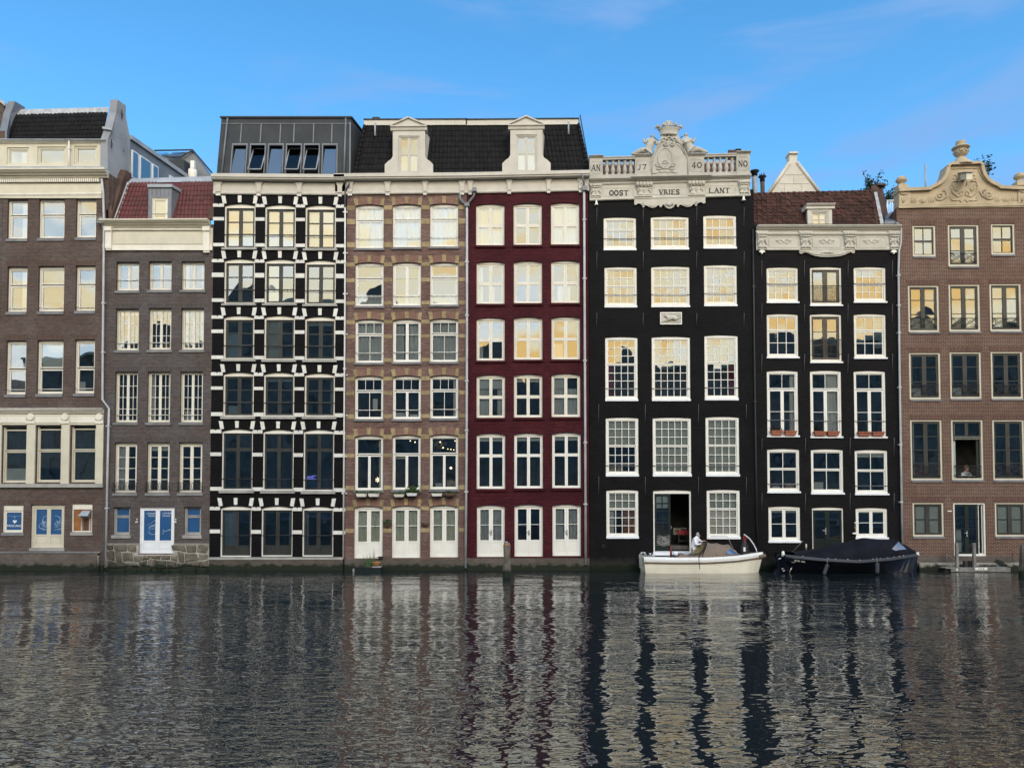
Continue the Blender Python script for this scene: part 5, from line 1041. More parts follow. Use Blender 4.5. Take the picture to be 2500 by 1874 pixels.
# crest
cr = H6.poly('crest', 'j', [(905, 750), (905, 510), (935, 470), (945, 420), (968, 372), (1000, 318), (1022, 282), (1034, 246), (1232, 243), (1246, 280), (1272, 322), (1304, 380), (1328, 428), (1345, 462), (1352, 500), (1352, 740)], TOP, .04, .3)
J3 = lambda x, y, d=-.05: (lambda a: (a[0], d, a[1]))(P('j', x, y))
mb = MB(); mb.tube([J3(905 + 8, 740), J3(918, 530), J3(950, 470), J3(958, 425), J3(985, 370), J3(1020, 330), J3(1060, 306)], .045, 6).tube([J3(1190, 303), J3(1240, 330), J3(1275, 370), J3(1305, 425), J3(1320, 470), J3(1342, 520), J3(1345, 735)], .045, 6)
mb.tube([J3(940, 490), J3(970, 430), J3(1000, 385), J3(1035, 352)], .03, 5).tube([J3(1215, 350), J3(1250, 382), J3(1285, 430), J3(1300, 470)], .03, 5); mb.build('arch_moulding', TOP, cr)
mb = MB(); mb.tube([J3(1075 + 84 * math.cos(a * .2618), 520 + 120 * math.sin(a * .2618)) for a in range(24)], .035, 6, True); mb.build('oval_frame', TOP, cr)
cxz = P('j', 1075, 520); MB().prism([(P('j', 1075 + 78 * math.cos(a * .3927), 520 + 113 * math.sin(a * .3927))) for a in range(16)], -.055, .0).build('oval_field', TOP, cr)
def spiral(cx, cy, r0, turns, sgn, n=16, a0=0): return [(cx + sgn * r0 * (1 - .75 * k / n) * math.cos(a0 + turns * 6.283 * k / n), cy + r0 * (1 - .75 * k / n) * math.sin(a0 + turns * 6.283 * k / n)) for k in range(n + 1)]
mb = MB()
for sg, cx in ((1, 1082), (-1, 1158)):
    mb.tube([J3(*p, -.07) for p in [(1120, 262), (1120 - sg * 30, 285), (1120 - sg * 58, 320)] + spiral(cx, 350, 27, 1.3, -sg, 14, .3)], .036, 6)
    mb.tube([J3(*p, -.07) for p in [(1120 - sg * 12, 300), (1120 - sg * 60, 280), (1120 - sg * 95, 300), (1120 - sg * 85, 330)]], .034, 6); mb.tube([J3(*p, -.07) for p in [(1120 - sg * 5, 250), (1120 - sg * 30, 240), (1120 - sg * 38, 228)]], .026, 5)
    mb.tube([J3(*p, -.06) for p in [(1075 - sg * 60, 620), (1075 - sg * 100, 610), (1075 - sg * 118, 590), (1075 - sg * 100, 575)]], .024, 5); mb.tube([J3(*p, -.06) for p in [(1075 - sg * 40, 640), (1075 - sg * 75, 650), (1075 - sg * 105, 640)]], .022, 5)
mb.tube([J3(*p, -.07) for p in [(1032, 575), (1060, 580), (1112, 574), (1118, 568)]], .018, 5).tube([J3(*p, -.07) for p in [(1045, 560), (1070, 545), (1095, 556)]], .016, 5); mb.ball(J3(1072, 614, -.06), .03)
mb.tube([J3(*p, -.06) for p in [(925, 695), (985, 690), (1005, 672), (1035, 688), (1075, 675), (1110, 688), (1145, 670), (1170, 685), (1218, 688)]], .016, 5)
mb.build('scrollwork', TOP, cr)
# crown
mb = MB(); n = 12
rim = [J3(1122 + 105 * math.cos(a), 240 - 8 * math.sin(a)) for a in (0,)]
c0 = P('j', 1122, 240); c1 = P('j', 1122, 170); ux = (P('j', 1222, 240)[0] - c0[0])
prof = [(ux * .98, c0[1] - .03), (ux * 1.06, c0[1] + .05), (ux * 1.0, c0[1] + .08), (ux * 1.22, c0[1] + .25), (ux * 1.30, c0[1] + .28), (ux * 1.38, c1[1] + .02), (ux * 1.30, c1[1] + .03)]
mb.lathe((c0[0], .02), prof, 20, sy=.42)
cw = mb.build('crown', TOP, cr)
mb = MB()
for a in range(12):
    t_ = a * math.pi / 6; x = c0[0] + ux * 1.36 * math.cos(t_); y = .02 + ux * .57 * math.sin(t_); z = c1[1] + .04
    big = a % 2 == 0; mb.ball((x, y, z + (.09 if big else .04)), .085 if big else .055)
    if big:
        for s_ in (-1, 1): mb.ball((x + s_ * .07, y, z + .04), .05)
        mb.ball((x, y - .02, z + .17), .045)
mb.build('crown_points', 'zinc_dark', cw).active_material = MATS['stone_white']
mb = MB(); a = P('j', 1120, 140)
for (dx, dz, r_) in ((0, 0, .13), (-.12, .06, .09), (.12, .06, .09), (0, .12, .12), (-.16, .15, .07), (.16, .15, .07), (0, .22, .09), (-.1, .22, .07), (.1, .22, .07)): mb.ball((a[0] + dx, 0, a[1] + dz), r_)
mb.build('crown_finial', 'lead', cw)
# reclining mermaids
def mermaid(pts):
    q = {k: (*(lambda b: (b[0], d, b[1]))(P('v', x, y)), r_ * (1.4 if k[0] == 't' or k in ('hip', 'belly') else 1.2 if k in ('head', 'crown') else .62 if k == 'neck' else 1.05)) for k, (x, y, d, r_) in pts.items()}
    return q
mL = mermaid(dict(hip=(590, 590, .02, .17), belly=(600, 510, .0, .14), chest=(630, 450, -.02, .15), neck=(637, 405, -.02, .07), head=(637, 370, -.03, .105), crown=(637, 345, -.03, .08), shR=(560, 430, -.04, .085), elR=(505, 495, -.08, .065), wrR=(490, 440, -.06, .055), haR=(488, 410, -.05, .045),
             shL=(690, 445, -.02, .08), elL=(720, 490, -.06, .06), wrL=(680, 520, -.1, .05), t1=(560, 640, 0, .15), t2=(480, 600, -.04, .115), t3=(430, 620, -.02, .10), t4=(370, 640, 0, .085), t5=(310, 665, 0, .06), t6=(285, 668, 0, .05)))
mR = mermaid(dict(hip=(1240, 560, .02, .17), belly=(1215, 500, 0, .14), chest=(1210, 430, -.02, .155), neck=(1205, 385, -.02, .07), head=(1205, 350, -.03, .11), crown=(1205, 325, -.03, .085), shR=(1290, 430, -.04, .085), elR=(1325, 490, -.08, .065), wrR=(1350, 430, -.06, .055), haR=(1350, 395, -.05, .045),
             shL=(1140, 440, -.02, .08), elL=(1125, 490, -.06, .06), wrL=(1165, 520, -.1, .05), t1=(1290, 610, 0, .15), t2=(1370, 590, -.03, .115), t3=(1430, 590, 0, .10), t4=(1490, 615, 0, .085), t5=(1550, 635, 0, .055), t6=(1580, 642, 0, .04)))
ed = chain('hip', 'belly', 'chest', 'neck', 'head', 'crown') + chain('chest', 'shR', 'elR', 'wrR', 'haR') + chain('chest', 'shL', 'elL', 'wrL') + chain('hip', 't1', 't2', 't3', 't4', 't5', 't6')
for q in (mL, mR):
    me = skin_mesh('mermaid_statue', q, ed, 'hip', 2); me.materials.append(MATS[TOP]); link('mermaid_statue', me, H6.root)
for a, b in (((672, 365), (745, 415)), ((1160, 345), (1092, 395))):
    MB().tube([(P('v', *a)[0], .1, P('v', *a)[1]), (P('v', *b)[0], .15, P('v', *b)[1])], .02, 5).build('stay_rod', 'iron', H6.root)
# frieze consoles
def carved_console(h, c, x, yt, w_, hh, mat, mb=None):
    s = CR[c][2]; own = mb is None; mb = mb or MB()
    cx, zt = P(c, x, yt); z1 = P(c, x, yt + hh)[1]; W2 = w_ / s / 100; Hh = zt - z1
    mb.prism([(cx - W2 * 1.25, zt), (cx + W2 * 1.25, zt), (cx + W2 * 1.02, zt - Hh * .12), (cx + W2 * .98, zt - Hh * .3), (cx + W2 * .72, zt - Hh * .78), (cx + W2 * .9, zt - Hh), (cx - W2 * .9, zt - Hh), (cx - W2 * .72, zt - Hh * .78), (cx - W2 * .98, zt - Hh * .3), (cx - W2 * 1.02, zt - Hh * .12)], -.13, 0)
    for k in range(5): mb.ball((cx + (k - 2) * W2 * .42, -.15, zt - Hh * .17), W2 * .30, .8, 1, 1.1, 8, 5)
    mb.tube([(cx - W2 * .95, -.14, zt - Hh * .3), (cx + W2 * .95, -.14, zt - Hh * .3)], Hh * .06, 6)
    for sg in (-1, 1):
        mb.tube([(cx + sg * W2 * u, -.14, zt - Hh * v) for u, v in ((.85, .38), (.55, .46), (.5, .6), (.78, .56), (.7, .72))], Hh * .045, 5)
        mb.tube([(cx + sg * W2 * u, -.14, zt - Hh * v) for u, v in ((.1, .9), (.5, .84), (.8, .93))], Hh * .05, 5)
    mb.add([(cx - W2 * .35, -.14, zt - Hh * .5), (cx, -.14, zt - Hh * .8), (cx + W2 * .35, -.14, zt - Hh * .5), (cx, -.2, zt - Hh * .52)], [(0, 1, 3), (1, 2, 3), (2, 0, 3)])
    return mb.build('console', mat, h.root)
for x, wd in ((260, 135), (825, 190), (1437, 190), (1997, 135)): carved_console(H6, 'j', x, fy(x) - 4, wd, 170, 'stone_ivory')
for s_, q in (('OOST', (425, 892, 640, 945)), ('VRIES', (1010, 882, 1245, 934)), ('LANT', (1592, 864, 1832, 917))): carved(H6, s_, 'j', *q, -.062, None, .024)
for x0, x1 in ((345, 700), (925, 1330), (1545, 1900)):
    m_ = (x0 + x1) / 2; ya, yb = fy(m_) + 55, by(m_) - 45; q = [(x0 + 25, ya), (x1 - 25, ya), (x1, ya + 25), (x1, yb), (x0, yb), (x0, ya + 25)]
    MB().tube([J3(*p, -.062) for p in q], .013, 4, True).build('panel_moulding', 'stone_ivory', H6.root)
for x in (268, 1992):
    a = P('j', x, by(x) - 2); MB().lathe((a[0], -.08), [(.03, a[1] + .02), (.05, a[1] - .06), (.06, a[1] - .14), (.10, a[1] - .2), (.09, a[1] - .23), (.01, a[1] - .24)], 10).build('bell_drop', 'white', H6.root)
lam = [(712, 1005), (1543, 975), (1543, 1045), (1520, 1052), (1500, 1035), (1470, 1040), (1450, 1055), (1443, 1078), (1428, 1080), (1420, 1062), (1400, 1060), (1375, 1085), (1330, 1092), (1290, 1080), (1262, 1065), (1240, 1068), (1232, 1090), (1215, 1090), (1208, 1062), (1190, 1058), (1178, 1085), (1150, 1105), (1122, 1112), (1090, 1102), (1068, 1080), (1055, 1060), (1038, 1068), (1032, 1092), (1015, 1094), (1005, 1075), (985, 1072), (965, 1092), (925, 1103), (885, 1090), (862, 1075), (835, 1072), (828, 1094), (810, 1096), (802, 1072), (780, 1052), (750, 1052), (735, 1068), (712, 1062)]
lo = H6.poly('lambrequin', 'j', lam, 'stone_ivory', .10, .0)
mb = MB()
for cx, cy in ((922, 1060), (1330, 1050)): mb.tube([J3(cx + 36 * math.cos(a * .5236 + .3), cy + 24 * math.sin(a * .5236 + .3), -.11) for a in range(6)], .022, 5)
for cx, cy, sg in ((1095, 1058, 1), (1150, 1056, -1), (815, 1058, 1), (1436, 1040, -1)): mb.tube([J3(*p, -.11) for p in spiral(cx, cy, 24, 1.2, sg, 10)], .02, 5)
for k in range(7): mb.tube([J3(1122, 1040, -.11), J3(1122 + (k - 3) * 17, 1095 - abs(k - 3) * 8, -.12)], .022, 5)
for a, b in (((715, 978), (915, 970)), ((1340, 962), (1540, 955))): mb.sweep(P('j', *a), P('j', *b), [(0, .06), (-.17, .06), (-.17, .0), (-.12, -.04), (0, -.04)])
mb.build('lambrequin_carving', 'stone_ivory', lo)
H6.finish()
# little things seen through the open door
a = P('l', 1000, 1380, .9); z0 = H6.floors[-1]; zf_ = P('l', 990, 1385, .6)[1]
fl_ = MB().box(P('l', 740, 1380, .5)[0], P('l', 1082, 1380, .5)[0], .31, 2.5, zf_ - .25, zf_ - .02).build('door_floor', 'wood_grey', H6.root)
ch = thing('chair', 'dark wooden chair with red seat back inside the open doorway', 'chair', (a[0], .95, zf_ - .02))
cx = P('l', 1005, 1300, .95)[0]
for dx in (-.24, .24):
    for dy in (0, .42): MB().tube([(cx + dx, .75 + dy, zf_ - .02), (cx + dx, .75 + dy, zf_ + (.55 if dy else 1.05))], .025, 5).build('leg', 'black_rubber', ch)
MB().box(cx - .27, cx + .27, .74, 1.2, zf_ + .52, zf_ + .58).build('seat', 'black_rubber', ch); MB().box(cx - .27, cx + .27, .72, .78, zf_ + .86, zf_ + 1.1).build('backrest', 'red_paint', ch)
for x, y, s_ in ((950, 1192, .16), (1008, 1190, .17)):
    a = P('l', x, y, 1.6); pf = thing('picture_frame', ['small framed picture leaning on the shelf inside the open doorway', 'framed picture with blue figure above the red chair in the doorway'][x > 960], 'picture', (a[0], 1.6, a[1] - s_)); MB().box(a[0] - s_, a[0] + s_, 1.6, 1.63, a[1] - s_, a[1] + s_).build('frame', 'cream', pf); MB().box(a[0] - s_ * .7, a[0] + s_ * .7, 1.585, 1.6, a[1] - s_ * .7, a[1] + s_ * .7).build('image', 'picture' if x < 960 else 'film_blue', pf)
# roof behind the attic
BL, BR = P3('j', 200, 790, 1.2), P3('j', 2060, 745, 1.2); TL, TR = P3('j', 215, 600, 2.6), P3('j', 2060, 560, 2.6)
rf = MB().quad(BL, BR, TR, TL).quad(TL, TR, TR + Vector((.6, 3, -2)), TL + Vector((.6, 3, -2))).build('roof', 'tile_brown', H6.root)
MB().tube([TL, TR], .12, 8).build('ridge', 'lead', rf)
# chimneys behind the attic
x, z = W(1795, 382, 3); c1 = thing('chimney', 'brown brick chimney with round cowl behind the carved balustrade', 'chimney', (x, 3, z - 2)); MB().box(x - .45, x + .42, 2.7, 3.4, z - 2.5, z + .12).build('stack', 'chimney_brown', c1)
MB().lathe((x + .12, 3), [(.12, z + .1), (.12, z + .25), (.22, z + .27), (.22, z + .33), (.05, z + .38)], 10).build('cowl', 'iron', c1)
for k in range(3): MB().ball((x - .35 + .14 * k, 2.85, z + .2), .09).build('cap_stone', 'chimney_brown', c1)
for px, yt, yb, r_, m_, lab in ((1842, 417, 482, .13, 'zinc_pale', 'rusty metal flue with flat round cap beside the carved attic'), (1861, 430, 482, .11, 'chimney_brown', 'brown flue pipe with pronged crown cap, second from the carved attic')):
    x, z1 = W(px, yt, 1.6); x2, z0 = W(px + 2, yb, 1.6); o = thing('flue', lab, 'chimney', (x2, 1.6, z0)); MB().tube([(x2, 1.6, z0 - .6), (x, 1.6, z1 - .12)], r_, 12).build('pipe', m_, o)
    MB().lathe((x, 1.6), [(r_ * 1.15, z1 - .3), (r_ * 1.15, z1 - .08), (r_ * 1.9, z1 - .05), (r_ * 1.7, z1), (.02, z1 + .02)], 12).build('cap', 'iron', o)
    if px > 1850:
        for k in range(6): MB().tube([(x + r_ * math.cos(k), 1.6 + r_ * math.sin(k), z1 - .05), (x + r_ * 1.2 * math.cos(k), 1.6 + r_ * 1.2 * math.sin(k), z1 + .12)], .02, 4).build('prong', 'iron', o)
        MB().lathe((x2, 1.6), [(r_ * 1.5, z0 + .1), (r_ * 1.8, z0 + .12), (r_ * 1.8, z0 + .16), (r_, z0 + .18)], 10).build('collar', 'iron', o)

# ================================================================== house 7: second charcoal house
H7 = House('charcoal_house', 'narrower charcoal house with brown pantile roof and ivory carved cornice', 1845.5, 2196, 548, 'paint_charcoal_b')
X7 = H7
g2 = lambda nx, nt, nb, sp: [(0, 0, 1, sp, nx, nt, .05, .03, 'white'), (0, sp, 1, 1, nx, nb, .06, .03, 'white', {'back': .025})]
dk = [(0, 0, .5, 1, 1, 1, .11, .03, 'brown_sash', {'back': .03}), (.5, 0, 1, 1, 1, 1, .11, .03, 'brown_sash', {'back': .03})]
dk2 = [(0, 0, .5, 1, 1, 3, .11, .03, 'brown_sash', {'back': .03}), (.5, 0, 1, 1, 1, 3, .11, .03, 'brown_sash', {'back': .03})]
fr = [(0, 0, 1, .26, 2, 1, .05, .025, 'white'), (0, .27, .5, 1, 1, 2, .075, .025, 'white', {'rows': [.5, .5]}), (.5, .27, 1, 1, 1, 2, .075, .025, 'white', {'rows': [.5, .5]})]
ca2 = [(0, 0, .5, 1, 1, 2, .075, .025, 'white'), (.5, 0, 1, 1, 1, 2, .075, .025, 'white')]
rows7 = [('n', [(298, 133, 615, 500), (738, 130, 1055, 530), (1180, 130, 1503, 497)], [g2(4, 2, 2, .49), dk, g2(4, 2, 2, .49)], (.47, None, .47)), ('n', [(300, 605, 617, 1057), (738, 605, 1055, 1105), (1182, 605, 1505, 1063)], [g2(3, 1, 2, .36), dk2, g2(3, 1, 2, .36)], (None, None, None)),
         ('n', [(302, 1178, 617, 1853), (740, 1178, 1055, 1862), (1183, 1180, 1503, 1864)], [fr, fr, fr], (.78, .78, .78)), ('o', [(290, 375, 600, 803), (712, 378, 1022, 815), (1135, 385, 1450, 822)], [g2(2, 1, 1, .46)] * 3, (.86, None, .86)), ('o', [(302, 930, 607, 1280), None, (1143, 943, 1447, 1245)], [ca2, None, ca2], (None,) * 3)]
for ri, (c, ws, sas, bv) in enumerate(rows7):
    s = CR[c][2]
    for k, q in enumerate(ws):
        if q is None: continue
        q = (q[0], q[1], q[2], q[3] - 4.3 * s); R = RC(c, *q); cu = []
        if ri < 2: cu = [(0, .985, .06, 1, 'blind_dark', 0)]
        if ri == 2: cu = [[(.8, 0, 1, 1, 'curtain_white', 2)], [(.52, 0, 1, 1, 'curtain_white', 4), (0, 0, .1, 1, 'curtain_white', 1)], []][k]
        wo = window(H7, R, sas[k], fw=.085, ft=.085, fb=.10, arch=.045, dep=.04, fmat='white' if ri > 1 else 'cream_pale', sill=(.085, .035, .07, 'white_cool'), bars=(bv[k],) if bv[k] else (), barmat='sill_grey', curt=cu, tilt=.016)
        if k == 1 and ri < 2:
            za, zb = (P('n', 800, 322)[1], P('n', 800, 470)[1]) if ri == 0 else (P('n', 800, 865)[1], P('n', 800, 1015)[1]); mb = MB()
            for z in (za, zb): mb.tube([(R[0] + .04, -.03, z), (R[2] - .04, -.03, z)], .017, 5)
            for t_ in range(18): xx = R[0] + .08 + (R[2] - R[0] - .16) * t_ / 17; mb.tube([(xx, -.03, za), (xx, -.03, zb)], .009, 4)
            mb.build('railing', 'iron', wo)
    H7.floors.append(R[1] - .45)
R = RC('o', 723, 937, 1025, 1345)
wo = window(H7, R, [(0, 0, .5, 1, 1, 2, .1, .025, 'green_black', {'low': .26}), (.5, 0, 1, 1, 1, 2, .1, .025, 'green_black', {'low': .26})], fw=.055, ft=.10, fb=.03, arch=.045, dep=.05, fmat='white', name='door', sill=(.12, .03, .05, 'sill_light'))
a = P('o', 857, 1170); MB().box(a[0] - .03, a[0] + .03, .05, .08, a[1] - .15, a[1] + .16).tube([(a[0], .05, a[1] + .03), (a[0], .02, a[1] + .03), (a[0] - .13, .02, a[1] + .03)], .018, 6).build('handle', 'chrome', wo)
for c, xs, yy_ in (('n', (248, 680, 1120, 1568), [(65, 260), (505, 695), (1010, 1205)]), ('o', (238, 657, 1087, 1510), [(270, 440), (800, 975)])):
    for y0, y1 in yy_:
        for x in xs: a, b = P(c, x, y0), P(c, x - 5, y1); MB().tube([(a[0], -.03, a[1]), (b[0], -.03, b[1])], .014, 5).build('wall_tie', 'iron_grey', H7.root)
# cornice
H7.box('frieze', 'm', 236, 1275, 2044, 1510, 'stone_ivory', .06)
H7.mould('cornice', 'm', (240, 1208), (2050, 1206), 'stone_ivory', cyma(.28, .26, .3)); H7.box('cornice_lead', 'm', 240, 1201, 2052, 1207, 'zinc_dark', .29, .3)
H7.mould('cornice_bed', 'm', (240, 1300), (2042, 1298), 'stone_ivory', [(.02, 0), (-.13, 0), (-.13, -.05), (-.09, -.1), (.02, -.1)])
H7.mould('frieze_moulding', 'm', (238, 1490), (2044, 1486), 'stone_ivory', [(.02, 0), (-.08, 0), (-.1, -.04), (-.08, -.09), (.02, -.09)])
for x, wd in ((305, 130), (855, 150), (1410, 150), (1972, 130)): carved_console(H7, 'm', x, 1272, wd, 235, 'stone_ivory')
M3 = lambda x, y, d=-.065: (lambda a: (a[0], d, a[1]))(P('m', x, y))
for x0, x1 in ((395, 765), (945, 1305), (1500, 1875)):
    q = [(x0 + 30, 1345), (x1 - 30, 1345), (x1, 1370), (x1, 1480), (x0, 1480), (x0, 1370)]; MB().tube([M3(*p) for p in q], .013, 4, True).build('panel_moulding', 'stone_ivory', H7.root)
    m_ = (x0 + x1) / 2; mb = MB()
    for sg in (-1, 1):
        mb.tube([M3(*p) for p in [(m_ - sg * 12, 1400), (m_ - sg * 45, 1372), (m_ - sg * 60, 1395), (m_ - sg * 100, 1390)]], .022, 5); mb.tube([M3(*p) for p in [(m_ - sg * 12, 1405), (m_ - sg * 40, 1430), (m_ - sg * 75, 1405), (m_ - sg * 92, 1412)]], .02, 5)
    mb.ball(M3(m_, 1402), .07, 1, .4, 1); mb.build('carving', 'stone_ivory', H7.root)
for x in (305, 1968):
    a = P('m', x, 1512); mb = MB(); mb.prism([(a[0] - .07, a[1]), (a[0] + .07, a[1]), (a[0] + .16, a[1] - .1), (a[0] + .06, a[1] - .12), (a[0], a[1] - .2), (a[0] - .06, a[1] - .12), (a[0] - .16, a[1] - .1)], -.12, 0); mb.build('leaf_drop', 'white', H7.root)
lo = H7.poly('lambrequin', 'm', [(780, 1512), (1475, 1510), (1475, 1545), (1455, 1552), (1425, 1540), (1390, 1550), (1350, 1570), (1290, 1588), (1210, 1597), (1125, 1600), (1040, 1596), (970, 1585), (910, 1562), (860, 1542), (830, 1545), (805, 1560), (780, 1550)], 'stone_ivory', .10, 0.)
mb = MB(); mb.tube([M3(*p, -.11) for p in [(790, 1535), (840, 1525), (900, 1545), (970, 1568), (1125, 1582), (1290, 1570), (1380, 1535), (1465, 1528)]], .022, 5)
for cx, sg in ((1060, 1), (1190, -1)): mb.tube([M3(*p, -.11) for p in spiral(cx, 1555, 26, 1.2, sg, 10)], .02, 5)
for k in range(5): mb.tube([M3(1125, 1530, -.11), M3(1125 + (k - 2) * 24, 1565 - abs(k - 2) * 6, -.12)], .022, 5)
mb.build('lambrequin_carving', 'stone_ivory', lo)
# roof
BL, BR, TL, TR = P3('m', 188, 1205, .2), P3('m', 1838, 1200, .2), P3('m', 180, 815, 1.35), P3('m', 1742, 776, 1.35)
rf = MB().quad(BL, BR, TR, TL).build('roof', 'tile_brown', H7.root)
tile_roof(rf, BL, BR, TL, TR, 26, 10, 'tile_brown', [lambda u, v: .40 < u < .61 and v < .60], jit=.03, rise=.24)
for k in range(21):
    p, q = TL.lerp(TR, k / 21), TL.lerp(TR, (k + 1.12) / 21); MB().tube([p + Vector((0, 0, .05 + .01 * (k % 2))), q + Vector((0, 0, .03))], .10, 8, taper=.88).build('ridge_tile', 'tile_brown', rf)
# dormer
y0 = .1; g = lambda x, y: P('m', x, y, y0)
mb = MB(); R = (*g(935, 1205), *g(1150, 1012)); a, b = g(890, 1205), g(1198, 985)
wall_mesh(mb, a[0], b[0], a[1], b[1], [(*R, 0)], y0, .15); kk = SKEW * 1.1
for x in (a[0], b[0]): mb.quad((x, y0, a[1]), (x + kk, y0 + 1.1, a[1]), (x + kk, y0 + 1.1, b[1]), (x, y0, b[1]))
mb.quad((a[0] + kk, y0 + 1.1, a[1]), (b[0] + kk, y0 + 1.1, a[1]), (b[0] + kk, y0 + 1.1, b[1]), (a[0] + kk, y0 + 1.1, b[1]))
do = mb.build('dormer', 'trim_grey', H7.root)
window(do, R, [(0, 0, 1, 1, 2, 2, .05, .03, 'trim_grey')], fw=.07, fb=.02, fmat='trim_grey', dep=.03, y0=y0, ops=False, curt=[(0, 0, 1, 1, 'blind_cream', 0)])
A, B = g(866, 928), g(1228, 924); MB().sweep(A, B, [(y0 + 1.2, 0), (y0 - .16, 0), (y0 - .16, -.03), (y0 - .1, -.1), (y0 - .06, -.12), (y0 - .06, -.24), (y0 + 1.2, -.24)]).build('dormer_cornice', 'trim_grey', do)
# right verge: brick chimney wall and lead
gable(H7, 'm', [(1838, 1200, .1), (1762, 770, 1.3), (1765, 690, 1.35), (1832, 690, 1.7), (1850, 760, 1.9), (1905, 1040, 2.2), (1905, 1200, 2.2)], .28, 'chimney_brown', 'verge_wall')
MB().hexa([P3('m', 1815, 1200, .08), P3('m', 1862, 1200, .08), P3('m', 1768, 768, 1.25), P3('m', 1730, 772, 1.25)], [P3('m', 1815, 1200, .2), P3('m', 1862, 1200, .2), P3('m', 1768, 768, 1.35), P3('m', 1730, 772, 1.35)]).build('verge_flashing', 'lead', rf)
a = P3('m', 1795, 690, 1.5); MB().box(a.x - .2, a.x + .22, 1.3, 1.9, a.z - .05, a.z + .04).build('chimney_cap', 'chimney_brown', rf)
MB().hexa([P3('m', 1862, 1200, .1), P3('m', 2040, 1200, .1), P3('m', 2040, 1180, 2.4), P3('m', 1862, 1180, 2.4)], [P3('m', 1862, 1150, .1), P3('m', 2030, 1130, .1), P3('m', 2030, 990, 2.4), P3('m', 1870, 1060, 2.4)]).build('valley_gutter', 'zinc', rf)
H7.finish()
# white railing of a roof terrace and plants behind
a = P3('m', 1895, 1040, 3); rl = thing('roof_railing', 'white upright roof terrace railing between pantile roof and sandstone gable', 'railing', (a.x, 3, a.z))
z1, z0 = P3('m', 1900, 878, 3).z, P3('m', 1900, 1045, 3).z; x0, x1 = P3('m', 1897, 900, 3).x, P3('m', 2045, 900, 3).x
MB().tube([(x0, 3, z1), (x1, 3, z1)], .035, 6).build('rail', 'white_cool', rl)
for k in range(8): xx = x0 + (x1 - x0) * k / 7; MB().tube([(xx, 3, z0 - .3), (xx, 3, z1)], .03 if k == 0 else .018, 5).build('bar', 'white_cool', rl)
# white gable far behind
y = 14; q = lambda x, yy: P('m', x, yy, y); gb = thing('plaster_gable', 'pale plastered pointed gable with short chimney top rising behind pantile roof', 'gable', (*[q(720, 800)[0]], y, 0))
body = [q(385, 800), q(660, 395), q(660, 275), q(760, 272), q(756, 385), q(1055, 795)]; zb = body[0][1] - 4
MB().prism([(body[0][0], zb)] + body + [(body[-1][0], zb)], y, y + .6).build('wall', 'stone_ivory', gb)
mb = MB()
for p0, p1 in ((q(385, 800), q(660, 400)), (q(756, 390), q(1055, 795))): mb.tube([(p0[0], y, p0[1] - .02), (p1[0], y, p1[1])], .13, 6)
mb.box(q(652, 300)[0], q(766, 300)[0], y - .12, y + .7, q(700, 292)[1], q(700, 268)[1]); mb.build('coping', 'trim_grey', gb)
mb = MB()
for yy, xa, xb in ((552, 600, 830), (665, 525, 905), (780, 455, 990)): mb.box(q(xa, yy)[0], q(xb, yy)[0], y - .02, y, q(xa, yy + 3)[1], q(xa, yy)[1])
for x, ya, yb in ((712, 552, 665), (595, 665, 780), (812, 665, 780)): mb.box(q(x, ya)[0], q(x + 3, ya)[0], y - .018, y, q(x, yb)[1], q(x, ya)[1])
mb.build('panel_joint', 'sill_light', gb)

# ================================================================== house 8: chestnut brick with sandstone bell gable
H8 = House('gabled_house', 'chestnut brick house with sandstone bell gable, urn and hoist beam', 2196.5, 2516, 506, 'brick_chestnut')
dks = lambda rows: [(0, 0, .5, 1, 1, len(rows), .10, .035, 'dark_sash', {'rows': rows, 'back': .02}), (.5, 0, 1, 1, 1, len(rows), .10, .035, 'dark_sash', {'rows': rows, 'back': .02})]
sq = [(0, 0, 1, .5, 2, 1, .05, .035, 'dark_sash', {'back': .02}), (0, .5, 1, 1, 2, 1, .05, .035, 'dark_sash', {'back': .02})]
def x_rail(wo, R, za, zb):
    mb = MB(); y = .02; a, b = R[0] + .1, R[2] - .1; m_ = (a + b) / 2; h_ = (za - zb)
    for z in (za, zb): mb.tube([(a, y, z), (b, y, z)], .014, 5)
    for sg in (-1, 1):
        e = a if sg < 0 else b
        for bend in (.0, .10):
            mb.tube([(m_ + (e - m_) * t_, y, zb + h_ * (t_ if True else 0) + bend * math.sin(t_ * 3.14)) for t_ in [k / 8 for k in range(9)]], .009, 4); mb.tube([(m_ + (e - m_) * t_, y, za - h_ * t_ - bend * math.sin(t_ * 3.14)) for t_ in [k / 8 for k in range(9)]], .009, 4)
        for o in (.18, .26): mb.tube([(e - sg * (.02 + o * math.sin(t_ * 3.14)), y, zb + h_ * t_) for t_ in [k / 8 for k in range(9)]], .009, 4)
    for t_ in (-.04, 0, .04): mb.tube([(m_ + t_, y, zb), (m_ + t_ * 1.6, y, (za + zb) / 2), (m_ + t_, y, za)], .009, 4)
    mb.build('railing', 'iron', wo)
rows8 = [('p', [(332, 1125, 607, 1490), (755, 1115, 1122, 1608), (1268, 1105, 1550, 1468)]), ('q', [(265, 262, 612, 783), (723, 250, 1073, 777), (1183, 243, 1537, 773)]), ('q', [(277, 1018, 630, 1540), (735, 1010, 1088, 1533), (1197, 1005, 1553, 1533)]), ('r', [(238, 168, 530, 722), (615, 168, 908, 720), (995, 168, 1288, 722)]), ('r', [(258, 928, 545, 1240), None, (1015, 928, 1305, 1240)])]
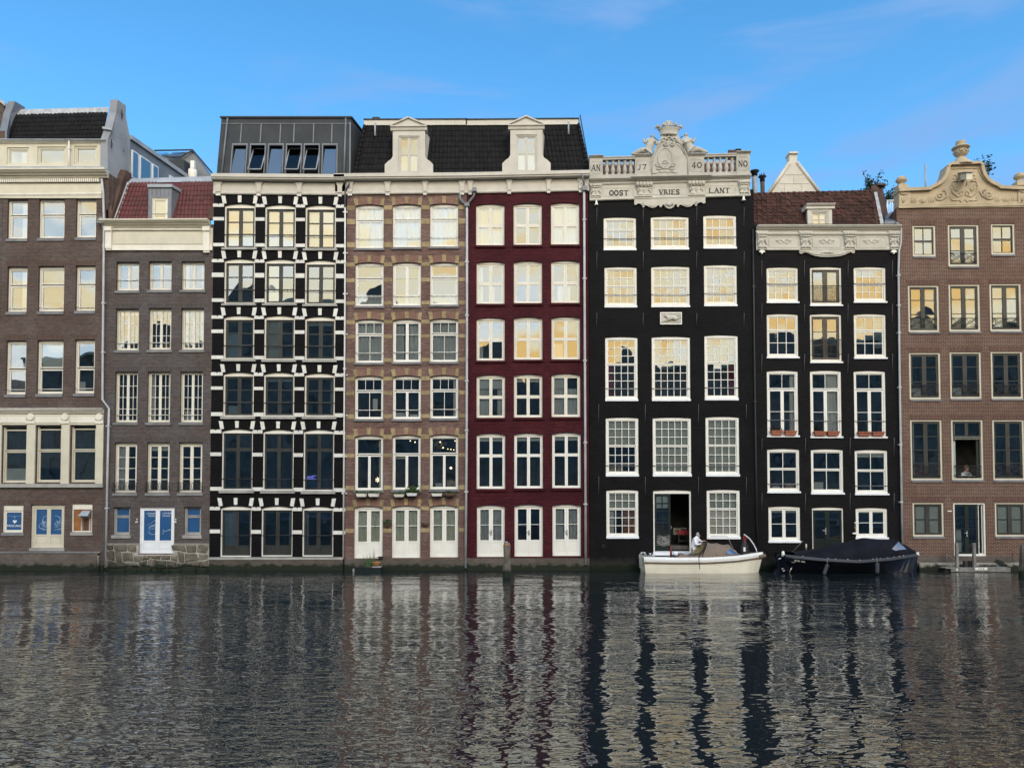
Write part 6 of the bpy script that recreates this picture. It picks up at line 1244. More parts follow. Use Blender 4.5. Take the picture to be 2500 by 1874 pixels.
for ri, (c, ws) in enumerate(rows8):
    for k, q in enumerate(ws):
        if q is None: continue
        R = RC(c, *q); lintel(H8, R, 'brick_chestnut_soldier', .27, .12); cu = []
        sa = sq if (ri == 0 and k != 1) else dks([.28, .36, .36]) if ri < 3 else dks([.25, .25, .25, .25]) if ri == 3 else dks([.5, .5])
        if ri < 2: cu = [(0, .985, .06, 1, 'blind_dark', 0)]
        if ri == 1 and k < 2: cu = [(0, .72, 1, 1, 'blind_cream', 0)]
        if ri == 4: cu = [(0, 0, 1, 1, 'blind_grey', 0)]
        fmat = 'cream'
        if ri == 3 and k == 1: sa = [(0, 0, .5, .28, 1, 1, .08, .03, 'dark_sash'), (.5, 0, 1, .28, 1, 1, .08, .03, 'dark_sash'), (0, .28, 1, .315, 1, 1, .012, .02, 'cream'), (.88, .32, 1, 1, 1, 2, .045, .03, 'dark_sash', {'back': .1})]
        wo = window(H8, R, sa, fw=.085, ft=.07, fb=.085, arch=.0, dep=.03, fmat=fmat, sill=(.10, .0, .05, 'sill_grey'), curt=cu, tilt=.014)
        if (ri == 0 and k == 1) or ri in (1, 2, 3):
            hgt = {0: (1445, 1550), 1: (625, 722), 2: (1378, 1480), 3: (592, 682)}[ri]; x_rail(wo, R, P(c, 500, hgt[0])[1], P(c, 500, hgt[1])[1])
    H8.floors.append(R[1] - .4)
R = RC('r', 635, 930, 930, 1420); lintel(H8, R, 'brick_chestnut_soldier', .27, .12)
wo = window(H8, R, [(0, 0, .43, 1, 1, 4, .09, .03, 'green_black', {'back': .02}), (.43, 0, .8, 1, 1, 4, .09, .03, 'green_black', {'back': .02}), (.83, 0, .97, 1, 1, 1, .03, .03, 'cream_pale', {'back': .03})], fw=.07, fb=.10, dep=.03, fmat='white', name='door', sill=(.1, .02, .05, 'sill_grey'), curt=[(0, .5, .3, 1, 'curtain_grey', 2)])
a = P('r', 762, 1210); MB().box(a[0] - .03, a[0] + .03, .04, .07, a[1] - .17, a[1] + .1).tube([(a[0], .04, a[1]), (a[0], .01, a[1]), (a[0] - .1, .01, a[1])], .018, 6).build('handle', 'chrome', wo)
H8.box('plinth', 'r', 140, 1422, 1345, 1560, 'brick_base', .06, .1)
a = RC('r', 575, 1002, 612, 1012); MB().box(a[0], a[2], -.05, 0, a[1], a[3]).build('doorbell', 'white', H8.root)
# sandstone gable (crop p), symmetrical about x = 937
SS = 'sandstone'; mir = lambda x: 1880 - x
half = [(160, 925), (160, 712), (530, 705), (560, 680), (628, 650), (676, 612), (716, 560), (740, 500), (750, 450), (768, 425), (820, 400)]
gp = half + [(mir(x), y - 16) for x, y in half[::-1]]
ga = H8.poly('gable', 'p', gp, SS, .05, .45)
Q3 = lambda x, y, d=-.06: (lambda a: (a[0], d, a[1]))(P('p', x, y))
def strip(pts, y0, y1, th, name, mat, parent):
    """coping following a line of photo points, thickness th upward along its normal"""
    q = [Vector((P('p', *p)[0], P('p', *p)[1])) for p in pts]; o = []
    for k, p in enumerate(q):
        d = (q[min(k + 1, len(q) - 1)] - q[max(k - 1, 0)]).normalized(); o.append(p + Vector((-d.y, d.x)) * th)
    mb = MB()
    for k in range(len(q) - 1): mb.prism([tuple(q[k]), tuple(q[k + 1]), tuple(o[k + 1]), tuple(o[k])], y0, y1)
    return mb.build(name, mat, parent)
Lc = [(152, 735), (300, 727), (530, 716), (560, 690), (628, 660), (680, 622), (722, 566), (745, 505), (760, 445)]; Rc = [(mir(x), y - 16) for x, y in Lc[::-1]]
strip(Lc, -.2, .5, .16, 'coping', SS, ga); strip(Rc, -.2, .5, .16, 'coping', SS, ga); strip([(745, 448), (770, 420), (1110, 408), (1135, 432)], -.22, .5, .13, 'coping', SS, ga)
strip([(575, 690), (650, 655), (705, 610), (750, 545), (780, 460), (1095, 450), (1130, 530), (1180, 600), (1240, 645), (1300, 672)], -.09, .0, .05, 'inner_moulding', SS, ga)
strip([(160, 925), (300, 922), (620, 912), (1270, 902), (1720, 892)], -.09, .2, .2, 'base_moulding', SS, ga)
for x in (232, 1645):
    H8.box('pilaster', 'p', x - 70, 730 - (x > 999) * 40, x + 65, 890 - (x > 999) * 25, SS, .1, .3)
    zc = P('p', x, 690 - (x > 999) * 42)[1]; xc = P('p', x - 14, 690)[0]
    fi = MB(); fi.box(xc - .24, xc + .24, -.05, .4, zc, zc + .22); fi.lathe((xc, .16), [(.22, zc + .22), (.12, zc + .3), (.14, zc + .34), (.25, zc + .44), (.28, zc + .5), (.22, zc + .55), (.24, zc + .58), (.16, zc + .66), (.05, zc + .72)], 12); fi.build('finial', SS, ga)
mb = MB()
for sg, x0 in ((1, 660), (-1, mir(660))):
    dy = 0 if sg > 0 else -12
    mb.tube([Q3(*p) for p in [(x0 + sg * 100, 730 + dy), (x0 + sg * 70, 790 + dy), (x0 - sg * 0, 828 + dy), (x0 - sg * 55, 822 + dy), (x0 - sg * 62, 785 + dy)] + spiral(x0 - sg * 12, 778 + dy, 48, 1.4, -sg, 14, .2)], .045, 6)
    mb.tube([Q3(*p) for p in [(x0 + sg * 60, 760 + dy), (x0 + sg * 55, 720 + dy), (x0 + sg * 30, 705 + dy)] + spiral(x0 + sg * 32, 712 + dy, 16, 1, sg, 8)], .034, 5); mb.tube([Q3(*p) for p in [(x0 + sg * 90, 745 + dy), (x0 + sg * 40, 790 + dy), (x0 - sg * 10, 800 + dy)]], .03, 5)
    cx = 937
    mb.tube([Q3(*p) for p in [(cx - sg * 70, 610), (cx - sg * 140, 600), (cx - sg * 165, 670), (cx - sg * 140, 740), (cx - sg * 80, 790), (cx - sg * 20, 770), (cx - sg * 15, 720), (cx - sg * 60, 735), (cx - sg * 50, 760)]], .034, 6)
    mb.tube([Q3(*p) for p in [(cx - sg * 130, 640), (cx - sg * 115, 700), (cx - sg * 90, 720), (cx - sg * 75, 690)]], .032, 5); mb.tube([Q3(*p) for p in [(cx - sg * 10, 820), (cx - sg * 40, 850), (cx - sg * 55, 825), (cx - sg * 90, 835), (cx - sg * 150, 830), (cx - sg * 158, 790)]], .036, 5)
    mb.tube([Q3(*p) for p in [(cx - sg * 110, 520), (cx - sg * 75, 560), (cx - sg * 100, 600)]], .03, 5)
    for k in range(5): mb.ball(Q3(cx - sg * (120 + 8 * k), 535 + 38 * k), .035)
    fx = cx - sg * 495
    for k in range(5): mb.tube([Q3(fx, 862 + dy), Q3(fx + (k - 2) * 26, 800 + abs(k - 2) * 14 + dy)], .03, 5, taper=.6)
    for k in range(4): mb.tube([Q3(fx - 130 + k * 17, 860 + dy, -.052), Q3(fx - 130 + k * 17, 790 + dy, -.052)], .018, 4); mb.tube([Q3(fx + 75 + k * 20, 855 + dy, -.052), Q3(fx + 75 + k * 20, 780 + dy, -.052)], .018, 4)
    px = 232 if sg > 0 else 1645
    for k in range(3): mb.tube([Q3(px - 30, 860 + dy, -.11), Q3(px - 40 + k * 30, 800 + dy, -.11)], .03, 5, taper=.6)
    mb.tube([Q3(px - 60, 752 + dy * 2.5, -.12), Q3(px - 20, 765 + dy * 2.5, -.12), Q3(px + 20, 752 + dy * 2.5, -.12)], .04, 5)
mb.build('scrollwork', SS, ga)
for k in range(26): a = Q3(640 + k * 24, 885 - k * .4, -.1); MB().ball(a, .02, n=6, m=4).build('bead', SS, ga)
# dome and urn
zc = P('p', 937, 398)[1]; xc = P('p', 934, 300)[0]
ur = MB(); ur.lathe((xc, .2), [(.55, zc - .02), (.52, zc + .06), (.40, zc + .20), (.28, zc + .28), (.26, zc + .36), (.17, zc + .40), (.14, zc + .46), (.2, zc + .5), (.3, zc + .58), (.33, zc + .68), (.27, zc + .82), (.30, zc + .86), (.42, zc + .90), (.40, zc + .95), (.26, zc + 1.02), (.2, zc + 1.08), (.24, zc + 1.14), (.2, zc + 1.2), (.22, zc + 1.24), (.1, zc + 1.29)], 18)
uo = ur.build('urn', SS, ga); mb = MB()
for k in range(8):
    t_ = k * math.pi / 4; mb.tube([(xc + .33 * math.cos(t_ + u), .2 + .33 * math.sin(t_ + u), zc + .76 - .1 * math.sin(w_)) for u, w_ in ((0, 0), (.26, 1.0), (.39, 1.57), (.52, 1.0), (.78, 0))], .03, 5)
mb.build('urn_swag', SS, uo)
# hoist beam
a0, a1 = P('p', 905, 545), P('p', 1000, 545, -.9)
hb = MB(); hb.hexa([(a1[0] - .14, -.95, a1[1] - .16), (a1[0] + .14, -.95, a1[1] - .16), (a0[0] + .2, .02, a0[1] - .16), (a0[0] - .08, .02, a0[1] - .16)], [(a1[0] - .14, -.95, a1[1] + .16), (a1[0] + .14, -.95, a1[1] + .16), (a0[0] + .2, .02, a0[1] + .16), (a0[0] - .08, .02, a0[1] + .16)])
ho = hb.build('hoist_beam', 'cream', H8.root)
MB().hexa([(a1[0] - .2, -1.0, a1[1] + .163), (a1[0] + .2, -1.0, a1[1] + .163), (a0[0] + .26, .02, a0[1] + .163), (a0[0] - .14, .02, a0[1] + .163)], [(a1[0] - .2, -1.0, a1[1] + .21), (a1[0] + .2, -1.0, a1[1] + .21), (a0[0] + .26, .02, a0[1] + .21), (a0[0] - .14, .02, a0[1] + .21)]).build('beam_cover', 'sill_grey', ho)
MB().tube([(a1[0] + .02, -.7, a1[1] - .16), (a1[0] + .02, -.7, a1[1] - .3), (a1[0] - .04, -.7, a1[1] - .36)], .02, 5).build('hook', 'iron', ho)
H8.finish()
x, z1 = W(2259, 400, 2.5); x2, z0 = W(2260, 460, 2.5); mp_ = thing('mast', 'thin grey metal mast standing behind the sandstone gable', 'mast', (x2, 2.5, z0)); MB().tube([(x2, 2.5, z0 - .5), (x, 2.5, z1)], .045, 8).build('pole', 'zinc_pale', mp_); MB().box(x2 - .06, x2 + .06, 2.43, 2.57, z0 - .5, z0 - .3).build('foot', 'zinc', mp_)

# ================================================================== rain pipes
pipe('drainpipe', 'pale grey drainpipe with a kink between brown brick and slate brick houses', 'pipe_grey', [(248, 437, -.1), (252, 470, -.1), (254, 545, -.1), (251, 850, -.09), (250, 975, -.09), (266, 997, -.09), (263, 1120, -.09), (258, 1385, -.09)], .055, [(255, 600, -.09), (253, 740, -.09), (252, 860, -.09), (264, 1040, -.09), (261, 1240, -.09)])
a = W(246, 540, -.16); hp = thing('rain_hopper', 'grey lead rainwater hopper at the end of the slate house cornice', 'hopper', (a[0], 0, a[1])); MB().prism([(a[0] - .1, a[1] - .14), (a[0] + .2, a[1] - .14), (a[0] + .2, a[1] + .12), (a[0] + .08, a[1] + .17), (a[0] - .06, a[1] + .12), (a[0] - .12, a[1] + .0)], -.3, -.02).build('hopper', 'zinc', hp); MB().tube([(a[0] + .03, -.31, a[1]), (a[0] + .03, -.3, a[1])], .04, 8).build('outlet', 'iron', hp)
pipe('drainpipe', 'white drainpipe with dark swan neck between black banded and rose brick houses', 'pipe_white', [(842.6, 505, -.07), (842, 760, -.07), (840, 1060, -.07), (838, 1362, -.07)], .04, [(842, 640, -.07), (841, 900, -.07), (839, 1200, -.07)])
pipe('drain_neck', 'dark curved pipe neck below the cream cornice above white drainpipe', 'pipe_dark', [(852.5, 444, -.3), (852, 452, -.25), (845, 460, -.12), (843, 468, -.08), (842.6, 506, -.08)], .05)
y_ = pipe('drainpipe', 'grey drainpipe with forked lead head between rose brick and wine red houses', 'pipe_grey', [(1140, 500, -.1), (1140, 800, -.1), (1139, 1100, -.1), (1136.5, 1386, -.1)], .06, [(1140, 640, -.1), (1140, 770, -.1), (1139.5, 930, -.1), (1139, 1050, -.1), (1138.5, 1200, -.1)])
for pts in ([(1122, 474, -.2), (1123.5, 487, -.14), (1131, 495, -.12), (1139, 500, -.1)], [(1158.5, 466, -.2), (1157, 478, -.14), (1146, 492, -.12), (1141, 500, -.1)]):
    MB().tube([(W(*p)[0], p[2], W(*p)[1]) for p in pts], .06, 8).build('branch', 'zinc', y_)
a = W(1140, 500, -.1); MB().box(a[0] - .12, a[0] + .12, -.22, .0, a[1] - .1, a[1] + .08).build('head', 'zinc', y_)
a = W(1158.5, 466, -.2); MB().box(a[0] - .1, a[0] + .1, -.32, -.06, a[1] - .06, a[1] + .14).build('hopper', 'zinc', y_)
y_ = pipe('drainpipe', 'grey lilac drainpipe at the right edge of the wine red house', 'pipe_grey', [(1426, 462, -.1), (1427, 700, -.1), (1428.5, 1000, -.1), (1429.8, 1378, -.1)], .06, [(1426.5, 537, -.1), (1427, 680, -.1), (1428, 880, -.1), (1429, 1080, -.1), (1429.4, 1230, -.1)])
MB().tube([(W(*p)[0], p[2], W(*p)[1]) for p in [(1422, 423, -.42), (1422.5, 437, -.35), (1426, 446, -.2), (1426, 462, -.12)]], .05, 8).build('neck', 'zinc', y_); a = W(1427, 462, -.1); MB().box(a[0] - .13, a[0] + .13, -.26, -.0, a[1] - .1, a[1] + .12).build('hopper', 'zinc', y_)
pipe('drainpipe', 'thin black drainpipe between the two charcoal houses', 'iron', [(1838, 560, -.06), (1841, 800, -.06), (1845, 1100, -.06), (1849, 1340, -.06)], .045, [(1840, 700, -.06), (1843, 980, -.06)])
pipe('drainpipe', 'grey drainpipe between charcoal house and chestnut brick house', 'pipe_grey', [(2184, 548, .1), (2190, 545, -.05), (2197, 550, -.1), (2200, 560, -.1), (2199.5, 592, -.1), (2195, 612, -.1), (2193.5, 660, -.1), (2196, 900, -.1), (2199.5, 1120, -.1), (2203, 1330, -.1)], .05, [(2194, 672, -.1), (2194.5, 745, -.1), (2195, 812, -.1), (2196.5, 945, -.1), (2198, 1085, -.1), (2200, 1225, -.1)])
for c, y in (('d', 1127), ('d', 1562), ('e', 405), ('e', 812), ('e', 1225), ('e', 1635), ('f', 450), ('f', 806)):
    for h_, px in ((H3, 839.2 - (c == 'f') * 3), (H4, 847.2 - (c == 'f') * 2)):
        a = W(px, CR[c][1] + y / CR[c][2], -.05); MB().ball((a[0], -.08, a[1]), .042, n=8, m=5).tube([(a[0], -.06, a[1]), (a[0], .01, a[1])], .018, 5).build('insulator', 'white', h_.root)

# ================================================================== boats
def lerp(a, b, t): return a + (b - a) * t
class Hull:
    def __init__(s, xs, xb, yc, beam, sheer, zk=-.2, rub=.18, rakeb=.28, rakes=.1, strn=.82):
        s.xs, s.xb, s.yc, s.B, s.sheer, s.zk, s.rub, s.rakeb, s.rakes, s.strn = xs, xb, yc, beam / 2, sheer, zk, rub, rakeb, rakes, strn
    def hb(s, t): return s.B * (1 - max(0, (t - .42) / .58) ** 2.3) * lerp(s.strn, 1, min(1, t / .4) ** .6) + .015
    def pt(s, t, zf, sg, out=0.):
        zt = s.sheer(t); z = lerp(s.zk, zt, zf); b = s.hb(t) * (.84 + .16 * max(zf, 0) ** .6) * (1 if zf > 0 else .05)
        x = lerp(s.xs, s.xb, t) - s.rakeb * (1 - zf) * max(0, (t - .5) / .5) ** 2 + s.rakes * (1 - zf) * max(0, 1 - t / .3) ** 2
        return (x, s.yc + sg * (b + out), z)
    def build(s, root, hullmat, gunmat, rubmat, deckmat, strakes=6, lap=.018, n=26):
        mb = MB(); rubf = lambda t: 1 - s.rub / (s.sheer(t) - s.zk)
        for sg in (-1, 1):
            rows = []
            for k in range(strakes):
                for e in (0, 1): rows.append((( k + e) / strakes, lap * (1 - e)))
            rows = [(-.0, 0)] + rows
            vs = []
            for f, o in rows: vs += [s.pt(i / n, f * rubf(i / n), sg, o) for i in range(n + 1)]
            m_ = n + 1; mb.add(vs, [(r * m_ + i, r * m_ + i + 1, (r + 1) * m_ + i + 1, (r + 1) * m_ + i) for r in range(len(rows) - 1) for i in range(n)])
        tr = [s.pt(0, f, -1) for f in (0, .3, .6, 1)] + [s.pt(0, f, 1) for f in (1, .6, .3, 0)]; mb.add(tr, [list(range(8))])
        ho = mb.build('hull', hullmat, root)
        mb = MB()
        for sg in (-1, 1):
            vs = []
            for f, o in ((0, .0), (.5, .012), (1, .0), (1.0, -.09)): vs += [s.pt(i / n, lerp(rubf(i / n), 1, f) + (.03 if o < 0 else 0), sg, o) for i in range(n + 1)]
            m_ = n + 1; mb.add(vs, [(r * m_ + i, r * m_ + i + 1, (r + 1) * m_ + i + 1, (r + 1) * m_ + i) for r in range(3) for i in range(n)], True)
        mb.build('gunwale', gunmat, root)
        mb = MB()
        for sg in (-1, 1): mb.tube([s.pt(i / n, rubf(i / n) + .005, sg, .02) for i in range(n + 1)], .042, 6)
        mb.build('rubbing_strake', rubmat, root)
        vs = [s.pt(i / n, .96, -1, -.05) for i in range(n + 1)] + [s.pt(i / n, .96, 1, -.05) for i in range(n + 1)]; m_ = n + 1
        MB().add(vs, [(i, i + 1, m_ + i + 1, m_ + i) for i in range(n)]).build('deck', deckmat, root)
        return ho
def hood(hull, c, hoops, root, name, mat, dep, win=None, winmat=None, inset=.05, sag=.05):
    """canvas over hoops: (base x, top x, top y) in photo points at the boat's middle; returns the cover"""
    H_ = []
    for bx, tx, ty in hoops:
        X0 = P(c, bx, 480, dep)[0]; X1, Z1 = P(c, tx, ty, dep); t = min(1, max(0, (X0 - hull.xs) / (hull.xb - hull.xs))); H_.append((X0, X1, Z1, max(.03, hull.hb(t) - inset), hull.sheer(t) - .02))
    def pt(u, a):
        i = min(int(u), len(H_) - 2); f = u - i; q = [lerp(H_[i][k], H_[i + 1][k], f) for k in range(5)]; s_, c_ = math.sin(a), math.cos(a)
        dip = sag * math.sin(math.pi * f) * abs(s_); return (lerp(q[0], q[1], abs(s_) ** 1.2), hull.yc - q[3] * math.copysign(abs(c_) ** .75, c_), lerp(q[4], q[2], abs(s_) ** .9) - dip)
    nu, na = (len(H_) - 1) * 5, 14; vs = [pt(u / 5, math.pi * k / na) for u in range(nu + 1) for k in range(na + 1)]
    o = MB().add(vs, [(u * (na + 1) + k, (u + 1) * (na + 1) + k, (u + 1) * (na + 1) + k + 1, u * (na + 1) + k + 1) for u in range(nu) for k in range(na)], True).build(name, mat, root)
    if win:
        for flip in (False, True):
            vs = []; nn_ = 6
            for i in range(nn_ + 1):
                for k in range(nn_ + 1):
                    (ua, aa), (ub, ab) = [(lerp(win[0][0], win[1][0], i / nn_), lerp(win[0][1], win[1][1], i / nn_)), (lerp(win[3][0], win[2][0], i / nn_), lerp(win[3][1], win[2][1], i / nn_))]
                    u, a = lerp(ua, ub, k / nn_), lerp(aa, ab, k / nn_); p = pt(u, math.pi - a if flip else a); vs.append((p[0], p[1] + (.02 if flip else -.02), p[2] + .012))
            MB().add(vs, [(i * 7 + k, i * 7 + k + 1, (i + 1) * 7 + k + 1, (i + 1) * 7 + k) for i in range(6) for k in range(6)], True).build('cover_window', winmat, o)
    return o
# white launch
D1 = -1.0
bx0, bx1 = P('s', 205, 500, -1.9)[0], P('s', 1985, 440, D1)[0]
zs = [P('s', 205, 498, -1.9)[1], P('s', 600, 508, -2.1)[1], P('s', 1000, 506, -2.15)[1], P('s', 1500, 480, -1.9)[1], P('s', 1985, 418, D1)[1]]
def sheer1(t): k = min(3, int(t * 4)); return lerp(zs[k], zs[k + 1], t * 4 - k)
wb = thing('motor_launch', 'cream white clinker motor launch with brown canvas cover moored at charcoal house', 'boat', ((bx0 + bx1) / 2, D1, 0))
hl = Hull(bx0, bx1, D1, 1.8, sheer1, zk=-.16, rub=.24); hl.build(wb, 'hull_white', 'deck_white', 'rub_brown', 'deck_white')
hood(hl, 's', [(1005, 1122, 258), (1160, 1290, 276), (1340, 1462, 296), (1500, 1550, 375), (1628, 1634, 455)], wb, 'canopy', 'canvas_brown', D1, [(1.9, .42), (2.3, .93), (3.5, .42), (2.15, .2)], 'plexi_blue', .06)
hood(hl, 's', [(640, 655, 455), (690, 705, 415), (760, 770, 425), (840, 850, 455), (910, 930, 430), (960, 1010, 372), (1000, 1075, 300)], wb, 'folded_cover', 'canvas_brown', D1, None, None, .12)
mb = MB(); q = [P3('s', x, y, D1 - .75 + (k % 2) * .06) for k, (x, y) in enumerate([(945, 420), (975, 360), (1030, 320), (1100, 268), (1118, 300), (1085, 370), (1040, 420), (990, 440)])]
mb.add(q + [v + Vector((.05, .25, -.02)) for v in q], [list(range(8)), list(range(15, 7, -1))] + [(i, i + 8, (i + 1) % 8 + 8, (i + 1) % 8) for i in range(8)]); mb.build('rolled_flap', 'canvas_olive', wb)
mb = MB(); mb.tube([P3('s', x, y, D1 - .8) for x, y in ((1010, 495), (1060, 420), (1105, 340), (1122, 280), (1105, 262))], .03, 6); mb.build('hoop', 'iron', wb)
mb = MB(); mb.ball(P3('s', 672, 435, D1 - .5), .13, 1, 1, .9); mb.build('cover_end', 'white_cool', wb)
for dx in (0, 22):
    mb = MB(); mb.tube([P3('s', x + dx, y, D1 - .35 - dx * .01) for x, y in ((155, 660), (135, 640), (128, 520), (135, 445), (160, 415), (195, 420), (215, 460))], .02, 6); mb.build('ladder_rail', 'chrome', wb)
for y in (520, 585, 648): MB().tube([P3('s', 132, y, D1 - .35), P3('s', 160, y + 4, D1 - .57)], .018, 6).build('ladder_rung', 'chrome', wb)
MB().tube([P3('s', 160, 650, D1 - .4), P3('s', 250, 640, D1 - .4)], .018, 6).build('ladder_stay', 'chrome', wb)
MB().tube([P3('s', 1022, 470, -2.3), P3('s', 1024, 560, -2.33), P3('s', 1034, 668, -2.3)], .018, 5).build('lashing', 'black_rubber', wb)
q = P3('s', 1985, 470, D1); MB().tube([q + Vector((-.25, -.1, -.06)), q + Vector((.1, -.0, .02))], .11, 10, taper=.8).build('bow_fender', 'rub_brown', wb)
for x, y in ((290, 440), (330, 455)): a = P3('s', x, y, D1 - .6); MB().tube([a + Vector((0, 0, -.14)), a + Vector((0, 0, .03))], .02, 5).tube([a + Vector((-.06, 0, .03)), a + Vector((.07, 0, .02))], .02, 5).build('cleat', 'chrome', wb)
a = P3('s', 603, 430, D1 - .4); MB().lathe((a.x, D1 - .4), [(.05, a.z - .2), (.05, a.z + .1), (.03, a.z + .14), (.03, a.z + .32), (.02, a.z + .34)], 8).build('horn', 'red_paint', wb)
MB().box(P3('s', 345, 462, D1).x, P3('s', 640, 462, D1).x, D1 - .6, D1 - .3, P3('s', 400, 470, D1).z, P3('s', 400, 455, D1).z).build('stowed_boathook', 'iron', wb)
MB().tube([P3('s', x, y, D1 + .1) for x, y in ((1893, 415), (1880, 370), (1845, 300), (1790, 220), (1735, 172), (1697, 145))], .025, 6).build('flagstaff', 'white_cool', wb)
fg = [P3('s', x, y, D1 + .1 + .05 * (i % 2)) for i, (x, y) in enumerate(((1700, 160), (1745, 190), (1738, 215), (1722, 240), (1730, 275), (1708, 295), (1698, 260), (1692, 215)))]
MB().add(fg + [v + Vector((0, .06, 0)) for v in fg], [list(range(8)), list(range(15, 7, -1))] + [(i, i + 8, (i + 1) % 8 + 8, (i + 1) % 8) for i in range(8)]).build('flag', 'red_paint', wb)
a = P3('s', 1705, 400, D1 + .2); mb = MB(); mb.lathe((a.x, D1 + .2), [(.22, a.z - .22), (.24, a.z - .1), (.18, a.z + .15), (.12, a.z + .4), (.06, a.z + .6)], 10, sy=.6); mb.build('anchor_bag', 'black_rubber', wb); MB().tube([P3('s', 1740, 290, D1 + .1), P3('s', 1785, 425, D1 + .1)], .02, 5).build('bag_strut', 'iron', wb)
a = P3('s', 1703, 372, D1 - .0); MB().box(a.x - .05, a.x + .04, D1 - .05, D1 + .0, a.z - .09, a.z + .1).build('bag_mark', 'white_cool', wb)
MB().tube([P3('s', x, y, D1 + .6) for x, y in ((1550, 380), (1510, 310), (1480, 240), (1455, 190), (1430, 178), (1200, 178))], .012, 4).build('mooring_line', 'rope', wb)
for k in range(9): a = P3('s', 1230 + k * 55, 498 - k * 4, -2.2); MB().ball((a.x, a.y, a.z + .03), .018, n=6, m=4).build('cover_stud', 'iron', wb)
# dark sloop
D2 = -1.35
bx0, bx1 = P('t', 215, 440, -2.1)[0], P('t', 2100, 420, D2)[0]
zs2 = [P('t', 215, 432, -2.1)[1], P('t', 600, 480, -2.3)[1], P('t', 1100, 507, -2.35)[1], P('t', 1650, 470, -2.1)[1], P('t', 2100, 410, D2)[1]]
def sheer2(t): k = min(3, int(t * 4)); f = t * 4 - k; return lerp(zs2[k], zs2[k + 1], f)
nb_ = thing('sloop', 'navy black sloop under a navy canvas cover moored before charcoal house', 'boat', ((bx0 + bx1) / 2, D2, 0))
h2 = Hull(bx0, bx1, D2, 2.1, sheer2, zk=-.2, rub=.10, rakeb=.12, rakes=.25, strn=.75); h2.build(nb_, 'hull_navy', 'rub_navy', 'rub_navy', 'canvas_navy', 1, 0)
hood(h2, 't', [(235, 300, 392), (560, 620, 350), (900, 960, 268), (1270, 1340, 188), (1690, 1760, 206), (1900, 1935, 298), (2080, 2085, 380)], nb_, 'canopy', 'canvas_navy', D2, [(3.8, .46), (4.1, 1.15), (4.8, .6), (3.95, .33)], 'plexi_grey', .03, .03)
for x, y in ((905, 480), (1072, 484), (1242, 482), (1438, 472), (1555, 463), (1667, 450), (1772, 436), (1870, 422), (1945, 398), (455, 408), (800, 335)):
    t = (P('t', x, y, -2.2)[0] - bx0) / (bx1 - bx0); p = h2.pt(t, .985, -1, .015); MB().ball((p[0], p[1], p[2] + .03), .026, n=8, m=5).build('cover_stud', 'chrome', nb_)
for x, y0, y1, dx in ((815, 565, 705, -50), (1522, 545, 688, 0)):
    a, b = P3('t', x, y0, -2.45), P3('t', x + dx, y1, -2.47); d = (b - a); mb = MB(); mb.tube([a, a + d * .12, a + d * .2, a + d * .85, a + d * .95, b], .09, 10); mb.build('fender', 'rub_navy', nb_); MB().tube([a + Vector((0, .05, .25)), a], .012, 4).build('fender_rope', 'rope', nb_)
mb = MB(); q = [P3('t', x, y, D2 - .1) for x, y in ((90, 440), (140, 422), (160, 470), (195, 560), (250, 650), (240, 695), (60, 690), (50, 665), (120, 620), (100, 520))]
mb.add(q + [v + Vector((0, .12, 0)) for v in q], [list(range(10)), list(range(19, 9, -1))] + [(i, i + 10, (i + 1) % 10 + 10, (i + 1) % 10) for i in range(10)]); mb.build('rudder', 'hull_navy', nb_)
a = P3('t', 185, 420, D2 - .5); MB().lathe((a.x, a.y), [(.07, a.z - .1), (.08, a.z), (.06, a.z + .12), (.02, a.z + .15)], 8).build('stern_light', 'white', nb_)
for x0, y0, x1, y1 in ((120, 488, 165, 478), (165, 630, 205, 622), (180, 660, 225, 650), (270, 688, 312, 597)): MB().tube([P3('t', x0, y0, D2 - .45), P3('t', x1, y1, D2 - .45)], .03, 6).build('stern_fitting', 'chrome', nb_)
MB().tube([P3('t', 320, 385, D2), P3('t', 455, 245, D2)], .018, 5).ball(P3('t', 457, 240, D2), .05, n=8, m=5).build('stern_pole', 'iron_grey', nb_)
a = P3('t', 513, 310, D2 + .3); MB().lathe((a.x, a.y), [(.02, a.z - .25), (.02, a.z - .08), (.045, a.z - .06), (.045, a.z + .08), (.02, a.z + .12)], 8).build('lantern', 'cream', nb_)
q = P3('t', 2092, 410, D2); MB().box(q.x - .08, q.x + .06, D2 - .06, D2 + .06, q.z - .1, q.z + .06).build('bow_fitting', 'deck_white', nb_)
mb = MB()
for k in range(11):
    a = P3('t', 335 + k * 14, 507 + k * 2, -2.2); t = (a.x - bx0) / (bx1 - bx0); zf = (a.z - h2.zk) / (sheer2(t) - h2.zk); p = h2.pt(t, zf, -1, .012)
    if k != 6: mb.box(p[0] - .018, p[0] + .016, p[1] - .006, p[1], p[2] - .035, p[2] + .035)
mb.build('worn_name', 'sill_light', nb_)
mb = MB(); mb.tube([h2.pt(.03 + .004 * k, .72 - .02 * math.sin(k * .5), -1, .02) for k in range(9)], .014, 5); mb.build('stern_rope', 'rope', nb_)

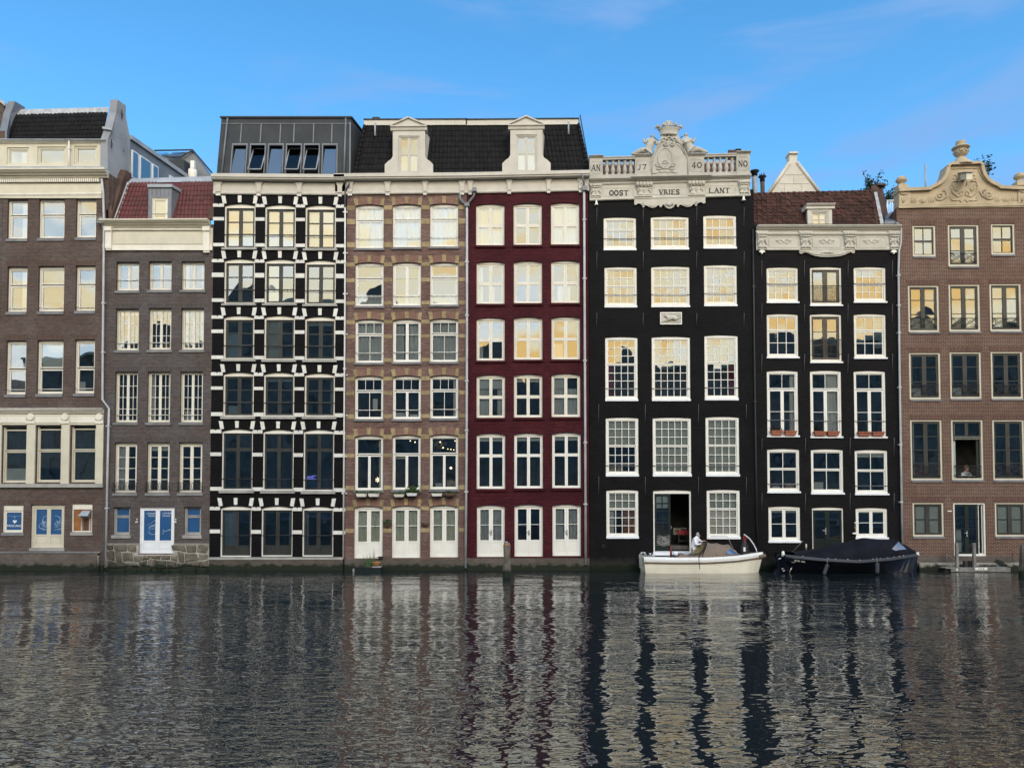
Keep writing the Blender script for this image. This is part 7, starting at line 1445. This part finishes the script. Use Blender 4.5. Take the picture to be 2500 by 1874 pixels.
# ================================================================== people
def figure(name, nodes, edges, root, matfn, parent, lv=2):
    me = skin_mesh(name, nodes, edges, root, lv); ms = []
    keys = list(nodes); pos = [Vector(nodes[k][:3]) for k in keys]
    for p in me.polygons:
        c = p.center; k = keys[min(range(len(keys)), key=lambda i: (pos[i] - c).length - .6 * (nodes[keys[i]][3] if not isinstance(nodes[keys[i]][3], tuple) else nodes[keys[i]][3][0]))]
        m_ = matfn(k); 
        if m_ not in ms: ms.append(m_); me.materials.append(MATS[m_])
        p.material_index = ms.index(m_)
    return link(name, me, parent)
Y0 = -.9
w3 = lambda x, y, d=0.: (lambda a: (a[0], Y0 + d, a[1]))(P('w', x, y, Y0 + d))
def fingers(nd, ed, hand, base, dirv, n, r=.009, ln=.075, side=Vector((0, 1, 0)), curl=Vector((0, 0, -1))):
    base = Vector(base); dirv = Vector(dirv).normalized()
    for k in range(n):
        l_ = ln * (.9, 1., .97, .78)[k % 4]; b = base + side * (k - 1.5) * .02 + dirv * .035
        nd[f'{hand}f{k}a'] = (*b, r); nd[f'{hand}f{k}b'] = (*(b + dirv * l_ * .5 + curl * .01), r * .95); nd[f'{hand}f{k}c'] = (*(b + dirv * l_ * .75 + curl * l_ * .45), r * .8)
        ed += chain(hand, f'{hand}f{k}a', f'{hand}f{k}b', f'{hand}f{k}c')
    t_ = base + side * .035; nd[f'{hand}ta'] = (*(t_ + dirv * .015), r * 1.1); nd[f'{hand}tb'] = (*(t_ + dirv * .05 + side * .02), r); ed += chain(hand, f'{hand}ta', f'{hand}tb')
nd = dict(pelvis=(*w3(465, 1090, .05), (.19, .14)), waist=(*w3(500, 900, .03), (.20, .15)), chest=(*w3(580, 640, .0), (.215, .16)), upper=(*w3(610, 500, .0), (.18, .13)), neck=(*w3(665, 420, .0), .065), jaw=(*w3(735, 400, -.01), .075), skull=(*w3(735, 310, .0), (.098, .092)), nose=(*w3(800, 390, -.0), .03))
nd.update(shN=(*w3(540, 500, -.17), .075), elN=(*w3(600, 800, -.25), .058), foN=(*w3(720, 800, -.22), .047), wrN=(*w3(830, 760, -.2), .034), haN=(*w3(880, 735, -.19), (.032, .026)),
          shF=(*w3(700, 500, .17), .075), elF=(*w3(850, 660, .2), .055), foF=(*w3(920, 650, .12), .046), wrF=(*w3(1000, 625, .04), .034), haF=(*w3(1050, 605, -.0), (.034, .026)))
pv = Vector(nd['pelvis'][:3]); fz_ = .34
for sg, s_ in ((-1, 'N'), (1, 'F')):
    nd['hip' + s_] = (pv.x + .01, pv.y + sg * .10, pv.z - .10, .105); nd['knee' + s_] = (pv.x + .09 + .03 * sg, pv.y + sg * .11, (pv.z + fz_) / 2, .07); nd['ankle' + s_] = (pv.x - .02 + .03 * sg, pv.y + sg * .11, fz_ + .06, .048); nd['toe' + s_] = (pv.x + .17 + .03 * sg, pv.y + sg * .12, fz_ + .03, .035)
ed = chain('pelvis', 'waist', 'chest', 'upper', 'neck', 'jaw', 'skull') + [('jaw', 'nose')]
for s_ in 'NF': ed += chain('upper', 'sh' + s_, 'el' + s_, 'fo' + s_, 'wr' + s_, 'ha' + s_) + chain('pelvis', 'hip' + s_, 'knee' + s_, 'ankle' + s_, 'toe' + s_)
fingers(nd, ed, 'haN', nd['haN'][:3], (1, .1, .1), 4); fingers(nd, ed, 'haF', nd['haF'][:3], (.9, -.1, -.1), 4)
def mm(k):
    if k in ('neck', 'jaw', 'skull', 'nose', 'wrF') or k.startswith('ha'): return 'skin'
    if k.startswith(('hip', 'knee', 'pelvis')): return 'trousers'
    if k.startswith(('ankle', 'toe')): return 'black_rubber'
    return 'shirt_white'
man = thing('person', 'person in white shirt and beige trousers bent over the brown boat cover', 'person', (pv.x, pv.y, fz_))
figure('body', nd, ed, 'pelvis', mm, man)
hd = Vector(w3(735, 310)); mb = MB()
prof = [(0, .125), (.05, .118), (.085, .09), (.104, .05), (.108, 0), (.10, -.05)]; n_ = 14; vs = []
for r_, z_ in prof:
    for k in range(n_):
        a = 2 * math.pi * k / n_; cut = math.cos(a) > .45 and z_ < .07
        vs.append(hd + Vector((-.022 + r_ * .98 * math.cos(a) * (.86 if cut else 1), r_ * .95 * math.sin(a), z_ + .0)))
mb.add(vs, [(i * n_ + k, i * n_ + (k + 1) % n_, (i + 1) * n_ + (k + 1) % n_, (i + 1) * n_ + k) for i in range(len(prof) - 1) for k in range(n_) if math.cos(2 * math.pi * (k + .5) / n_) < .15 and i >= 1], True); mb.build('hair', 'hair_grey', man)
for sg in (-1, 1): MB().ball(hd + Vector((-.0, sg * .102, -.02)), .03, .7, .4, 1.1, 8, 5).build('ear', 'skin', man); MB().ball(hd + Vector((.092, sg * .036, -.02)), .011, n=6, m=4).build('eye', 'iron', man)
nk = Vector(w3(675, 450)); MB().tube([nk + Vector((.07 * math.cos(a), .08 * math.sin(a), .02 * math.cos(a))) for a in [k * .6283 for k in range(10)]], .02, 5, True).build('collar', 'shirt_white', man)
def sitter(lab, c, hx, hy, dep, shirt, hair, side):
    z_ = lambda x, y, d=0.: (lambda a: (a[0], dep + d, a[1]))(P(c, x, y, dep + d))
    h_ = Vector(z_(hx, hy)); nd = dict(pelvis=(*(h_ + Vector((0, .18, -.72))), (.17, .13)), belly=(*(h_ + Vector((0, .15, -.52))), (.16, .12)), chest=(*(h_ + Vector((0, .1, -.33))), (.18, .12)), neck=(*(h_ + Vector((0, .04, -.15))), .055), jaw=(*(h_ + Vector((0, -.01, -.06))), .07), skull=(*(h_ + Vector((0, .0, .03))), .092), nose=(*(h_ + Vector((side * .02, -.1, -.03))), .022))
    ed = chain('pelvis', 'belly', 'chest', 'neck', 'jaw', 'skull') + [('jaw', 'nose')]
    for sg in (-1, 1):
        s_ = 'L' if sg < 0 else 'R'; nd['sh' + s_] = (*(h_ + Vector((sg * .19, .1, -.27))), .07); nd['el' + s_] = (*(h_ + Vector((sg * .25, -.05, -.52))), .052); nd['wr' + s_] = (*(h_ + Vector((sg * .1, -.22, -.46))), .035); nd['ha' + s_] = (*(h_ + Vector((sg * .05, -.25, -.44))), .032); ed += chain('chest', 'sh' + s_, 'el' + s_, 'wr' + s_, 'ha' + s_)
        nd['kn' + s_] = (*(h_ + Vector((sg * .15, -.2, -.76))), .085); nd['fo' + s_] = (*(h_ + Vector((sg * .15, -.12, -1.15))), .05); ed += chain('pelvis', 'kn' + s_, 'fo' + s_)
        fingers(nd, ed, 'ha' + s_, nd['ha' + s_][:3], (-sg * .6, -.4, .2), 4, side=Vector((0, .3, .9)))
    t_ = thing('person', lab, 'person', (h_.x, h_.y, h_.z - .9))
    figure('body', nd, ed, 'pelvis', lambda k: 'skin' if k in ('neck', 'jaw', 'skull', 'nose') or k.startswith(('ha', 'wr')) else 'canvas_navy' if k[:2] in ('kn', 'fo') else shirt, t_)
    MB().ball(h_ + Vector((0, .04, .05)), .108, 1, 1, 1).build('hair', hair, t_)
    for sg in (-1, 1): MB().ball(h_ + Vector((sg * .034, -.085, .0)), .011, n=6, m=4).build('eye', 'iron', t_)
    st = thing('stool', 'wooden stool under the ' + lab.split(' behind')[0], 'stool', (h_.x, h_.y + .2, h_.z - 1.15)); MB().box(h_.x - .2, h_.x + .2, h_.y + .0, h_.y + .38, h_.z - .9, h_.z - .84).build('seat', 'wood_grey', st)
    for dx in (-.17, .17):
        for dy in (.03, .35): MB().tube([(h_.x + dx, h_.y + dy, h_.z - 1.3), (h_.x + dx, h_.y + dy, h_.z - .9)], .02, 5).build('leg', 'wood_grey', st)
sitter('person in pale shirt sitting behind the open window of the chestnut house', 'r', 755, 612, .75, 'curtain_grey', 'hair_blond', 1)
sitter('person in rose top with blond hair behind a closed window of the chestnut house', 'r', 326, 602, .65, 'shirt_rose', 'hair_blond', -1)
a = RC('r', 655, 682, 880, 700, .5); tb = thing('table', 'narrow table with white cloth behind the open window sill', 'table', ((a[0] + a[2]) / 2, .6, a[1])); MB().box(a[0], a[2], .25, .75, a[3] - .03, a[3]).build('tabletop', 'curtain_white', tb)
for dx in (a[0] + .05, a[2] - .05): MB().box(dx - .03, dx + .03, .5, .56, a[1] - .5, a[3] - .03).build('leg', 'wood_grey', tb)

# ================================================================== mooring posts, dock, raft
def post(lab, px0, px1, ytop, ybot, cap):
    Y = CH * F / (ybot - 1238) - D; x0, x1 = W(px0, 1360, Y)[0], W(px1, 1360, Y)[0]; zt = W(px0, ytop, Y)[1]; m_ = (x0 + x1) / 2; hw = (x1 - x0) / 2
    o = thing('mooring_post', lab, 'post', (m_, Y, -.5)); mb = MB(); n = 8
    rings = [(-.8, 1.05), (.3, 1.0), (zt * .6, .92), (zt - .12, .80), (zt, .62)]; vs = []
    for z, k in rings: vs += [(m_ + hw * k * 1.08 * math.cos(a * .7854 + .3927) + .02 * math.sin(z * 5 + a), Y + hw * k * 1.08 * math.sin(a * .7854 + .3927), z) for a in range(n)]
    mb.add(vs, [(i * n + a, i * n + (a + 1) % n, (i + 1) * n + (a + 1) % n, (i + 1) * n + a) for i in range(4) for a in range(n)] + [list(range(4 * n, 5 * n))]); mb.build('shaft', 'wood_post', o)
    if cap:
        MB().lathe((m_ - .04, Y), [(.09, zt - .01), (.1, zt + .02), (.06, zt + .05), (.01, zt + .06)], 8).build('cap', 'sill_light', o); MB().box(m_ - hw * .6, m_ + hw * .55, Y - hw * .82, Y - hw * .6, zt - .1, zt - .03).build('reflector', 'pot_orange', o)
    return o
post('weathered square timber mooring post in front of the wine red house doors', 1228, 1247, 1324, 1408, True)
post('mossy timber mooring post beside the dock of the chestnut house', 2490, 2516, 1330, 1406, False)
dk_ = thing('dock', 'low timber landing stage with white number plate at the chestnut house door', 'dock', (P('y', 1000, 800, -.6)[0], -.6, 0))
YD = -.95; r = RC('y', 250, 738, 1850, 800, YD); MB().box(r[0], r[2], YD, YD + .12, r[1] - .05, r[3] - .02).build('front_beam', 'wood_grey', dk_)
r2 = RC('y', 330, 800, 1860, 850, YD + .05); MB().box(r2[0], r2[2], YD + .03, YD + .16, -.15, r2[3] - .03).build('lower_beam', 'wood_post', dk_)
r3 = RC('y', 100, 720, 1850, 740, YD)
for k in range(6): MB().box(r3[0], r3[2], YD + .0 + k * .15, YD + .14 + k * .15, r[3] - .015, r[3] + .035).build('plank', 'wood_grey', dk_)
r = RC('y', 95, 742, 330, 850, YD + .1); MB().box(r[0], r[2], YD + .16, YD + .85, -.15, r[3]).build('float', 'black_rubber', dk_)
r = RC('y', 892, 716, 1225, 786, YD - .03); sg_ = MB().box(r[0], r[2], YD - .03, YD - .003, r[1], r[3]).build('number_plate', 'white', dk_)
text('S E B', (r[0] + r[2]) / 2, YD - .034, (r[1] + r[3]) / 2, .12, 'letter_black', sg_, 1.15)
r = RC('y', 388, 745, 428, 802, YD - .02); MB().box(r[0], r[2], YD - .02, YD - .002, r[1], r[3]).build('marker', 'white', dk_)
for x0, x1, xt in ((375, 440, 372), (840, 905, 832)):
    a, b, zt = P('y', x0, 400, YD + .1)[0], P('y', x1, 400, YD + .1)[0], P('y', x0, 52, YD + .1)[1]; MB().box(a, b, YD + .06, YD + .2, .0, zt).build('post', 'wood_grey', dk_)
    MB().box(b - .005, b + .02, YD + .1, YD + .16, .05, zt * .7).build('guide', 'rope', dk_)
for x in (650, 780, 855): a = P3('y', x, 650, YD + .3); MB().box(a.x - .1, a.x + .08, a.y - .05, a.y + .1, a.z - .12, a.z + .2).build('step_block', 'black_rubber', dk_)
a = P3('y', 1650, 640, -.3); mb = MB(); mb.hexa([a + Vector((-.4, -.1, .12)), a + Vector((.1, -.1, -.3)), a + Vector((.3, .15, -.25)), a + Vector((-.3, .15, .16))], [a + Vector((-.3, -.1, .22)), a + Vector((.15, -.1, .0)), a + Vector((.4, .15, .02)), a + Vector((-.2, .15, .26))]); bgx = tag(mb.build('sack', 'green_black'), 'dark green sack lying on the ledge beside the timber landing stage', 'sack')
a = P3('y', 1930, 640, -.3); ir = thing('iron_stake', 'rusty bent iron stake standing on ledge near the mossy post', 'stake', tuple(a)); MB().tube([a, P3('y', 1935, 590, -.3), P3('y', 1905, 480, -.3), P3('y', 1905, 360, -.3)], .035, 6).build('rod', 'chimney_brown', ir); MB().ball(P3('y', 1905, 358, -.3), .05, n=8, m=5).build('head', 'chimney_brown', ir)
rp = thing('handrail_rope', 'slack pale rope between iron stake and landing stage post', 'rope', tuple(P3('y', 150, 660, -.3))); MB().tube([P3('y', 150, 665, -.3), P3('y', 135, 500, -.3), P3('y', 112, 340, -.3)], .022, 5).build('stake', 'wood_grey', rp); MB().tube([P3('y', 112, 335, -.3), P3('y', 240, 430, -.4), P3('y', 380, 520, -.6), P3('y', 555, 570, -.6)], .014, 5).build('line', 'rope', rp)
r = RC('r', 285, 1478, 1345, 1530); MB().box(r[0], r[2], -.35, -.06, -.3, r[3]).build('water_ledge', 'rubble_mortar', H8.root)
def leaves(mb, c, n, rad, ln, wd, up=.6, flat=1.):
    for k in range(n):
        a = random.random() * 6.283; d = Vector((math.cos(a) * random.random(), math.sin(a) * random.random() * flat, up * random.uniform(.2, 1.3))).normalized(); b = Vector(c) + Vector((random.gauss(0, rad), random.gauss(0, rad * flat), random.gauss(0, rad * .4))); s_ = d.cross(Vector((random.random() - .5, random.random() - .5, random.random() - .5))).normalized() * wd * random.uniform(.6, 1.2); l_ = ln * random.uniform(.6, 1.2)
        mb.add([b, b + d * l_ * .5 + s_, b + d * l_, b + d * l_ * .5 - s_], [(0, 1, 2, 3)])
# raft with reeds and a pot
Y = -.75; r = RC('x', 350, 1035, 1240, 1190, Y); rt = thing('raft', 'dark floating planter raft at the foot of the rose brick house', 'raft', ((r[0] + r[2]) / 2, Y, 0)); MB().box(r[0], r[2], Y, Y + .6, -.12, r[3]).build('float', 'green_black', rt); MB().box(P('x', 950, 1030, Y)[0], P('x', 1230, 1030, Y)[0], Y + .02, Y + .5, r[3] + .002, r[3] + .05).build('slab', 'sill_light', rt); MB().box(r[0] - .08, r[0], Y - .02, Y + .1, .0, r[3] - .05).build('bumper', 'sill_light', rt)
random.seed(5); mb = MB(); a = P3('x', 850, 1010, Y + .25)
for k in range(70): b = a + Vector((random.gauss(0, .14), random.gauss(0, .08), 0)); t_ = b + Vector((random.gauss(0, .18), random.gauss(0, .1), random.uniform(.25, .72))); s_ = Vector((.012, 0, 0)); mb.add([b - s_, b + s_, t_], [(0, 1, 2)])
for dx in (.18, .23): b = a + Vector((dx, 0, 0)); mb.add([b - Vector((.02, 0, 0)), b + Vector((.02, 0, 0)), b + Vector((.03, 0, 1.0))], [(0, 1, 2)])
re = thing('reed_plant', 'green reed clump growing on the dark raft', 'plant', tuple(a - Vector((0, 0, .02)))); mb.build('blades', 'leaf', re); MB().lathe((a.x, a.y), [(.2, a.z - .06), (.22, a.z + .02), (.18, a.z + .03)], 10).build('root_ball', 'soil', re)
a0, a1 = P3('x', 1090, 975, Y + .2), P3('x', 1090, 840, Y + .2); h_ = a1.z - a0.z; pt_ = thing('plant_pot', 'round orange glazed pot standing on the dark raft', 'pot', tuple(a0)); MB().lathe((a0.x, a0.y), [(.12, a0.z), (.16, a0.z + h_ * .3), (.19, a0.z + h_ * .75), (.2, a0.z + h_ * .8), (.2, a0.z + h_), (.17, a0.z + h_), (.16, a0.z + h_ * .7)], 16).build('pot', 'pot_orange', pt_); MB().lathe((a0.x, a0.y), [(.17, a0.z + h_ * .8), (.1, a0.z + h_ * .86)], 12).build('earth', 'soil', pt_)
r = RC('x', 1020, 655, 1300, 720, -.12); tr_ = thing('tray', 'black plastic tray hung before the white door beside the raft', 'tray', (r[0], -.1, r[1])); MB().box(r[0] + .2, r[2], -.2, -.02, r[1], r[3]).build('bin', 'black_rubber', tr_); MB().box(r[0], r[0] + .2, -.16, -.04, r[1] + .05, r[3] - .03).build('lid', 'black_rubber', tr_)
# window boxes
WB = [('i', 172, 706, 263, 733, 'white', 1, 'white window box with green plants under the first tall rose brick window'), ('i', 273, 706, 367, 733, 'white', 1, 'white window box, nearer the middle, under first tall rose brick window'), ('i', 490, 712, 578, 735, 'cream_pale', 1.3, 'cream window box with dense greenery below middle tall rose brick window'), ('i', 597, 702, 687, 726, 'white_cool', 2.2, 'pale window box with the tallest green plant below middle window'), ('i', 808, 705, 900, 728, 'white', .8, 'white window box with sparse plants below third tall rose brick window'), ('i', 925, 700, 1007, 726, 'wicker', .8, 'brown wicker trough below third tall rose brick window')]
for n_, (c, x0, y0, x1, y1, m_, gr, lab) in enumerate(WB):
    r = RC(c, x0, y0, x1, y1, -.3); o = thing('window_box', lab, 'planter', ((r[0] + r[2]) / 2, -.3, r[1])); k_ = .05
    MB().hexa([(r[0] + k_, -.38, r[1]), (r[2] - k_, -.38, r[1]), (r[2] - k_, -.12, r[1]), (r[0] + k_, -.12, r[1])], [(r[0], -.42, r[3]), (r[2], -.42, r[3]), (r[2], -.10, r[3]), (r[0], -.10, r[3])]).build('trough', m_, o)
    mb = MB(); random.seed(n_ + 40)
    for k in range(7): leaves(mb, (r[0] + (r[2] - r[0]) * (k + .5) / 7, -.26, r[3] - .02), int(16 * gr), .05, .16 * gr ** .5, .03, .8)
    if gr > 2: leaves(mb, (r[0] + (r[2] - r[0]) * .6, -.26, r[3] + .15), 60, .09, .25, .03, 1)
    mb.build('plants', 'leaf' if gr > .9 else 'leaf_dark', o)
    for xx in (r[0] + .08, r[2] - .08): MB().tube([(xx, -.1, r[3] - .02), (xx, .0, r[3] - .0)], .015, 5).build('hook', 'iron', o)
for c, x0, y0, x1, y1, gr, lab in (('i', 403, 958, 466, 995, 1, 'wicker wall basket with a green plant between rose brick doors'), ('i', 722, 955, 785, 987, 0, 'empty dark wicker wall basket between rose brick doors')):
    r = RC(c, x0, y0, x1, y1, -.1); o = thing('wall_basket', lab, 'basket', ((r[0] + r[2]) / 2, 0, r[1])); m_ = (r[0] + r[2]) / 2; hw = (r[2] - r[0]) / 2; mb = MB(); n_ = 9; vs = []
    for z, k_ in ((r[3], 1), (lerp(r[1], r[3], .5), .9), (r[1] + .03, .6), (r[1], .2)): vs += [(m_ + hw * k_ * math.cos(math.pi * a / n_), -hw * k_ * .9 * math.sin(math.pi * a / n_), z) for a in range(n_ + 1)]
    mb.add(vs, [(i * 10 + a, i * 10 + a + 1, (i + 1) * 10 + a + 1, (i + 1) * 10 + a) for i in range(3) for a in range(9)]); mb.build('basket', 'wicker', o); mb = MB()
    mb.tube([(m_ + hw * math.cos(math.pi * a / 9), -hw * .9 * math.sin(math.pi * a / 9), r[3]) for a in range(10)], .018, 5); mb.build('rim', 'wicker', o)
    if gr: mb = MB(); leaves(mb, (m_, -.12, r[3]), 60, .07, .22, .03, .9); mb.build('plant', 'leaf', o)
TCN = ['the first charcoal french window', 'the middle charcoal french window', 'the third charcoal french window']
for k, (x0, y0, x1, y1) in enumerate([(323, 200, 433, 245), (455, 203, 567, 247), (738, 208, 852, 250), (865, 208, 978, 252), (1163, 213, 1277, 255), (1297, 213, 1413, 253)]):
    r = RC('o', x0, y0, x1, y1, -.06); w_ = ['with dark dry plants', 'without plants'][k % 2] if k < 2 else 'with bare earth'
    o = thing('terracotta_trough', f'terracotta trough {w_} on sill of ' + TCN[k // 2], 'planter', ((r[0] + r[2]) / 2, -.06, r[1]), f'terracotta troughs on {["first", "middle", "third"][k // 2]} french window'); k_ = .05
    MB().hexa([(r[0] + k_, -.14, r[1]), (r[2] - k_, -.14, r[1]), (r[2] - k_, .03, r[1]), (r[0] + k_, .03, r[1])], [(r[0], -.18, r[3]), (r[2], -.18, r[3]), (r[2], .035, r[3]), (r[0], .035, r[3])]).build('trough', 'terracotta', o)
    MB().box(r[0] - .015, r[2] + .015, -.195, .036, r[3] - .05, r[3] - .0).build('rim', 'terracotta', o); mb = MB(); random.seed(k)
    leaves(mb, ((r[0] + r[2]) / 2, -.07, r[3]), 50 if k == 0 else 14, .12, .2 if k == 0 else .07, .02, .6, .3); mb.build('plants', 'soil', o)
a = P('o', 1130, 1120); fo = thing('figurine', 'small white bird and shell ornament hanging beside the charcoal house window', 'ornament', (a[0], -.05, a[1] - .3)); MB().tube([(a[0], -.04, a[1] + .2), (a[0] + .01, -.05, a[1] - .25)], .012, 4).build('cord', 'rope', fo); MB().ball((a[0] - .02, -.06, a[1] - .36), .06, 2.2, .7, .8, 8, 5).build('bird', 'white', fo); MB().ball((a[0] + .03, -.05, a[1] + .16), .05, 1.3, .6, .8, 8, 5).build('shell', 'white', fo); MB().ball((a[0], -.05, a[1] - .1), .05, .8, .6, 1.6, 8, 5).build('shell', 'canvas_olive', fo)
# ================================================================== lamps inside
def lamp(name, lab, c, pts, dep, mat, r_, shade=None):
    q = [P3(c, x, y, dep) for x, y in pts]; o = thing(name, lab, 'lamp', tuple(q[0])); 
    for p in q:
        MB().ball(p, r_, n=8, m=5).build('bulb', mat, o); MB().tube([p + Vector((0, 0, r_)), p + Vector((0, 0, r_ + .25))], .01, 4).build('cord', 'iron', o)
    if shade:
        mb = MB()
        for k in range(26): d = Vector((random.gauss(0, 1), random.gauss(0, 1), random.gauss(0, 1))).normalized() * shade; mb.ball(q[0] + d, shade * .22, n=6, m=4)
        mb.build('shade', 'picture', o)
lamp('chandelier', 'glass bead chandelier glowing behind the third tall rose brick window', 'i', [(880, 272), (905, 320)], .7, 'bulb_warm', .035, .3)
lamp('chandelier', 'glass bead chandelier glowing behind the first tall rose brick window', 'i', [(370, 285)], .7, 'bulb_warm', .035, .2)
lamp('spot_lights', 'two small pink spot lights behind the middle tall rose brick window', 'i', [(628, 262), (668, 272)], .7, 'bulb_warm', .03)
lamp('spot_lights', 'row of small warm spot lights behind the third tall rose brick window', 'i', [(945, 330), (970, 334), (995, 338), (1005, 262)], .9, 'bulb_warm', .025)
lamp('table_lamp', 'glowing warm table lamp low behind the third tall rose brick window', 'i', [(970, 490)], .6, 'bulb_warm', .06)
a = P3('i', 358, 590, .5); o = thing('star_light', 'glowing yellow star shaped light in the first tall rose brick window', 'lamp', tuple(a)); mb = MB()
for k in range(4): t_ = k * math.pi / 4 + .4; mb.tube([a - Vector((math.cos(t_), 0, math.sin(t_))) * .14, a + Vector((math.cos(t_), 0, math.sin(t_))) * .14], .012, 4)
mb.build('star', 'bulb_warm', o); MB().tube([a, a + Vector((0, .02, -.25))], .01, 4).build('stem', 'iron', o)
a = P3('f', 1030, 665, .45); o = thing('pane_glow', 'violet scribbled glow strokes in the third tall window of the banded house', 'light_mark', tuple(a)); random.seed(3); mb = MB()  # glowing strokes added for a violet glow in the glass, no neon there
for k in range(5): mb.tube([a + Vector((-.25 + .09 * j + random.gauss(0, .03), 0, -.06 + .05 * k + random.gauss(0, .035) + .012 * j)) for j in range(6)], .012, 4)
mb.build('tube', 'glow_violet', o); MB().box(a.x - .26, a.x + .22, a.y + .02, a.y + .04, a.z - .4, a.z - .1).build('panel', 'film_blue', o)
# ================================================================== far greenery
def sprig(name, lab, c, dep, base, tips, n, ln, mat='leaf_dark'):
    b = P3(c, *base, dep); o = thing(name, lab, 'tree', tuple(b)); tk = MB(); lv = MB(); j = [b]
    for (x, y) in tips:
        e_ = P3(c, x, y, dep + random.uniform(-.4, .4)); m_ = b.lerp(e_, .5) + Vector((random.gauss(0, .06), random.gauss(0, .1), .08)); tk.tube([b, m_, e_], .022, 5, taper=.4)
        for k in range(n): leaves(lv, b.lerp(e_, random.uniform(.35, 1.08)) + Vector((random.gauss(0, .1), random.gauss(0, .12), random.gauss(0, .09))), 3, .04, ln, ln * .28, .2)
    tk.build('trunk', 'bark', o); lv.build('crown', mat, o)
random.seed(12)
sprig('tree', 'leafy tree top rising behind the pantile roof chimney', 'm', 6, (1760, 860), [(1600, 545), (1640, 600), (1690, 640), (1790, 570), (1730, 650), (1640, 690), (1600, 750), (1700, 740), (1870, 665), (1660, 770)], 26, .17)
sprig('shrub', 'roof terrace shrub behind the white railing', 'm', 5, (1920, 900), [(1880, 760), (1900, 800), (1870, 850), (1950, 820), (1960, 740), (1985, 850), (1930, 850)], 22, .13)
sprig('sapling', 'small sapling growing behind the sandstone bell gable', 'p', 1.5, (1180, 560), [(1105, 355), (1190, 330), (1160, 400), (1215, 375), (1260, 390), (1285, 400), (1240, 440), (1215, 510), (1150, 450)], 9, .16)

# ================================================================== clutter at the waterline
for x, y0, y1, k in ((903, 1430, 1585, .05), (938, 1500, 1585, .045), (985, 1480, 1585, .05)):
    a, b = P3('c', x, y0, -.28), P3('c', x + 2, y1, -.3); o = thing('timber_stub', ['rotten timber stub topped with a pale cap beside the kinked drainpipe', 'short black timber stub between the kinked drainpipe and brick plinth', 'black timber stub at the corner of the rubble stone base'][(x > 910) + (x > 950)], 'post', tuple(b)); MB().tube([b, b.lerp(a, .6), a], k, 7, taper=.8).build('shaft', 'wood_post', o)
    MB().tube([a, a + Vector((0, 0, .05))], k * .9, 7).build('cap', 'sill_light' if x < 910 else 'wood_post', o)
o = thing('mooring_cable', 'slack black cable hanging along the brown brick plinth', 'cable', tuple(P3('c', 600, 1570, -.2))); MB().tube([P3('c', x, y, -.2) for x, y in ((-10, 1562), (120, 1578), (400, 1590), (640, 1585), (780, 1555), (900, 1515))], .014, 5).build('cable', 'black_rubber', o); MB().tube([P3('c', 930, 1490, -.25) + Vector((.1 * math.cos(a * .7), 0, .1 * math.sin(a * .7))) for a in range(9)], .012, 5, True).build('coil', 'black_rubber', o)
for c, x, y, lab in (('i', 1015, 1338, 'iron mooring ring on plinth below the rose brick house'), ('f', 205, 1548, 'iron mooring ring with pale rope end below the banded house'), ('l', 275, 1330, 'round dark drain hole ring low on the charcoal wall')):
    a = P3(c, x, y, -.13); o = thing('mooring_ring', lab, 'ring', tuple(a)); MB().tube([a + Vector((.08 * math.cos(t_ * .785), -.01, .08 * math.sin(t_ * .785))) for t_ in range(8)], .016, 5, True).build('ring', 'iron', o); MB().tube([a + Vector((0, 0, .08)), a + Vector((0, .15, .08))], .02, 5).build('staple', 'iron', o)

# ================================================================== the row goes on to both sides
for nm_lab, p0, p1, mt, dark in (('plain slate brick house next along the canal from the cream shopfront house', -420, -4, 'brick_slate', False), ('plain brown brick house next along the canal from the bell gable house', 2517, 2880, 'brick_brown', True)):
    yt = 640 if p0 > 0 else 470; HN = House('brick_house', nm_lab, p0, p1, yt, mt)
    for y0_, y1_ in ((520, 600), (650, 745), (790, 890), (940, 1050), (1100, 1210), (1250, 1360)):
        if y0_ < yt: continue
        for k in range(3):
            xa = p0 + (p1 - p0) * (.10 + .29 * k); R = RC('z', xa, y0_, xa + (p1 - p0) * .21, y1_)
            window(HN, R, [(0, 0, .5, 1, 1, 2, .07, .03, 'dark_sash' if dark else 'white'), (.5, 0, 1, 1, 1, 2, .07, .03, 'dark_sash' if dark else 'white')], fw=.08, fmat='white', dep=.08, sill=(.1, .03, .05, 'sill_grey'))
        HN.floors.append(R[1] - .4)
    HN.mould('cornice', 'z', (p0, yt), (p1, yt), 'trim_grey', cyma(.35, .5)); HN.finish()
    BLn, BRn = P3('z', p0, yt, .2), P3('z', p1, yt, .2); MB().quad(BLn, BRn, BRn + Vector((.3, 1.6, 2.6)), BLn + Vector((.3, 1.6, 2.6))).build('roof', 'tile_black', HN.root)
